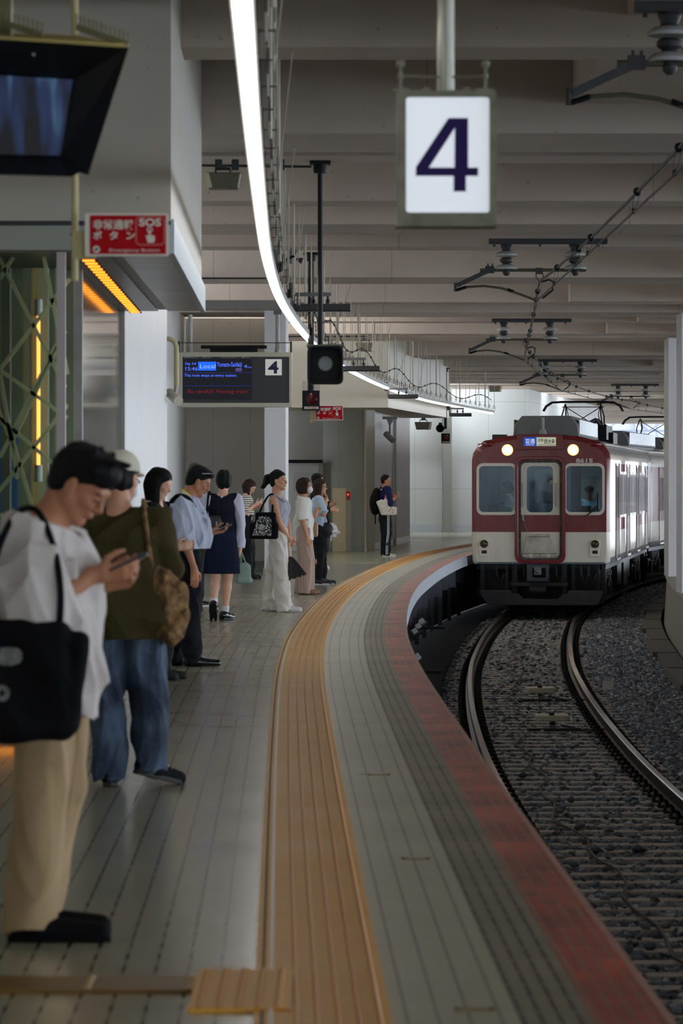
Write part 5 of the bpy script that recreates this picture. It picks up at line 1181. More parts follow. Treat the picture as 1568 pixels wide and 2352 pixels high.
def sdf_mesh(prims, res, k=.02, fold=None, gcuts=(), seed=0, zmin=None):
    """smooth union of prims polygonised with surface nets. fold=(amp, freq, zsquash)"""
    B = [_bounds(p) for p in prims if not p.get('neg')]; mg = res * 3 + k
    lo = [min(b[0][i] for b in B) - mg for i in range(3)]; hi = [max(b[1][i] for b in B) + mg for i in range(3)]
    N = [int((hi[i] - lo[i]) / res) + 2 for i in range(3)]
    ax = [lo[i] + res * np.arange(N[i], dtype=np.float32) for i in range(3)]
    G_ = np.full(N, .5, dtype=np.float32)
    for p in prims:
        b = _bounds(p); kk = p['k'] if p['k'] is not None else k; m_ = kk + 2.5 * res
        i0 = [max(0, int((b[0][i] - m_ - lo[i]) / res)) for i in range(3)]; i1 = [min(N[i], int((b[1][i] + m_ - lo[i]) / res) + 2) for i in range(3)]
        if any(i1[i] <= i0[i] for i in range(3)): continue
        X = ax[0][i0[0]:i1[0], None, None]; Y = ax[1][None, i0[1]:i1[1], None]; Z = ax[2][None, None, i0[2]:i1[2]]
        d = _eval(p, X, Y, Z).astype(np.float32); sl = tuple(slice(i0[i], i1[i]) for i in range(3)); g0 = G_[sl]
        if p.get('neg'): h = np.maximum(kk - np.abs(g0 + d), 0) / max(kk, 1e-6); G_[sl] = np.maximum(g0, -d) + h * h * kk * .25
        else: h = np.maximum(kk - np.abs(g0 - d), 0) / max(kk, 1e-6); G_[sl] = np.minimum(g0, d) - h * h * kk * .25
    X, Y, Z = ax[0][:, None, None], ax[1][None, :, None], ax[2][None, None, :]
    if fold:
        rg = np.random.default_rng(seed); tot = np.zeros(N, np.float32); 
        wx = .03 * np.sin(9 * Z + 5 * Y + seed); wy = .03 * np.sin(8 * Z + 6 * X + 2 * seed)
        for q in range(5):
            v = rg.normal(size=3); v /= np.linalg.norm(v); fr = fold[1] * (.7 + .8 * rg.random()); v[2] *= fold[2]
            tot += (1.27 - 2 * np.abs(np.sin(.5 * fr * (v[0] * (X + wx) + v[1] * (Y + wy) + v[2] * Z) + rg.random() * 6.3))).astype(np.float32)
        G_ -= fold[0] * (np.clip(tot, -2.6, 2.6) / 1.6 + .5)
    for pt, n in gcuts:
        n = Vector(n).normalized(); G_ = np.maximum(G_, ((X - pt[0]) * n.x + (Y - pt[1]) * n.y + (Z - pt[2]) * n.z).astype(np.float32))
    if zmin is not None: G_ = np.maximum(G_, (zmin - Z).astype(np.float32))
    G_[0] = G_[-1] = .5; G_[:, 0] = G_[:, -1] = .5; G_[:, :, 0] = G_[:, :, -1] = .5
    ins = G_ < 0; n0, n1, n2 = [n - 1 for n in N]
    cnt = np.zeros((n0, n1, n2), np.int8)
    for a in (0, 1):
        for b in (0, 1):
            for c in (0, 1): cnt += ins[a:a + n0, b:b + n1, c:c + n2]
    cell = (cnt > 0) & (cnt < 8); idx = np.argwhere(cell); vid = np.full(cell.shape, -1, np.int32); vid[cell] = np.arange(len(idx))
    acc = np.zeros((len(idx), 3)); num = np.zeros(len(idx)); ci, cj, ck = idx.T
    cor = [(0, 0, 0), (1, 0, 0), (0, 1, 0), (1, 1, 0), (0, 0, 1), (1, 0, 1), (0, 1, 1), (1, 1, 1)]
    val = [G_[ci + a, cj + b, ck + c] for a, b, c in cor]
    for e0, e1 in ((0, 1), (2, 3), (4, 5), (6, 7), (0, 2), (1, 3), (4, 6), (5, 7), (0, 4), (1, 5), (2, 6), (3, 7)):
        v0, v1 = val[e0], val[e1]; cr_ = (v0 < 0) != (v1 < 0); t = np.where(cr_, v0 / np.where(cr_, v0 - v1, 1), 0)
        for ax_ in range(3): acc[:, ax_] += np.where(cr_, cor[e0][ax_] + t * (cor[e1][ax_] - cor[e0][ax_]), 0)
        num += cr_
    P = (idx + acc / np.maximum(num, 1)[:, None]) * res + np.array(lo)
    quads = []
    for ax_ in range(3):
        u, v = [(1, 2), (2, 0), (0, 1)][ax_]
        s0 = [slice(None)] * 3; s1 = [slice(None)] * 3; s0[ax_] = slice(0, -1); s1[ax_] = slice(1, None)
        a, b = ins[tuple(s0)], ins[tuple(s1)]; e = np.argwhere(a != b); 
        e = e[(e[:, u] > 0) & (e[:, v] > 0) & (e[:, u] < N[u] - 1) & (e[:, v] < N[v] - 1)]
        if not len(e): continue
        flip = ins[e[:, 0], e[:, 1], e[:, 2]]
        du = np.zeros(3, int); du[u] = 1; dv = np.zeros(3, int); dv[v] = 1
        q = np.stack([vid[tuple((e - du - dv).T)], vid[tuple((e - dv).T)], vid[tuple(e.T)], vid[tuple((e - du).T)]], 1)
        q = np.where(flip[:, None], q, q[:, ::-1]); quads.append(q)
    Q = np.concatenate(quads); Q = Q[(Q >= 0).all(1)]
    return P, Q
def mesh_obj(name, PQ, m, parent=None, shift=(0, 0, 0), smooth_it=0):
    P, Q = PQ; P = P - np.array(shift)
    me = bpy.data.meshes.new(name); me.vertices.add(len(P)); me.vertices.foreach_set('co', P.astype(np.float32).ravel())
    me.loops.add(len(Q) * 4); me.loops.foreach_set('vertex_index', Q.astype(np.int32).ravel()); me.polygons.add(len(Q))
    me.polygons.foreach_set('loop_start', np.arange(0, len(Q) * 4, 4, dtype=np.int32)); me.polygons.foreach_set('use_smooth', [True] * len(Q)); me.update(calc_edges=True)
    me.materials.append(m); o = bpy.data.objects.new(name, me); COL.objects.link(o)
    if parent: o.parent = parent
    if smooth_it: s_ = o.modifiers.new('smooth', 'SMOOTH'); s_.factor = .5; s_.iterations = smooth_it
    return o
# ------------------------------------------------------------ materials for people
def skin(nm, c): return mat(nm, c, .5, bump=(60, .05), spec=.4)
SK = skin('skin_warm', S(196, 146, 116)); SKd = skin('skin_tanned', S(176, 122, 92)); SKl = skin('skin_light', S(212, 166, 140))
def cloth(nm, c, c2=None, rough=.85, sc=14, bs=.35): return mat(nm, c, rough, noise=(sc, .25, c2 or tuple(x * .75 for x in c[:3]) + (1,)), bump=(sc * 2.2, bs), spec=.2)
HAIR = mat('black_hair', (.0045, .0042, .0045, 1), .55, bump=(60, .8), stretch=(6, 6, 1), spec=.2); HAIRb = mat('brown_hair', S(50, 32, 26), .55, bump=(60, .8), stretch=(6, 6, 1), spec=.25); HAIRg = mat('grey_hair', S(76, 74, 74), .5, bump=(60, .6))
EYE = mat('dark_eye', (.01, .008, .008, 1), .3); LIP = mat('lip_tint', S(160, 92, 84), .5)
# ------------------------------------------------------------ skeleton
def V(*a): return Vector(a)
def pose(H=1.65, sw=.185, hw=.085, lean=0.0, hunch=0.0, head=(0, 0, 0), hfwd=0.0, feet=None, arms=None, hip_z=None, bulk=1.0):
    s = H / 1.70; J = dict(H=H, s=s, bulk=bulk); hz = (hip_z or .90 * s)
    J['pel'] = V(0, 0, hz + .03 * s); c, sn = math.cos(lean), math.sin(lean)
    def up(d, fx=0): return J['pel'] + V(sn * d + fx, 0, c * d)
    J['wai'] = up(.14 * s); J['che'] = up(.36 * s, hunch * .4); J['nk'] = up(.50 * s, hunch)
    fw = rotm(*head); J['hr'] = fw
    J['hd'] = J['nk'] + V(.03 * s + hfwd, 0, .165 * s); J['hs'] = s * 1.0
    J['sh'] = [up(.455 * s, hunch * .8) + V(0, y * sw * s, 0) for y in (-1, 1)]
    J['hip'] = [V(0, y * hw * s, hz) for y in (-1, 1)]
    feet = feet or [(0.0, -.09), (.03, .09)]
    J['an'] = [V(f[0], f[1], (f[2] if len(f) > 2 else .075 * s)) for f in feet]
    J['kn'] = [(J['hip'][i] + J['an'][i]) / 2 + V(.025, 0, .01) for i in (0, 1)]
    J['fy'] = [0.0, 0.0]; J['fp'] = [0.0, 0.0]
    J['el'], J['wr'] = [None, None], [None, None]; J['hdir'] = [V(0, 0, -1), V(0, 0, -1)]; J['pal'] = [V(0, 1, 0), V(0, -1, 0)]; J['curl'] = [.35, .35]
    for i in (0, 1):
        y = (-1, 1)[i]; J['el'][i] = J['sh'][i] + V(-.01, y * .03, -.27 * s); J['wr'][i] = J['el'][i] + V(.04, 0, -.235 * s); J['hdir'][i] = V(.12, 0, -1)
    return J
def hand(J, i, k=.006):
    w = J['wr'][i]; d = J['hdir'][i].normalized(); n = J['pal'][i]; n = (n - d * n.dot(d)).normalized(); sd = d.cross(n) * (1 if i == 0 else -1)   # sd: towards the thumb side
    s = J['s']; c = J['curl'][i]; out = [rc(w, w + d * .03 * s, .026 * s, .028 * s, k=.02)]
    p0 = w + d * .025 * s
    for j, (o_, L) in enumerate(((.027, .070), (.009, .078), (-.010, .073), (-.027, .058))):
        b = p0 + d * (.068 + (.004 if j in (1, 2) else 0)) * s + sd * o_ * s; out.append(rc(p0 + sd * o_ * .55 * s, b, .0155 * s, .0125 * s, k=.014)); dd = d; q = b
        for seg, (fr, rr) in enumerate(((.45, .0095), (.31, .0085), (.24, .0075))):
            a = c * (1.0 + .25 * j * .3) * (1.0 if seg else .8); M = Matrix.Rotation(a, 3, sd if i == 0 else -sd)
            dd = (M @ dd); 
            if dd.dot(n) < 0 and seg == 0: dd = Matrix.Rotation(-2 * a, 3, sd if i == 0 else -sd) @ dd; M = None
            q2 = q + dd * L * fr * s; out.append(rc(q, q2, rr * s * 1.05, rr * s, k=.004)); q = q2
    t0 = w + d * .03 * s + sd * .022 * s; t1 = t0 + (d * .55 + sd * .65 + n * .35).normalized() * .042 * s; t2 = t1 + (d * .85 + sd * .15 + n * .4).normalized() * .032 * s; t3 = t2 + (d * .9 + n * .35 - sd * .05).normalized() * .026 * s
    out += [rc(t0, t1, .014 * s, .012 * s, k=.01), rc(t1, t2, .011 * s, .010 * s, k=.004), rc(t2, t3, .010 * s, .008 * s, k=.004)]
    return out
def hp(J, x, y, z): return J['hd'] + J['hr'] @ V(x, y, z) * J['hs']
def head_prims(J, fem=False):
    s = J['hs']; h = lambda x, y, z: hp(J, x, y, z); M = J['hr']; e = lambda c, r, **k: el(h(*c), tuple(a * s for a in r), rot=M, **k)
    jw = .046 if fem else .052
    P = [e((-.012, 0, .033), (.095, .074, .083), k=.02), e((.022, 0, -.03), (.062, .056, .078), k=.02)]
    for y in (-1, 1):
        P.append(rc(h(.0, y * jw, -.045), h(.060, y * .014, -.093), .022 * s, .017 * s, k=.02))
        P.append(el(h(.058, y * .034, -.022), .023 * s, k=.016)); P.append(e((-.004, y * .076, -.008), (.019, .009, .033), k=.004)); P.append(e((.006, y * .077, -.02), (.010, .006, .016), k=.004))
    P += [rc(h(.056, 0, -.097), h(.066, 0, -.098), .017 * s, k=.014), rc(h(.076, -.028, .022), h(.076, .028, .022), .014 * s, k=.014),
          rc(h(.084, 0, .008), h(.102, 0, -.028), .0075 * s, .0115 * s, k=.008), e((.091, 0, -.036), (.013, .017, .009), k=.005),
          e((.081, 0, -.056), (.013, .022, .006), k=.004), e((.079, 0, -.067), (.012, .019, .0065), k=.004)]
    for y in (-1, 1): P.append(el(h(.096, y * .031, .003), .0125 * s, k=.012, neg=True)); P.append(e((.078, y * .031, .001), (.012, .015, .009), k=.004))
    return P
def body_prims(J, fem=False):
    s, b = J['s'], J['bulk']; P = []
    P += [rc(J['pel'], J['wai'], .10 * s * b, .092 * s * b, sq=(1.0, 1.42, 1), k=.05), rc(J['wai'], J['che'], .088 * s * b, .098 * s * b, sq=(1.0, 1.45, 1), k=.05), rc(J['che'], J['nk'] + V(-.01, 0, -.06), .09 * s * b, .06 * s, sq=(1, 1.5, 1), k=.05)]
    P += [rc(J['nk'] + V(-.012, 0, -.06 * s), hp(J, -.028, 0, -.03), (.056 if fem else .064) * s, (.047 if fem else .056) * s, k=.03), rc(J['nk'] + V(0, 0, -.03), hp(J, .02, 0, -.055), (.043 if fem else .05) * s, .035 * s, k=.03)]
    for i in (0, 1):
        P.append(rc(J['nk'] + V(-.01, 0, -.05), J['sh'][i], .05 * s, .052 * s, k=.04))
        P.append(rc(J['sh'][i], J['el'][i], .050 * s, .038 * s, k=.02)); P.append(rc(J['el'][i], J['wr'][i], .038 * s, .025 * s, k=.015)); P.append(rc(J['el'][i], J['el'][i].lerp(J['wr'][i], .35), .04 * s, .038 * s, k=.015))
        P += hand(J, i)
        P.append(rc(J['hip'][i], J['kn'][i], .082 * s * b, .055 * s, k=.03)); c = J['kn'][i].lerp(J['an'][i], .3) + V(-.015, 0, 0)
        P += [rc(J['kn'][i], c, .052 * s, .053 * s, k=.02), rc(c, J['an'][i], .053 * s, .034 * s, k=.02)]
        f = Matrix.Rotation(J['fy'][i], 3, 'Z') @ Matrix.Rotation(J['fp'][i], 3, 'Y'); P.append(rc(J['an'][i] + f @ V(-.02, 0, -.03), J['an'][i] + f @ V(.13, 0, -.045), .034 * s, .03 * s, k=.02))
    return P + head_prims(J, fem)
class Person:
    def __init__(s, loc, rotz, label, J, sk, res=.008, fem=False, kind='person'):
        s.J, s.res = J, res; s.root = empty('person', (loc[0], loc[1], loc[2] if len(loc) > 2 else 0), rotz, label, 'person'); s.M = Matrix.Translation(s.root.location) @ Matrix.Rotation(rotz, 4, 'Z'); s.rotz = rotz
        s.body = mesh_obj('body', sdf_mesh(body_prims(J, fem), res, .02), sk, s.root, smooth_it=1)
    def part(s, name, prims, m, res=None, k=.03, fold=None, gcuts=(), seed=0, sm=1, parent=None, zmin=None):
        return mesh_obj(name, sdf_mesh(prims, res or s.res, k, fold, gcuts, seed, zmin), m, parent or s.root, smooth_it=sm)
    def thing(s, name, anchor, label, cat, group=None):
        w = s.M @ Vector(anchor); e = empty(name, w, s.rotz, label, cat, group); e['_a'] = 0; del e['_a']; return e
    def tpart(s, e, anchor, name, prims, m, res=None, k=.01, fold=None, gcuts=(), seed=0, sm=1):
        return mesh_obj(name, sdf_mesh(prims, res or s.res, k, fold, gcuts, seed), m, e, shift=tuple(anchor), smooth_it=sm)
    def face(s, brows=True, lips=True):
        J = s.J; mb = MB()
        if brows:
            for y in (-1, 1): mb.tube([hp(J, .085, y * .018, .019), hp(J, .085, y * .032, .024), hp(J, .076, y * .048, .020)], .0035 * J['hs'], 6)
            obj('eyebrows', mb, HAIR, s.root)
        mb = MB()
        for y in (-1, 1): mb.tube([hp(J, .0885, y * .019, -.001), hp(J, .0905, y * .031, .001), hp(J, .083, y * .045, -.002)], .0032 * J['hs'], 6)
        obj('eyes', mb, EYE, s.root)
        if lips:
            mb = MB(); mb.tube([hp(J, .086, -.020, -.061), hp(J, .0935, 0, -.0615), hp(J, .086, .020, -.061)], [.002, .0045, .002], 6); obj('lips', mb, LIP, s.root)
    def hair(s, m, style='short', extra=(), fr=None, thick=1.0):
        J = s.J; h = lambda x, y, z: hp(J, x, y, z); M = J['hr']; q = J['hs']; t = thick
        p0, n = (h(.070, 0, .058), M @ V(.66, 0, -.75)) if not fr else (h(*fr[0]), M @ V(*fr[1]))
        P = [el(h(-.016, 0, .040), (.103 * q * t, .083 * q * t, .091 * q * t), rot=M, cuts=((p0, n),)), el(h(-.045, 0, -.02), (.062 * q, .070 * q, .062 * q), rot=M, cuts=((h(-.015, 0, 0), M @ V(1, 0, -.15)), (h(0, 0, -.07), M @ V(.3, 0, -1))))]
        P += list(extra); return s.part('hair', P, m, min(s.res, .006), .014, fold=(.0028, 90, .4), seed=3, sm=0)
    def legs(s, m, r=(.105, .085, .085), name='trousers', hem=.05, top=.09, fold=(.007, 52, .5), belly=.0, k=.03, flat=1.0, res=None, seed=1, waist=1.0):
        J = s.J; q = J['s']; b = J['bulk']; P = [rc(J['pel'] + V(0, 0, -.03), J['pel'] + V(belly * .5, 0, top * q), .108 * q * b * waist, .102 * q * b * waist, sq=(1, 1.38, 1), k=.04, cuts=((J['pel'] + V(0, 0, (top + .02) * q), (0, 0, 1)),))]
        for i in (0, 1):
            he = J['an'][i] + (J['an'][i] - J['kn'][i]).normalized() * (.075 * q - hem); dn = (J['an'][i] - J['kn'][i]).normalized()
            P.append(rc(J['hip'][i], J['kn'][i], r[0] * q * b, r[1] * q)); P.append(rc(J['kn'][i], he + dn * .1, r[1] * q, r[2] * q, cuts=((he, dn),), k=.02))
        return s.part(name, P, m, res, k, fold, seed=seed)
    def shoes(s, m, sole=None, L=.26, name='shoe', h=.06, w=.043, lace=None):
        J = s.J; q = J['s']
        for i in (0, 1):
            f = Matrix.Rotation(J['fy'][i], 3, 'Z') @ Matrix.Rotation(J['fp'][i], 3, 'Y'); a = J['an'][i]; g0 = a + f @ V(0, 0, -.075 * q); up = f @ V(0, 0, 1)
            g = lambda x, y, z: g0 + f @ V(x, y, z)
            P = [rc(g(-.04, 0, .045), g(.03, 0, .045), .042, .044, sq=None), rc(g(.03, 0, .04), g(L - .10, 0, .028), .045, .036), rc(g(-.03, 0, .06), g(-.015, 0, h + .03), .038, .04, cuts=((g(0, 0, h + .03), up),))]
            for p in P: p['cuts'] = tuple(p['cuts']) + ((g(0, 0, .004), -up),)
            sh = s.part(name, P, m, min(s.res, .007), .03, sm=1)
            if sole:
                mb = MB(); pr = [(-.085, 0), (-.07, -.034), (0, -.040), (.08, -.046), (L - .10, -.036), (L - .062, 0), (L - .10, .036), (.08, .042), (0, .038), (-.07, .034)]
                mb.prism(pr, 0, .022, lambda v: g(v.x, v.y, v.z)); obj('sole', mb, sole, sh, bevel=.004)
            if lace:
                mb = MB()
                for k_ in range(4): mb.tube([g(.045 + .022 * k_, -.02, .083 - .006 * k_), g(.055 + .022 * k_, 0, .090 - .007 * k_), g(.045 + .022 * k_, .02, .083 - .006 * k_)], .004, 5)
                obj('laces', mb, lace, sh)
def phone(P, i, label, m=None, L=.15, ang=.0, fwd=.085, up=.02, d=None, flash=False):
    J = P.J; w = J['wr'][i]; dd = (d or J['hdir'][i]).normalized(); c = w + J['hdir'][i].normalized() * fwd + V(0, 0, up); e = P.thing('phone', c, label, 'phone')
    mb = MB(); q = dd.to_track_quat('Y', 'Z').to_matrix(); mb.cbox((0, 0, 0), (.072, L, .009), q); o = obj('phone_body', mb, m or mat('phone_black', (.015, .015, .018, 1), .25), e, bevel=.003)
    mb = MB(); mb.cbox(q @ V(0, 0, .0052), (.066, L - .01, .001), q); obj('screen', mb, mat('phone_screen', S(120, 130, 140), .15, emit=(S(130, 140, 150), .25)), o)
    mb = MB(); mb.cbox(q @ V(.018, L * .36, -.006), (.024, .03, .004), q); obj('camera_bump', mb, mat('phone_camera', S(150, 150, 156), .2, .5), o)
    return e
def torso_prims(J, r=(.125, .115, .118), z0=.0, sq=1.42, belly=0.0, hem=None, bulge=0):
    q, b = J['s'], J['bulk']; n = (0, 0, -1); lo = J['pel'] + V(0, 0, z0)
    P = [rc(lo, J['wai'] + V(belly, 0, 0), r[0] * q * b, r[1] * q * b, sq=(1, sq, 1), k=.05), rc(J['wai'] + V(belly, 0, 0), J['che'], r[1] * q * b, r[2] * q * b, sq=(1, sq, 1), k=.05),
         rc(J['che'], J['nk'] + V(-.01, 0, -.075 * q), r[2] * .95 * q * b, .07 * q, sq=(1, 1.5, 1), k=.05)]
    for i in (0, 1): P.append(rc(J['nk'] + V(-.01, 0, -.055 * q), J['sh'][i], .058 * q, .062 * q, k=.04))
    return P
def sleeve(J, i, r0=.07, r1=.06, upto=1.0, fr=0.0, r2=.05, k=.014):
    """upto 1: to the elbow; fr: fraction of the forearm covered"""
    q = J['s']; a, e_, w = J['sh'][i], J['el'][i], J['wr'][i]; P = []
    if fr <= 0:
        t = a.lerp(e_, upto); d = (e_ - a).normalized(); P.append(rc(a, t + d * .05, r0 * q, r1 * q, cuts=((t, d),), k=k))
    else:
        P.append(rc(a, e_, r0 * q, r1 * q, k=k)); t = e_.lerp(w, fr); d = (w - e_).normalized(); P.append(rc(e_, t + d * .05, r1 * q, r2 * q, cuts=((t, d),), k=k))
    return P
# ============================================================ people on the platform
WH = mat('white_shirt', S(202, 196, 192), .85, bump=(30, .35), spec=.2)
# 1 near young man in a white shirt
J = pose(1.70, .19, .085, head=(R(38), R(-14), 0), feet=[(-.045, -.13), (.05, .10)])
J['pel'] = V(-.035, 0, .95); J['wai'] = V(-.03, 0, 1.07); J['che'] = V(-.045, 0, 1.24); J['nk'] = V(-.035, 0, 1.385); J['hd'] = V(.085, -.01, 1.490); J['hs'] = 1.03
J['sh'] = [V(-.055, -.18, 1.325), V(-.03, .18, 1.325)]; J['el'] = [V(-.03, -.225, 1.075), V(.0, .22, 1.09)]; J['wr'] = [V(.135, -.10, 1.195), V(.14, .08, 1.16)]
J['hip'] = [V(-.035, -.09, .92), V(-.02, .09, .92)]; J['kn'] = [V(-.03, -.12, .50), V(.01, .10, .50)]; J['an'] = [V(-.06, -.12, .075), V(-.085, .11, .075)]
J['hdir'] = [V(.95, .1, .12), V(.9, -.2, .2)]; J['pal'] = [V(.1, .75, .65), V(0, -.8, .6)]; J['curl'] = [.42, .5]
P1 = Person((-.94, 12.64), R(-3), 'young man nearest the camera in a white shirt and beige trousers reading his phone', J, SKd, .0052)
P1.face(); h = lambda x, y, z: hp(J, x, y, z)
P1.hair(HAIR, extra=[el(h(.02, 0, .082), (.078, .08, .045), rot=J['hr']), el(h(.052, 0, .066), (.036, .060, .028), rot=J['hr']), rc(h(.06, -.045, .06), h(.082, .02, .05), .014, .010), el(h(-.05, 0, .03), (.070, .084, .080), rot=J['hr'])] + [rc(h(.02 - .03 * math.cos(q * 1.3), .05 * math.sin(q * 2.1), .115), h(.03 - .05 * math.cos(q * 1.3), .06 * math.sin(q * 2.1), .138), .012, .003) for q in range(9)], thick=.99)
pr = torso_prims(J, (.15, .150, .130), z0=-.34, sq=1.34) + sleeve(J, 0, .088, .082, fr=.32, r2=.074) + sleeve(J, 1, .085, .08, fr=.3, r2=.07)
pr += [rc(V(.06, .04, 1.18), V(.045, .03, .84), .09, .095, k=.06), rc(V(-.06, -.22, 1.24), V(-.045, -.24, 1.09), .075, .088, k=.05)]
P1.part('shirt', pr, WH, .006, .03, fold=(0.0153, 50.4, .35), gcuts=((V(.0, 0, .78), (-.45, 0, -1)), (V(0, 0, 1.365), (.35, 0, .9))), seed=5)
P1.legs(mat('beige_trousers', S(170, 146, 112), .85, noise=(5, .25), bump=(22, .3), spec=.2), (.102, .084, .078), hem=.035, fold=(.009, 42, .3), seed=4)
P1.shoes(mat('black_slip_on', (.004, .004, .005, 1), .8, spec=.15), mat('black_sole', (.004, .004, .004, 1), .8, spec=.15), L=.32)
an = V(-.02, -.30, .70); tb = P1.thing('tote_bag', an, 'large black tote bag with faint white prints on the shoulder of the foreground man', 'bag')
BK = mat('black_canvas', (.005, .005, .006, 1), .85, bump=(20, .3), spec=.15)
P1.tpart(tb, an, 'bag_body', [bx(V(-.07, -.30, .865), (.155, .04, .19), .035), rc(V(-.21, -.30, 1.02), V(.10, -.30, .99), .025, .02), rc(V(-.20, -.3, .71), V(.05, -.3, .705), .035), rc(V(-.20, -.3, .80), V(-.22, -.3, 1.02), .03, .03), rc(V(.09, -.3, .72), V(.12, -.3, .99), .028, .022)], BK, .006, .03, fold=(0.0068, 42, .5))
mb = MB(); pts = [V(-.20, -.30, 1.04) - an, V(-.175, -.30, 1.18) - an, V(-.135, -.26, 1.33) - an, V(-.09, -.20, 1.405) - an, V(-.03, -.20, 1.40) - an, V(.03, -.27, 1.28) - an, V(.055, -.31, 1.15) - an, V(.05, -.30, 1.02) - an]
def strap(mb, pts, w, t):
    for a, b in zip(pts[:-1], pts[1:]): mb.beam(a, b + (b - a) * .06, w, t)
def smooth_pts(pts, n=6):
    out = []
    for i in range(len(pts) - 1):
        p0, p1, p2, p3 = pts[max(i - 1, 0)], pts[i], pts[i + 1], pts[min(i + 2, len(pts) - 1)]
        for j in range(n):
            t = j / n; out.append(.5 * ((2 * p1) + (p2 - p0) * t + (2 * p0 - 5 * p1 + 4 * p2 - p3) * t * t + (3 * p1 - p0 - 3 * p2 + p3) * t ** 3))
    return out + [pts[-1]]
mb.tube(smooth_pts(pts), .011, 8); obj('strap', mb, BK, tb, smooth=True)
FP = mat('faded_print', S(128, 128, 124), .7, noise=(40, .8, S(70, 70, 70)))
mb = MB(); u = .001; P_ = [(-.050, .012), (-.046, .022), (-.025, .018), (-.028, .030), (0, .034), (.03, .031), (.042, .02), (.045, 0), (.036, -.016), (.01, -.024), (-.02, -.024), (-.032, -.014), (-.032, .002)]
mb.prism([(x - .108, z + .935) for x, z in P_], -.352, -.350, lambda v: V(v.x, v.z, v.y) - an); obj('faded_print', mb, FP, tb); mb = MB(); mb.plate([(-.128 + .024 * math.cos(t * PI / 12), .822 + .026 * math.sin(t * PI / 12)) for t in range(24)], [[(-.128 + .008 * math.cos(t * PI / 6), .822 + .011 * math.sin(t * PI / 6)) for t in range(12)]], .0015, lambda v: V(v.x, -.352 + v.z, v.y) - an)
obj('faded_print', mb, FP, tb)
phone(P1, 0, 'black phone in the hand of the foreground man', L=.135, d=V(1, .0, .45), fwd=.118, up=.028)
# 2 person in cap and olive sweater, back turned
J = pose(1.66, .20, .10, head=(R(8), R(-28), 0), feet=[(.02, -.13, .115), (-.02, .10)])
J['pel'] = V(0, .0, .95); J['hd'] = V(.03, .00, 1.515); J['nk'] = V(0, .02, 1.365); J['che'] = V(0, .01, 1.24)
J['sh'] = [V(0, -.175, 1.315), V(0, .205, 1.315)]; J['el'] = [V(0, -.235, 1.07), V(.04, .26, 1.06)]; J['wr'] = [V(.16, -.20, 1.04), V(.2, .16, 1.1)]
J['hdir'] = [V(1, .1, .1), V(1, -.2, .2)]; J['curl'] = [.8, .8]
J['hip'] = [V(0, -.09, .91), V(0, .10, .91)]; J['kn'] = [V(.04, -.135, .50), V(0, .085, .49)]; J['an'] = [V(.0, -.145, .115), V(-.02, .05, .075)]; J['fy'] = [R(-62), R(4)]; J['fp'] = [R(14), 0]
P2 = Person((-1.085, 18.95), R(90), 'person seen from behind in a white cap, olive sweater and baggy jeans', J, SK, .0065)
h = lambda x, y, z: hp(J, x, y, z)
P2.hair(HAIR, extra=[el(h(-.02, 0, -.02), (.08, .078, .06), rot=J['hr'], cuts=((h(.02, 0, 0), J['hr'] @ V(1, 0, 0)),))])
CP = cloth('cream_cap', S(206, 202, 184), bs=.2); P2.part('cap', [el(h(-.014, 0, .05), (.108, .09, .094), rot=J['hr'], cuts=((h(0, 0, .035), J['hr'] @ V(.05, 0, -1)),)), el(h(.10, 0, .036), (.065, .062, .012), rot=J['hr'])], CP, .005, .012)
mb = MB(); mb.tube([h(.01, -.082, .0), h(.07, -.066, -.01), h(.095, -.03, -.01)], .003, 5); obj('glasses', mb, M_black, P2.root)
P2.part('face_mask', [el(h(.075, 0, -.05), (.035, .05, .045), rot=J['hr'])], mat('white_mask', S(226, 226, 230), .7), .005)
OLV = cloth('olive_knit', S(62, 54, 30), sc=30)
pr = torso_prims(J, (.155, .145, .135), z0=-.38, sq=1.45) + sleeve(J, 0, .082, .076, fr=.25, r2=.07) + sleeve(J, 1, .082, .08, fr=.4, r2=.07) + [rc(V(0, -.11, .86), V(0, .12, .86), .15, k=.04)]
P2.part('sweater', pr, OLV, .007, .045, fold=(0.0119, 42, .35), gcuts=((V(0, 0, .725), (0, 0, -1)), (V(0, 0, 1.375), (0, 0, 1))), seed=8)
m, t, b = newmat('faded_denim'); MATS['faded_denim'] = m; tcn = t.n('ShaderNodeTexCoord'); nz = t.n('ShaderNodeTexNoise'); nz.inputs['Scale'].default_value = 3.2; nz.inputs['Detail'].default_value = 5; t.l(tcn.outputs['Object'], nz.inputs['Vector'])
rp = t.n('ShaderNodeValToRGB'); t.l(nz.outputs[0], rp.inputs[0]); rp.color_ramp.elements[0].position = .35; rp.color_ramp.elements[0].color = S(30, 42, 62); rp.color_ramp.elements[1].position = .72; rp.color_ramp.elements[1].color = S(84, 104, 128); t.l(rp.outputs[0], b.inputs['Base Color']); b.inputs['Roughness'].default_value = .85
n2 = t.n('ShaderNodeTexNoise'); n2.inputs['Scale'].default_value = 40; t.l(tcn.outputs['Object'], n2.inputs['Vector']); bp = t.n('ShaderNodeBump'); bp.inputs['Strength'].default_value = .3; bp.inputs['Distance'].default_value = .02; t.l(n2.outputs[0], bp.inputs['Height']); t.l(bp.outputs[0], b.inputs['Normal'])
P2.legs(m, (.108, .092, .080), name='jeans', hem=.03, top=-.02, fold=(.009, 50, .5), seed=3)
P2.shoes(mat('black_canvas_shoe', (.007, .007, .007, 1), .8, spec=.2), mat('dark_sole', (.03, .028, .026, 1), .6), L=.27, lace=M_white)
LEO = mat('leopard_fur', S(150, 116, 76), .9, noise=(22, .9, S(58, 42, 28)), bump=(40, 1.0))
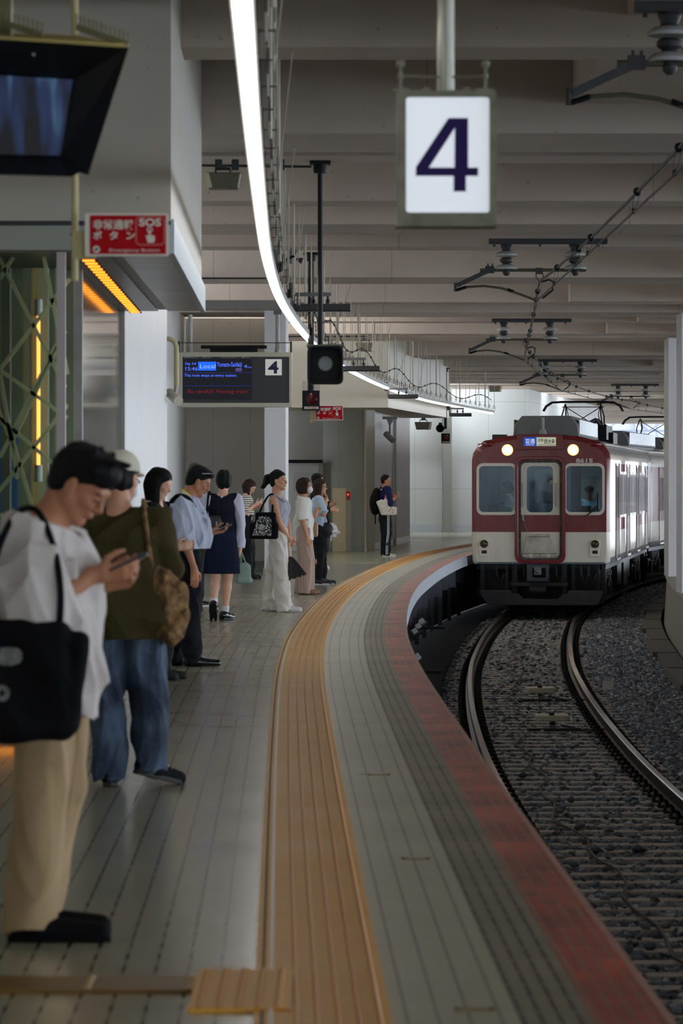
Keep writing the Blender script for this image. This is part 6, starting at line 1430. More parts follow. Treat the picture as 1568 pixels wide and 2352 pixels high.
an = V(.0, -.24, .68); tb = P2.thing('shoulder_bag', an, 'slouchy brown leopard patterned shoulder bag hanging behind the olive sweater', 'bag')
P2.tpart(tb, an, 'bag_body', [el(V(-.06, -.23, .86), (.06, .095, .165)), el(V(-.06, -.215, .95), (.05, .075, .12)), rc(V(-.06, -.14, 1.06), V(-.06, -.15, .82), .028, .045), rc(V(-.06, -.27, .92), V(-.06, -.25, .76), .035, .045)], LEO, .007, .05, fold=(0.0102, 63, .6))
mb = MB(); mb.tube(smooth_pts([V(-.09, -.155, 1.08) - an, V(-.14, -.135, 1.22) - an, V(-.09, -.115, 1.375) - an, V(.0, -.11, 1.40) - an, V(.09, -.13, 1.3) - an, V(.06, -.18, 1.05) - an, V(-.03, -.2, .98) - an]), .013, 6); obj('strap', mb, LEO, tb, smooth=True)
# 3 woman with long black hair, mostly hidden
J = pose(1.58, .165, head=(R(20), R(-5), 0)); J['wr'] = [V(.16, -.08, 1.0), V(.16, .08, 1.0)]; J['el'] = [V(0, -.2, 1.02), V(0, .2, 1.02)]; J['hdir'] = [V(1, .2, .2), V(1, -.2, .2)]
P3 = Person((-1.40, 29.0), R(-10), 'woman with long black hair mostly hidden behind the olive sweater', J, SKl, .009, True); h = lambda x, y, z: hp(J, x, y, z)
def long_hair(J, L=.22, w=.07, back=.05): 
    h = lambda x, y, z: hp(J, x, y, z); z = V(0, 0, -L)
    return [el(h(-.03, 0, .0), (.088, .094, .10), rot=J['hr'], cuts=((h(.035, 0, 0), J['hr'] @ V(1, 0, -.2)),)), rc(h(-.045, -.035, -.03), h(-.045, -.035, -.03) + z + V(-.01, 0, 0), w, w * .55), rc(h(-.045, .035, -.03), h(-.045, .035, -.03) + z + V(-.01, 0, 0), w, w * .55), rc(h(-.01, -.07, .0), h(-.0, -.07, -.02) + z * .9, .034, .02), rc(h(-.01, .07, .0), h(-.0, .07, -.02) + z * .9, .034, .02)]
P3.hair(HAIR, extra=long_hair(J, .2, .066)); P3.part('top', torso_prims(J) + sleeve(J, 0, fr=.5) + sleeve(J, 1, fr=.5), cloth('black_top', (.014, .014, .016, 1)), .01, fold=(0.0068, 50.4, .4))
P3.legs(cloth('charcoal_trousers', (.02, .02, .022, 1)), (.1, .08, .07), res=.012); P3.shoes(M_rubber)
mb = MB(); mb.tube(smooth_pts([V(-.12, -.12, 1.1), V(-.10, -.12, 1.28), V(-.03, -.11, 1.345), V(.06, -.10, 1.26), V(.10, -.09, 1.1)]), .013, 6); obj('cream_strap', mb, CP, P3.root)
# 4 middle-aged man in pale blue shirt
J = pose(1.68, .19, .09, lean=R(-2), head=(R(26), R(-8), 0), hfwd=.03, feet=[(.03, -.11), (-.10, .10)], bulk=1.12)
J['pel'] = V(0, 0, .94); J['nk'] = V(.00, 0, 1.375); J['hd'] = V(.095, -.005, 1.50); J['sh'] = [V(-.06, -.185, 1.30), V(0, .185, 1.31)]
J['el'] = [V(-.045, -.235, 1.04), V(.05, .2, 1.06)]; J['wr'] = [V(.035, -.23, .80), V(.20, .03, 1.09)]; J['hdir'] = [V(.05, 0, -1), V(.95, -.1, .12)]; J['pal'] = [V(-.2, 1, 0), V(0, -.4, .9)]; J['curl'] = [.3, .5]
J['kn'] = [V(.02, -.10, .50), V(-.05, .10, .50)]
P4 = Person((-1.255, 31.2), R(8), 'middle-aged man in a pale blue shirt with black backpack looking at his phone', J, SKd, .0068); P4.face(); h = lambda x, y, z: hp(J, x, y, z)
P4.hair(HAIR, extra=[el(h(.02, 0, .09), (.075, .075, .03), rot=J['hr'])])
mb = MB(); mb.tube([h(-.0, -.085, .07), h(.06, -.075, .10), h(.095, 0, .11), h(.06, .075, .10), h(0, .085, .07)], .005, 6); mb.tube([h(.075, -.06, .11), h(.10, -.03, .10), h(.10, -.01, .12)], .006, 6); obj('sunglasses', mb, mat('silver_glasses', S(140, 140, 144), .25, .6), P4.root)
PB = mat('pale_blue_shirt', S(178, 186, 204), .8, noise=(5, .15), bump=(24, .35), spec=.2)
pr = torso_prims(J, (.125, .138, .122), z0=-.08, sq=1.30, belly=.045) + sleeve(J, 0, .076, .068, fr=.93, r2=.048) + sleeve(J, 1, .074, .066, fr=.9, r2=.045) + [el(V(.055, 0, 1.10), (.115, .15, .13), k=.05), rc(J['nk'] + V(-.03, -.03, -.015), J['nk'] + V(.045, 0, -.03), .055, .045)]
P4.part('shirt', pr, PB, .0068, .03, fold=(0.0102, 58.8, .4), gcuts=((V(0, 0, .955), (0, 0, -1)), (V(0, 0, 1.40), (.45, 0, 1))), seed=2)
P4.legs(cloth('black_trousers', (.010, .010, .013, 1)), (.108, .085, .068), hem=.03, top=.06); P4.shoes(mat('black_leather', (.010, .010, .011, 1), .25), L=.30)
mb = MB(); mb.tube([V(.03 + .135 * math.cos(t) * .9, .155 * math.sin(t), .957) for t in [k_ * PI / 12 for k_ in range(24)]] + [V(.03 + .1215, 0, .957)], .013, 6); obj('belt', mb, M_black, P4.root)
mb = MB(); mb.tube(smooth_pts([V(-.06, -.06, 1.44), V(.0, -.085, 1.40), V(.075, -.08, 1.30), V(.10, -.05, 1.20)]), .007, 6); mb.tube([V(-.05, -.075, 1.43), V(.01, -.09, 1.38)], .01, 6); obj('yellow_lanyard', mb, mat('lanyard_yellow', S(220, 200, 40), .6), P4.root)
an = V(-.21, 0, .82); bg_ = P4.thing('backpack', an, 'black backpack worn by the man in the pale blue shirt', 'bag'); P4.tpart(bg_, an, 'pack_body', [bx(V(-.20, 0, 1.13), (.075, .14, .21), .05), el(V(-.17, -.03, .90), (.10, .12, .13))], BK, .008, .04)
mb = MB(); mb.tube(smooth_pts([V(-.15, -.13, 1.32) - an, V(-.09, -.15, 1.385) - an, V(-.0, -.15, 1.36) - an, V(.055, -.15, 1.24) - an, V(.0, -.17, 1.12) - an]), .018, 6); mb.tube(smooth_pts([V(-.13, -.17, .95) - an, V(-.09, -.16, 1.0) - an, V(-.04, -.15, 1.04) - an]), .015, 6); obj('strap', mb, BK, bg_, smooth=True)
phone(P4, 1, 'grey phone held out by the man in the pale blue shirt', mat('phone_grey', S(70, 76, 74), .25), L=.155, d=V(1, -.1, .42), fwd=.10, up=.02)
# 5 older man behind
J = pose(1.70, .18, head=(R(10), R(20), 0)); P5 = Person((-1.765, 46.0), R(20), 'man with grey hair standing behind the man in the pale blue shirt', J, SKd, .011); P5.hair(HAIRg)
P5.part('shirt', torso_prims(J) + sleeve(J, 0, fr=.9) + sleeve(J, 1, fr=.9), mat('striped_pale_shirt', S(176, 180, 200), .8, noise=(9, .2)), .012, fold=(0.0068, 50.4, .4)); P5.legs(cloth('dark_slacks', (.014, .014, .018, 1)), (.1, .08, .07), res=.013); P5.shoes(mat('black_leather', (.01, .01, .01, 1), .3), M_white)
# 6 schoolgirl walking away
J = pose(1.62, .165, .085, head=(0, R(-14), 0), feet=[(.06, -.06, .075), (-.10, .09, .15)])
J['nk'] = V(0, 0, 1.355); J['hd'] = V(.02, -.02, 1.505); J['el'] = [V(0, -.205, 1.03), V(.02, .2, 1.04)]; J['wr'] = [V(.02, -.19, .79), V(.18, .12, 1.05)]; J['hdir'] = [V(.05, .05, -1), V(1, -.3, .2)]; J['curl'] = [1.0, .8]
J['kn'] = [V(.03, -.06, .47), V(-.01, .07, .46)]; J['an'] = [V(.05, -.025, .075), V(-.13, .085, .155)]; J['fp'] = [0, R(62)]; J['fy'] = [R(-28), 0]
P6 = Person((-1.29, 41.5), R(88), 'schoolgirl seen from behind in a navy vest and pleated skirt, one heel lifted', J, SKl, .0078, True)
h = lambda x, y, z: hp(J, x, y, z); P6.hair(HAIR, extra=[el(h(-.02, 0, -.01), (.085, .08, .085), rot=J['hr'], cuts=((h(.03, 0, 0), J['hr'] @ V(1, 0, 0)),)), rc(h(-.06, 0, -.03), h(-.05, 0, -.075), .045, .03)])
LAV = mat('lavender_shirt', S(200, 202, 222), .8, bump=(24, .3)); P6.part('blouse', [rc(J['nk'] + V(-.01, 0, -.05), J['nk'] + V(0, 0, -.02), .062, .056)] + sleeve(J, 0, .064, .056, fr=.97, r2=.045) + sleeve(J, 1, .064, .056, fr=.97, r2=.045), LAV, .008, .02, fold=(0.0068, 63, .4))
NV = cloth('navy_knit', (.008, .010, .022, 1)); P6.part('vest', torso_prims(J, (.112, .102, .112), z0=-.10, sq=1.40)[:3] + [rc(J['nk'] + V(-.01, 0, -.06), J['sh'][i] + V(0, .02 * (1, -1)[i], 0), .055, .06) for i in (0, 1)], NV, .008, .04, gcuts=((V(0, 0, 1.385), (0, 0, 1)), (V(0, 0, .905), (0, 0, -1))))
def skirt(P, z0, z1, r0, r1, m, n=26, amp=.012, sqx=.78, name='skirt', off_=(0, 0)):
    mb = MB(); N_ = n * 6; rows = 14; vs = []
    for j in range(rows + 1):
        f = j / rows; z = z0 + (z1 - z0) * f; r = r0 + (r1 - r0) * f ** .85
        for k_ in range(N_):
            t = 2 * PI * k_ / N_; w = ((k_ % 6) / 6.0 - .5) * amp * 2 * min(1, .25 + f); vs.append((off_[0] + (r + w) * sqx * math.cos(t), off_[1] + (r + w) * math.sin(t), z))
    fs = [(j * N_ + k_, j * N_ + (k_ + 1) % N_, (j + 1) * N_ + (k_ + 1) % N_, (j + 1) * N_ + k_) for j in range(rows) for k_ in range(N_)] + [tuple(range(N_))]
    mb.add(vs, fs); o = mb.build(name, m, P.root, smooth=True, angle=60); s_ = o.modifiers.new('thick', 'SOLIDIFY'); s_.thickness = .004; return o
skirt(P6, .965, .505, .152, .195, cloth('navy_skirt', (.010, .014, .038, 1)), amp=.009)
SOCK = mat('white_sock', S(210, 210, 214), .8); 
for i in (0, 1):
    a, kk = J['an'][i], J['kn'][i]; u_ = (kk - a).normalized(); P6.part('sock', [rc(a, a + u_ * .10, .041, .046, cuts=((a + u_ * .085, u_),))], SOCK, .007)
P6.shoes(mat('polished_loafer', (.010, .010, .012, 1), .12), M_black, L=.25)
an = V(-.10, .13, .93); b_ = P6.thing('shoulder_bag', an, 'black leather shoulder bag on the left of the schoolgirl', 'bag'); P6.tpart(b_, an, 'bag_body', [bx(V(-.11, .125, 1.04), (.05, .115, .095), .03), el(V(-.13, .03, 1.05), (.035, .04, .06))], mat('black_bag_leather', (.022, .021, .022, 1), .4), .007, .02)
mb = MB(); mb.tube(smooth_pts([V(-.12, .16, 1.12) - an, V(-.12, .15, 1.25) - an, V(-.06, .14, 1.375) - an, V(.04, .13, 1.37) - an, V(.1, .14, 1.2) - an, V(.0, .2, 1.1) - an]), .012, 6); obj('strap', mb, BK, b_, smooth=True)
mb = MB(); mb.box(-.075, -.06, -.09, -.075, .08, .14); obj('buckle', mb, M_gal, b_)
an = V(.02, -.24, .40); b_ = P6.thing('hand_bag', an, 'pale green tote carried low in the right hand of the schoolgirl', 'bag'); GRN = cloth('pale_green_canvas', S(140, 160, 150)); P6.tpart(b_, an, 'bag_body', [bx(V(.02, -.235, .50), (.03, .075, .10), .02), rc(V(.02, -.17, .43), V(.02, -.31, .43), .02), rc(V(.02, -.19, .58), V(.02, -.25, .60), .028)], GRN, .007, .04)
mb = MB(); 
for dy in (-.03, .03): mb.tube(smooth_pts([V(.02, -.23 + dy, .60) - an, V(.03, -.205, .74) - an, V(.045, -.20, .72) - an, V(.03, -.24 + dy, .59) - an]), .009, 6)
obj('handles', mb, GRN, b_, smooth=True)
# 7 woman in striped top
J = pose(1.56, .16, .08, head=(R(32), R(-8), 0), hfwd=.02); J['nk'] = V(.0, 0, 1.29); J['hd'] = V(.055, 0, 1.415); J['el'] = [V(.0, -.17, 1.02), V(.03, .17, 1.02)]; J['wr'] = [V(.15, -.07, 1.14), V(.14, .05, 1.10)]; J['hdir'] = [V(.8, .15, .5), V(.8, -.3, .3)]; J['pal'] = [V(0, .7, .7), V(0, -.7, .7)]
P7 = Person((-1.465, 59.0), R(-5), 'young woman in a striped top and wide black trousers looking at her phone', J, SKl, .0095, True); P7.face(); P7.hair(HAIRb, extra=long_hair(J, .26, .05))
def stripes(nm, c1, c2, per, w, ax=2):
    m, t, b = newmat(nm); tcn = t.n('ShaderNodeTexCoord'); s3 = t.n('ShaderNodeSeparateXYZ'); t.l(tcn.outputs['Object'], s3.inputs[0]); f = t.m('LESS_THAN', t.m('FRACT', t.m('DIVIDE', t.m('ADD', s3.outputs[ax], 10), per)), w); t.l(t.mix(f, c1, c2), b.inputs['Base Color']); b.inputs['Roughness'].default_value = .85; return m
P7.part('striped_top', torso_prims(J, (.11, .105, .105), z0=.0, sq=1.35) + sleeve(J, 0, .068, .07, upto=.95) + sleeve(J, 1, .068, .07, upto=.95), stripes('striped_knit', S(204, 200, 190), S(40, 38, 40), .034, .32), .0095, .03, fold=(0.0085, 54.6, .4), gcuts=((V(0, 0, .99), (0, 0, -1)), (V(0, 0, 1.295), (0, 0, 1))))
P7.legs(cloth('wide_black_trousers', (.009, .009, .010, 1)), (.105, .10, .095), hem=.03, top=.15, res=.01); P7.shoes(M_black, None)
phone(P7, 0, 'white edged phone held by the woman in the striped top', M_white, d=V(.9, .1, .4), fwd=.09, up=.015)
# 8 woman in white trousers with tote and umbrella
J = pose(1.63, .165, .085, head=(R(-2), R(-16), 0)); J['nk'] = V(-.02, 0, 1.34); J['hd'] = V(.0, 0, 1.51); J['che'] = V(.0, 0, 1.2); J['sh'] = [V(-.045, -.16, 1.28), V(0, .16, 1.29)]
J['el'] = [V(.02, -.19, 1.03), V(.08, .17, 1.03)]; J['wr'] = [V(.115, -.05, .86), V(.125, .04, .865)]; J['hdir'] = [V(.45, .35, -.7), V(.3, -.3, -.8)]; J['pal'] = [V(-.3, .9, .1), V(-.3, -.9, 0)]; J['curl'] = [.6, .6]
J['kn'] = [V(-.0, -.09, .48), V(-.07, .09, .48)]; J['kn'] = [V(.03, -.09, .48), V(-.07, .09, .48)]; J['an'] = [V(.075, -.10, .075), V(-.10, .10, .075)]
P8 = Person((-.725, 44.2), R(-4), 'woman with ponytail in a grey ruffled top and white flared trousers', J, SK, .007, True); P8.face(); h = lambda x, y, z: hp(J, x, y, z)
P8.hair(HAIR, extra=[rc(h(-.10, 0, .035), h(-.14, 0, .025), .032, .028), rc(h(-.14, 0, .0), h(-.20, 0, -.07), .03, .022), rc(h(-.14, 0, .04), h(-.155, 0, .0), .04, .035), rc(h(-.19, 0, -.06), h(-.225, 0, -.075), .02, .006)])
GR = cloth('grey_lilac_blouse', S(176, 178, 192)); pr = torso_prims(J, (.105, .10, .108), z0=-.14, sq=1.30)[:3] + [rc(J['nk'] + V(0, 0, -.06), J['sh'][i] + V(.01, .055 * (1, -1)[i], .02), .05, .05) for i in (0, 1)] + [el(V(.05, 0, 1.20), (.075, .11, .075))]
P8.part('blouse', pr, GR, .007, .035, fold=(0.0068, 63, .4), gcuts=((V(0, 0, .905), (-.1, 0, -1)), (V(0, 0, 1.335), (.5, 0, 1))))
mb = MB()
for i in (0, 1):
    y = (-1, 1)[i]; ps = []
    for k_ in range(26): t_ = k_ / 25; ps.append(V(-.09 + .17 * t_, y * (.115 + .035 * math.sin(t_ * PI)), 1.33 - .06 * t_ + .035 * math.sin(t_ * PI) + .008 * math.sin(k_ * 2.2)))
    mb.tube(ps, .013, 6)
obj('ruffle', mb, GR, P8.root, smooth=True)
WT = cloth('white_trousers', S(222, 216, 206), sc=6); P8.legs(WT, (.098, .082, .10), hem=.015, top=.05, fold=(0.0085, 54.6, .5), seed=6); P8.shoes(mat('white_sneaker', S(216, 214, 212), .5), mat('white_sole', S(206, 204, 200), .5), L=.27)
an = V(-.12, -.27, .84); b_ = P8.thing('tote_bag', an, 'black tote bag with a white paisley print worn by the woman in white trousers', 'bag')
P8.tpart(b_, an, 'bag_body', [bx(V(-.145, -.255, .93), (.165, .035, .09), .03), bx(V(-.125, -.255, 1.05), (.12, .03, .10), .03)], BK, .007, .06)
mb = MB(); mb.tube(smooth_pts([V(-.20, -.25, 1.13) - an, V(-.15, -.23, 1.25) - an, V(-.09, -.17, 1.345) - an, V(-.04, -.14, 1.335) - an, V(-.05, -.22, 1.2) - an, V(-.05, -.25, 1.12) - an]), .012, 6); obj('strap', mb, BK, b_, smooth=True)
m, t, b = newmat('paisley_print'); tcn = t.n('ShaderNodeTexCoord'); vo = t.n('ShaderNodeTexVoronoi', feature='DISTANCE_TO_EDGE'); vo.inputs['Scale'].default_value = 42; t.l(tcn.outputs['Object'], vo.inputs['Vector']); nz = t.n('ShaderNodeTexNoise'); nz.inputs['Scale'].default_value = 50; t.l(tcn.outputs['Object'], nz.inputs['Vector'])
f = t.m('GREATER_THAN', t.m('ADD', vo.outputs[0], t.m('MULTIPLY', nz.outputs[0], .35)), .33); t.l(t.mix(f, S(16, 16, 17), S(190, 190, 186)), b.inputs['Base Color']); b.inputs['Roughness'].default_value = .8
mb = MB(); mb.prism([(-.275, .88), (-.055, .88), (-.055, 1.07), (-.09, 1.10), (-.20, 1.10), (-.225, 1.05)], -.002, .0, lambda v: V(v.x, -.302 + v.z, v.y) - an); obj('print', mb, m, b_)
mb = MB(); mb.prism([(-.165 + .028 * math.cos(t_ * PI / 8), .985 + .028 * math.sin(t_ * PI / 8)) for t_ in range(16)], -.003, -.001, lambda v: V(v.x, -.302 + v.z, v.y) - an); obj('print_medallion', mb, mat('print_white', S(176, 176, 172), .8, noise=(60, .9)), b_)
an = V(.135, -.04, .62); b_ = P8.thing('umbrella', an, 'folded black umbrella with pale wooden handle hanging from clasped hands', 'umbrella')
mb = MB(); mb.cyl(V(.125, -.04, .80) - an, V(.135, -.04, .645) - an, .018, .019, 10); obj('handle', mb, mat('pale_wood', S(206, 176, 150), .5), b_, smooth=True)
mb = MB(); n_ = 14; rows = []; 
for j in range(9):
    f = j / 8; r_ = .022 + .085 * f ** .7; rows.append([V(.135 + .055 * f + r_ * 1.15 * (1 + .22 * (k_ % 2) * f) * math.cos(2 * PI * k_ / (2 * n_)), -.04 + r_ * .7 * (1 + .22 * (k_ % 2) * f) * math.sin(2 * PI * k_ / (2 * n_)), .635 - .235 * f + .045 * f * math.cos(2 * PI * k_ / (2 * n_)) - .02 * f * (k_ % 2)) - an for k_ in range(2 * n_)])
vs = [p for r_ in rows for p in r_]; q_ = 2 * n_; mb.add(vs, [(j * q_ + k_, j * q_ + (k_ + 1) % q_, (j + 1) * q_ + (k_ + 1) % q_, (j + 1) * q_ + k_) for j in range(8) for k_ in range(q_)] + [tuple(range(q_)), tuple(8 * q_ + k_ for k_ in range(q_))])
obj('folded_canopy', mb, mat('black_nylon', (.016, .016, .018, 1), .35), b_)
# 9 woman with mask and bob
J = pose(1.55, .16, .08, head=(R(-4), R(-10), 0)); J['nk'] = V(-.015, 0, 1.275); J['hd'] = V(.02, 0, 1.435); J['el'] = [V(-.0, -.18, .99), V(.03, .18, 1.0)]; J['wr'] = [V(.06, -.17, .77), V(.15, .05, 1.04)]; J['hdir'] = [V(.15, 0, -1), V(.35, -.1, .8)]; J['pal'] = [V(-.3, 1, 0), V(.5, -.8, 0)]
P9 = Person((-.505, 51.0), R(-3), 'woman with a brown bob and white face mask in a white blouse', J, SK, .008, True); P9.face(lips=False); h = lambda x, y, z: hp(J, x, y, z)
P9.hair(HAIRb, extra=[el(h(-.025, 0, .0), (.098, .095, .11), rot=J['hr'], cuts=((h(.045, 0, 0), J['hr'] @ V(1, 0, -.1)),)), el(h(-.03, 0, -.065), (.08, .088, .05), rot=J['hr'], cuts=((h(.03, 0, 0), J['hr'] @ V(1, 0, 0)),)), rc(h(.03, -.06, .07), h(.045, -.068, .01), .03, .02)], thick=1.04)
P9.part('face_mask', [el(h(.068, 0, -.05), (.042, .052, .048), rot=J['hr'])], mat('white_mask', S(226, 226, 230), .7), .006)
mb = MB(); mb.tube([h(.06, -.05, -.03), h(.02, -.076, -.01), h(.0, -.08, -.01)], .002, 4); mb.tube([h(.06, -.05, -.07), h(.02, -.072, -.04), h(.0, -.08, -.03)], .002, 4); obj('ear_loop', mb, M_white, P9.root)
WB = mat('white_blouse', S(226, 224, 218), .85, bump=(24, .3), spec=.2)
P9.part('blouse', torso_prims(J, (.145, .13, .115), z0=-.34, sq=1.22) + sleeve(J, 0, .075, .092, upto=.98) + sleeve(J, 1, .072, .085, upto=.98) + [el(J['el'][0] + V(0, 0, .05), (.075, .07, .06))], WB, .008, .035, fold=(0.0085, 46.2, .35), gcuts=((V(0, 0, .72), (0, 0, -1)), (V(0, 0, 1.30), (.2, 0, 1))))
def pleats(nm, c1, c2, n):
    m, t, b = newmat(nm); tcn = t.n('ShaderNodeTexCoord'); s3 = t.n('ShaderNodeSeparateXYZ'); t.l(tcn.outputs['Object'], s3.inputs[0]); f = t.m('FRACT', t.m('MULTIPLY', t.m('ADD', s3.outputs[0], s3.outputs[1]), n)); t.l(t.mix(t.m('MULTIPLY', f, .8), c1, c2), b.inputs['Base Color']); b.inputs['Roughness'].default_value = .8
    bp = t.n('ShaderNodeBump'); bp.inputs['Strength'].default_value = .8; bp.inputs['Distance'].default_value = .01; t.l(f, bp.inputs['Height']); t.l(bp.outputs[0], b.inputs['Normal']); return m
P9.legs(pleats('pink_pleats', S(190, 166, 154), S(150, 126, 114), 34), (.112, .112, .122), hem=.015, res=.009, k=.05, fold=(0.0051, 63, .05)); P9.shoes(mat('tan_sandal', S(140, 104, 84), .6), None, L=.25, h=.02)
phone(P9, 1, 'pale gold phone held upright by the woman with the mask', mat('gold_phone', S(190, 170, 120), .3, .4), d=V(.25, 0, 1), fwd=.08, up=.03)
an = V(.06, .12, .72); b_ = P9.thing('shoulder_bag', an, 'tan leather shoulder bag beside the woman with the mask', 'bag'); TAN = mat('tan_leather', S(150, 118, 84), .5); P9.tpart(b_, an, 'bag_body', [bx(V(.11, .14, .86), (.075, .06, .10), .03)], TAN, .009, .02)
mb = MB(); mb.tube(smooth_pts([V(.06, .14, .95) - an, V(.02, .15, 1.15) - an, V(-.02, .13, 1.28) - an, V(.06, .16, 1.15) - an, V(.13, .14, .94) - an]), .01, 6); obj('strap', mb, TAN, b_)
# 10 woman with glasses, pale blue tee
J = pose(1.54, .155, .08, head=(R(2), R(-8), 0), feet=[(0.0, -.09), (.06, .09)]); J['nk'] = V(-.01, 0, 1.27); J['hd'] = V(.025, 0, 1.425); J['el'] = [V(.07, -.18, 1.03), V(.08, .16, 1.03)]; J['wr'] = [V(.10, -.06, 1.16), V(.125, .03, 1.2)]; J['hdir'] = [V(.1, .5, .8), V(-.1, -.15, 1)]; J['pal'] = [V(-.8, .2, 0), V(-.9, 0, 0)]; J['curl'] = [.9, .6]
P10 = Person((-.33, 55.8), R(0), 'woman with long dark hair and glasses in a pale blue shirt and black trousers', J, SK, .0088, True); P10.face(); P10.hair(HAIRb, extra=long_hair(J, .2, .062)); h = lambda x, y, z: hp(J, x, y, z)
mb = MB(); mb.tube([h(.0, -.078, .0), h(.08, -.06, .0), h(.098, -.045, -.002)], .003, 5)
for y in (-.031, .031): mb.tube([h(.1, y + .02 * math.cos(t_ * PI / 6), .016 * math.sin(t_ * PI / 6)) for t_ in range(13)], .003, 5)
obj('glasses', mb, M_black, P10.root)
P10.part('shirt', torso_prims(J, (.12, .112, .108), z0=-.22, sq=1.3) + sleeve(J, 0, .075, .08, upto=.9) + sleeve(J, 1, .07, .078, upto=.9), mat('sky_blue_cotton', S(172, 192, 208), .85, bump=(24, .3)), .0088, .03, fold=(0.0085, 50.4, .4), gcuts=((V(0, 0, .80), (0, 0, -1)), (V(0, 0, 1.29), (.2, 0, 1))))
P10.part('arm_sleeve', [rc(J['el'][1].lerp(J['wr'][1], -.3), J['wr'][1], .046, .034)], cloth('black_sleeve', (.012, .012, .012, 1)), .008)
P10.legs(cloth('black_slim_trousers', (.011, .011, .013, 1)), (.096, .07, .052), hem=.06, top=.0, res=.01); P10.shoes(mat('black_sneaker', (.015, .015, .017, 1), .6), mat('white_sole', S(206, 204, 200), .5), L=.26, lace=M_white)
an = V(.13, -.10, .70); b_ = P10.thing('shoulder_bag', an, 'black soft bag hanging in front of the woman with glasses', 'bag'); P10.tpart(b_, an, 'bag_body', [el(V(.12, -.08, .80), (.085, .06, .11)), el(V(.10, -.04, .62), (.07, .06, .17))], mat('navy_black_nylon', (.010, .011, .020, 1), .6), .009, .03)
mb = MB(); mb.tube(smooth_pts([V(.06, -.11, .88) - an, V(.0, -.14, 1.1) - an, V(-.03, -.11, 1.275) - an, V(.07, -.12, 1.15) - an, V(.15, -.1, .88) - an]), .012, 6); obj('strap', mb, BK, b_)
an = V(.2, -.05, .68); b_ = P10.thing('plastic_bag', an, 'crumpled white plastic bag beside the black soft bag', 'bag'); P10.tpart(b_, an, 'bag_body', [el(V(.205, -.04, .79), (.05, .05, .09)), rc(V(.16, -.04, .86), V(.28, -.04, .76), .03, .012), rc(V(.2, -.04, .74), V(.17, -.04, .68), .04, .02)], mat('white_plastic', S(220, 220, 226), .4), .007, .02, fold=(0.0136, 126, 1))
# 11 person in black behind
J = pose(1.62, .175, head=(0, R(10), 0)); J['el'] = [V(.03, -.21, 1.0), V(.06, .2, 1.02)]; J['wr'] = [V(.24, -.14, 1.02), V(.22, .08, 1.1)]; J['hdir'] = [V(1, .1, -.05), V(.9, -.3, .2)]
P11 = Person((-.43, 65.5), R(0), 'person in black half hidden behind the woman with glasses, in white shoes', J, SK, .011); P11.hair(HAIR)
P11.part('jacket', torso_prims(J) + sleeve(J, 0, fr=.95) + sleeve(J, 1, fr=.95), cloth('black_cloth', (.011, .011, .011, 1)), .012); P11.legs(cloth('black_jeans', (.010, .011, .016, 1)), (.1, .08, .07), res=.012); P11.shoes(mat('white_sneaker', S(216, 214, 212), .5), mat('white_sole', S(206, 204, 200), .5))
# 12 far man with backpack and white tote
J = pose(1.64, .17, .085, head=(R(6), R(-22), 0)); J['el'] = [V(.03, -.2, 1.06), V(.06, .18, 1.05)]; J['wr'] = [V(.17, -.08, 1.16), V(.17, .04, 1.16)]; J['hdir'] = [V(.8, .1, .5), V(.6, -.1, .7)]; J['nk'] = V(0, 0, 1.355); J['hd'] = V(.03, 0, 1.51)
P12 = Person((.855, 76.0), R(14), 'man by the wide boarded wall with a black backpack and striped track trousers', J, SKd, .010); P12.face(); P12.hair(HAIR, fr=((.045, 0, .075), (.75, 0, -.35)))
NB = cloth('navy_track_top', S(26, 32, 70)); P12.part('track_top', torso_prims(J, (.122, .115, .118), z0=-.14) + sleeve(J, 0, .08, .076, fr=.45, r2=.06) + sleeve(J, 1, .075, .07, fr=.45, r2=.06), NB, .010, .03, fold=(0.0085, 50.4, .4), gcuts=((V(0, 0, .88), (0, 0, -1)),))
P12.part('collar', [rc(J['nk'] + V(-.02, 0, -.045), J['nk'] + V(-.01, 0, .0), .072, .064)], M_white, .009)
tr = P12.legs(cloth('black_track_trousers', (.010, .011, .016, 1)), (.108, .092, .08), hem=.035, res=.01)
mb = MB()
for dx in (-.014, .014): mb.tube([V(.02 + dx, -.205, .93), V(.02 + dx, -.20, .75), V(.022 + dx, -.187, .48), V(.0 + dx, -.178, .3), V(-.005 + dx, -.172, .06)], .007, 5)
obj('white_stripe', mb, M_white, tr); P12.shoes(mat('canvas_shoe', S(196, 186, 166), .7), mat('white_sole', S(206, 204, 200), .5), L=.27)
an = V(-.20, .0, .84); b_ = P12.thing('backpack', an, 'black backpack worn by the far man near the boarded wall', 'bag'); P12.tpart(b_, an, 'pack_body', [el(V(-.19, .02, 1.07), (.11, .15, .24)), el(V(-.16, .02, 1.28), (.07, .1, .10))], BK, .011, .03)
mb = MB(); mb.beam(V(-.2, -.02, .86) - an, V(-.2, -.02, .66) - an, .02, .01); mb.tube(smooth_pts([V(-.12, -.08, 1.36) - an, V(-.03, -.1, 1.37) - an, V(.06, -.09, 1.25) - an, V(.0, -.14, 1.1) - an]), .015, 6); obj('strap', mb, BK, b_)
an = V(.05, -.25, .82); b_ = P12.thing('tote_bag', an, 'white cloth tote with red marks on the shoulder of the far man', 'bag'); TW = cloth('white_tote', S(206, 202, 190), sc=8)
P12.tpart(b_, an, 'bag_body', [bx(V(.02, -.24, .92), (.165, .045, .085), .04), rc(V(-.05, -.235, .99), V(-.02, -.21, 1.22), .06, .025), bx(V(-.12, -.2, 1.02), (.07, .03, .12), .03, rot=Matrix.Rotation(R(-24), 3, 'Y'))], TW, .010, .05)
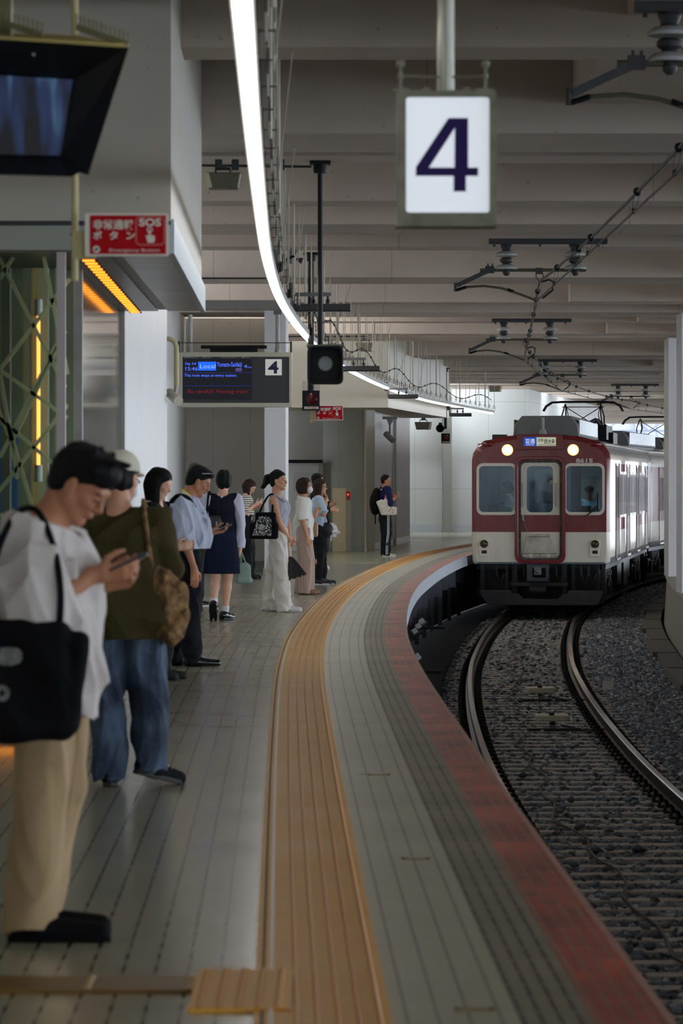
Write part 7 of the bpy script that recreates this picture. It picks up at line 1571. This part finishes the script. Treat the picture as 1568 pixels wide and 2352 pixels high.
mb = MB(); mb.tube(smooth_pts([V(-.05, -.25, 1.15) - an, V(-.02, -.2, 1.35) - an, V(.03, -.17, 1.34) - an, V(.0, -.25, 1.15) - an]), .012, 6); obj('strap', mb, mat('red_white_strap', S(196, 90, 90), .7), b_)
mb = MB()
for x_, z_ in ((-.01, 1.10), (-.02, 1.02), (.03, .94), (.06, .98)): mb.cbox(V(x_, -.296, z_) - an, (.02, .006, .022), (0, R(20), 0))
obj('red_marks', mb, mat('mark_red', S(170, 40, 50), .7), b_)
mb = MB()
for x_, z_ in ((.0, .91), (.09, .93), (.085, .89), (.03, .99)): mb.cbox(V(x_, -.296, z_) - an, (.022, .006, .01), (0, R(-15), 0))
obj('dark_marks', mb, mat('mark_dark', S(60, 60, 70), .7), b_)
phone(P12, 0, 'small phone raised by the far man near the boarded wall', d=V(.3, 0, 1), fwd=.09, up=.02)
# ---- people in the train
def trainp(x, y, z, rot, lab, J, sk, **k):
    w = TR @ V(x, y, z); return Person((w.x, w.y, w.z), a1_ + rot, lab, J, sk, .012, **k)
J = pose(1.68, .18, head=(R(6), 0, 0), feet=[(.35, -.1), (.35, .1)], hip_z=.50); J['kn'] = [V(.35, -.12, .5), V(.35, .12, .5)]; J['el'] = [V(.1, -.22, .78), V(.1, .22, .78)]; J['wr'] = [V(.3, -.18, .85), V(.3, .18, .85)]; J['hdir'] = [V(1, 0, 0), V(1, 0, 0)]
DR = trainp(.92, .95, 1.25, R(-90), 'train driver in a pale blue shirt and cap behind the right windscreen', J, SK); DR.face(); DR.hair(HAIR); h = lambda x, y, z: hp(J, x, y, z)
DR.part('shirt', torso_prims(J) + sleeve(J, 0, .07, .066, fr=.5) + sleeve(J, 1, .07, .066, fr=.5), mat('driver_blue', S(160, 200, 222), .8), .013); DR.part('cap', [el(h(-.01, 0, .07), (.115, .105, .05), rot=J['hr']), el(h(.09, 0, .04), (.05, .07, .012), rot=J['hr'])], M_black, .01); DR.legs(M_black, res=.016)
J = pose(1.62, .17, head=(R(10), 0, 0)); J['el'] = [V(.05, -.2, 1.0), V(.05, .2, 1.0)]; J['wr'] = [V(.22, -.1, 1.05), V(.22, .1, 1.05)]
PS = trainp(-.86, 2.6, 1.02, R(180), 'passenger with ponytail and green bag seen through the left windscreen', J, SK, fem=True); h = lambda x, y, z: hp(J, x, y, z); PS.hair(HAIR, extra=[rc(h(-.1, 0, .03), h(-.14, 0, -.12), .035, .02)])
PS.part('shirt', torso_prims(J) + sleeve(J, 0) + sleeve(J, 1), M_white, .014); PS.legs(M_black, res=.016)
e = PS.thing('hand_bag', V(.1, .22, .98), 'green bag held by the passenger behind the left windscreen', 'bag'); mb = MB(); mb.prism(rrect(-.2, .2, -.12, .12, .08), -.05, .05, XZ(0)); obj('bag_body', mb, mat('green_bag', S(60, 96, 50), .7), e)
mb = MB(); mb.tube([(-.1, 0, .12), (-.06, 0, .2), (.06, 0, .2), (.1, 0, .12)], .01, 6); obj('handle', mb, M_black, e)
J = pose(1.70, .18, head=(0, 0, 0)); PD = trainp(.02, 3.0, 1.02, R(-90), 'passenger in dark clothes behind the end door window', J, SK); PD.hair(HAIR); PD.part('jacket', torso_prims(J) + sleeve(J, 0, fr=.9) + sleeve(J, 1, fr=.9), M_black, .014); PD.legs(M_black, res=.016)
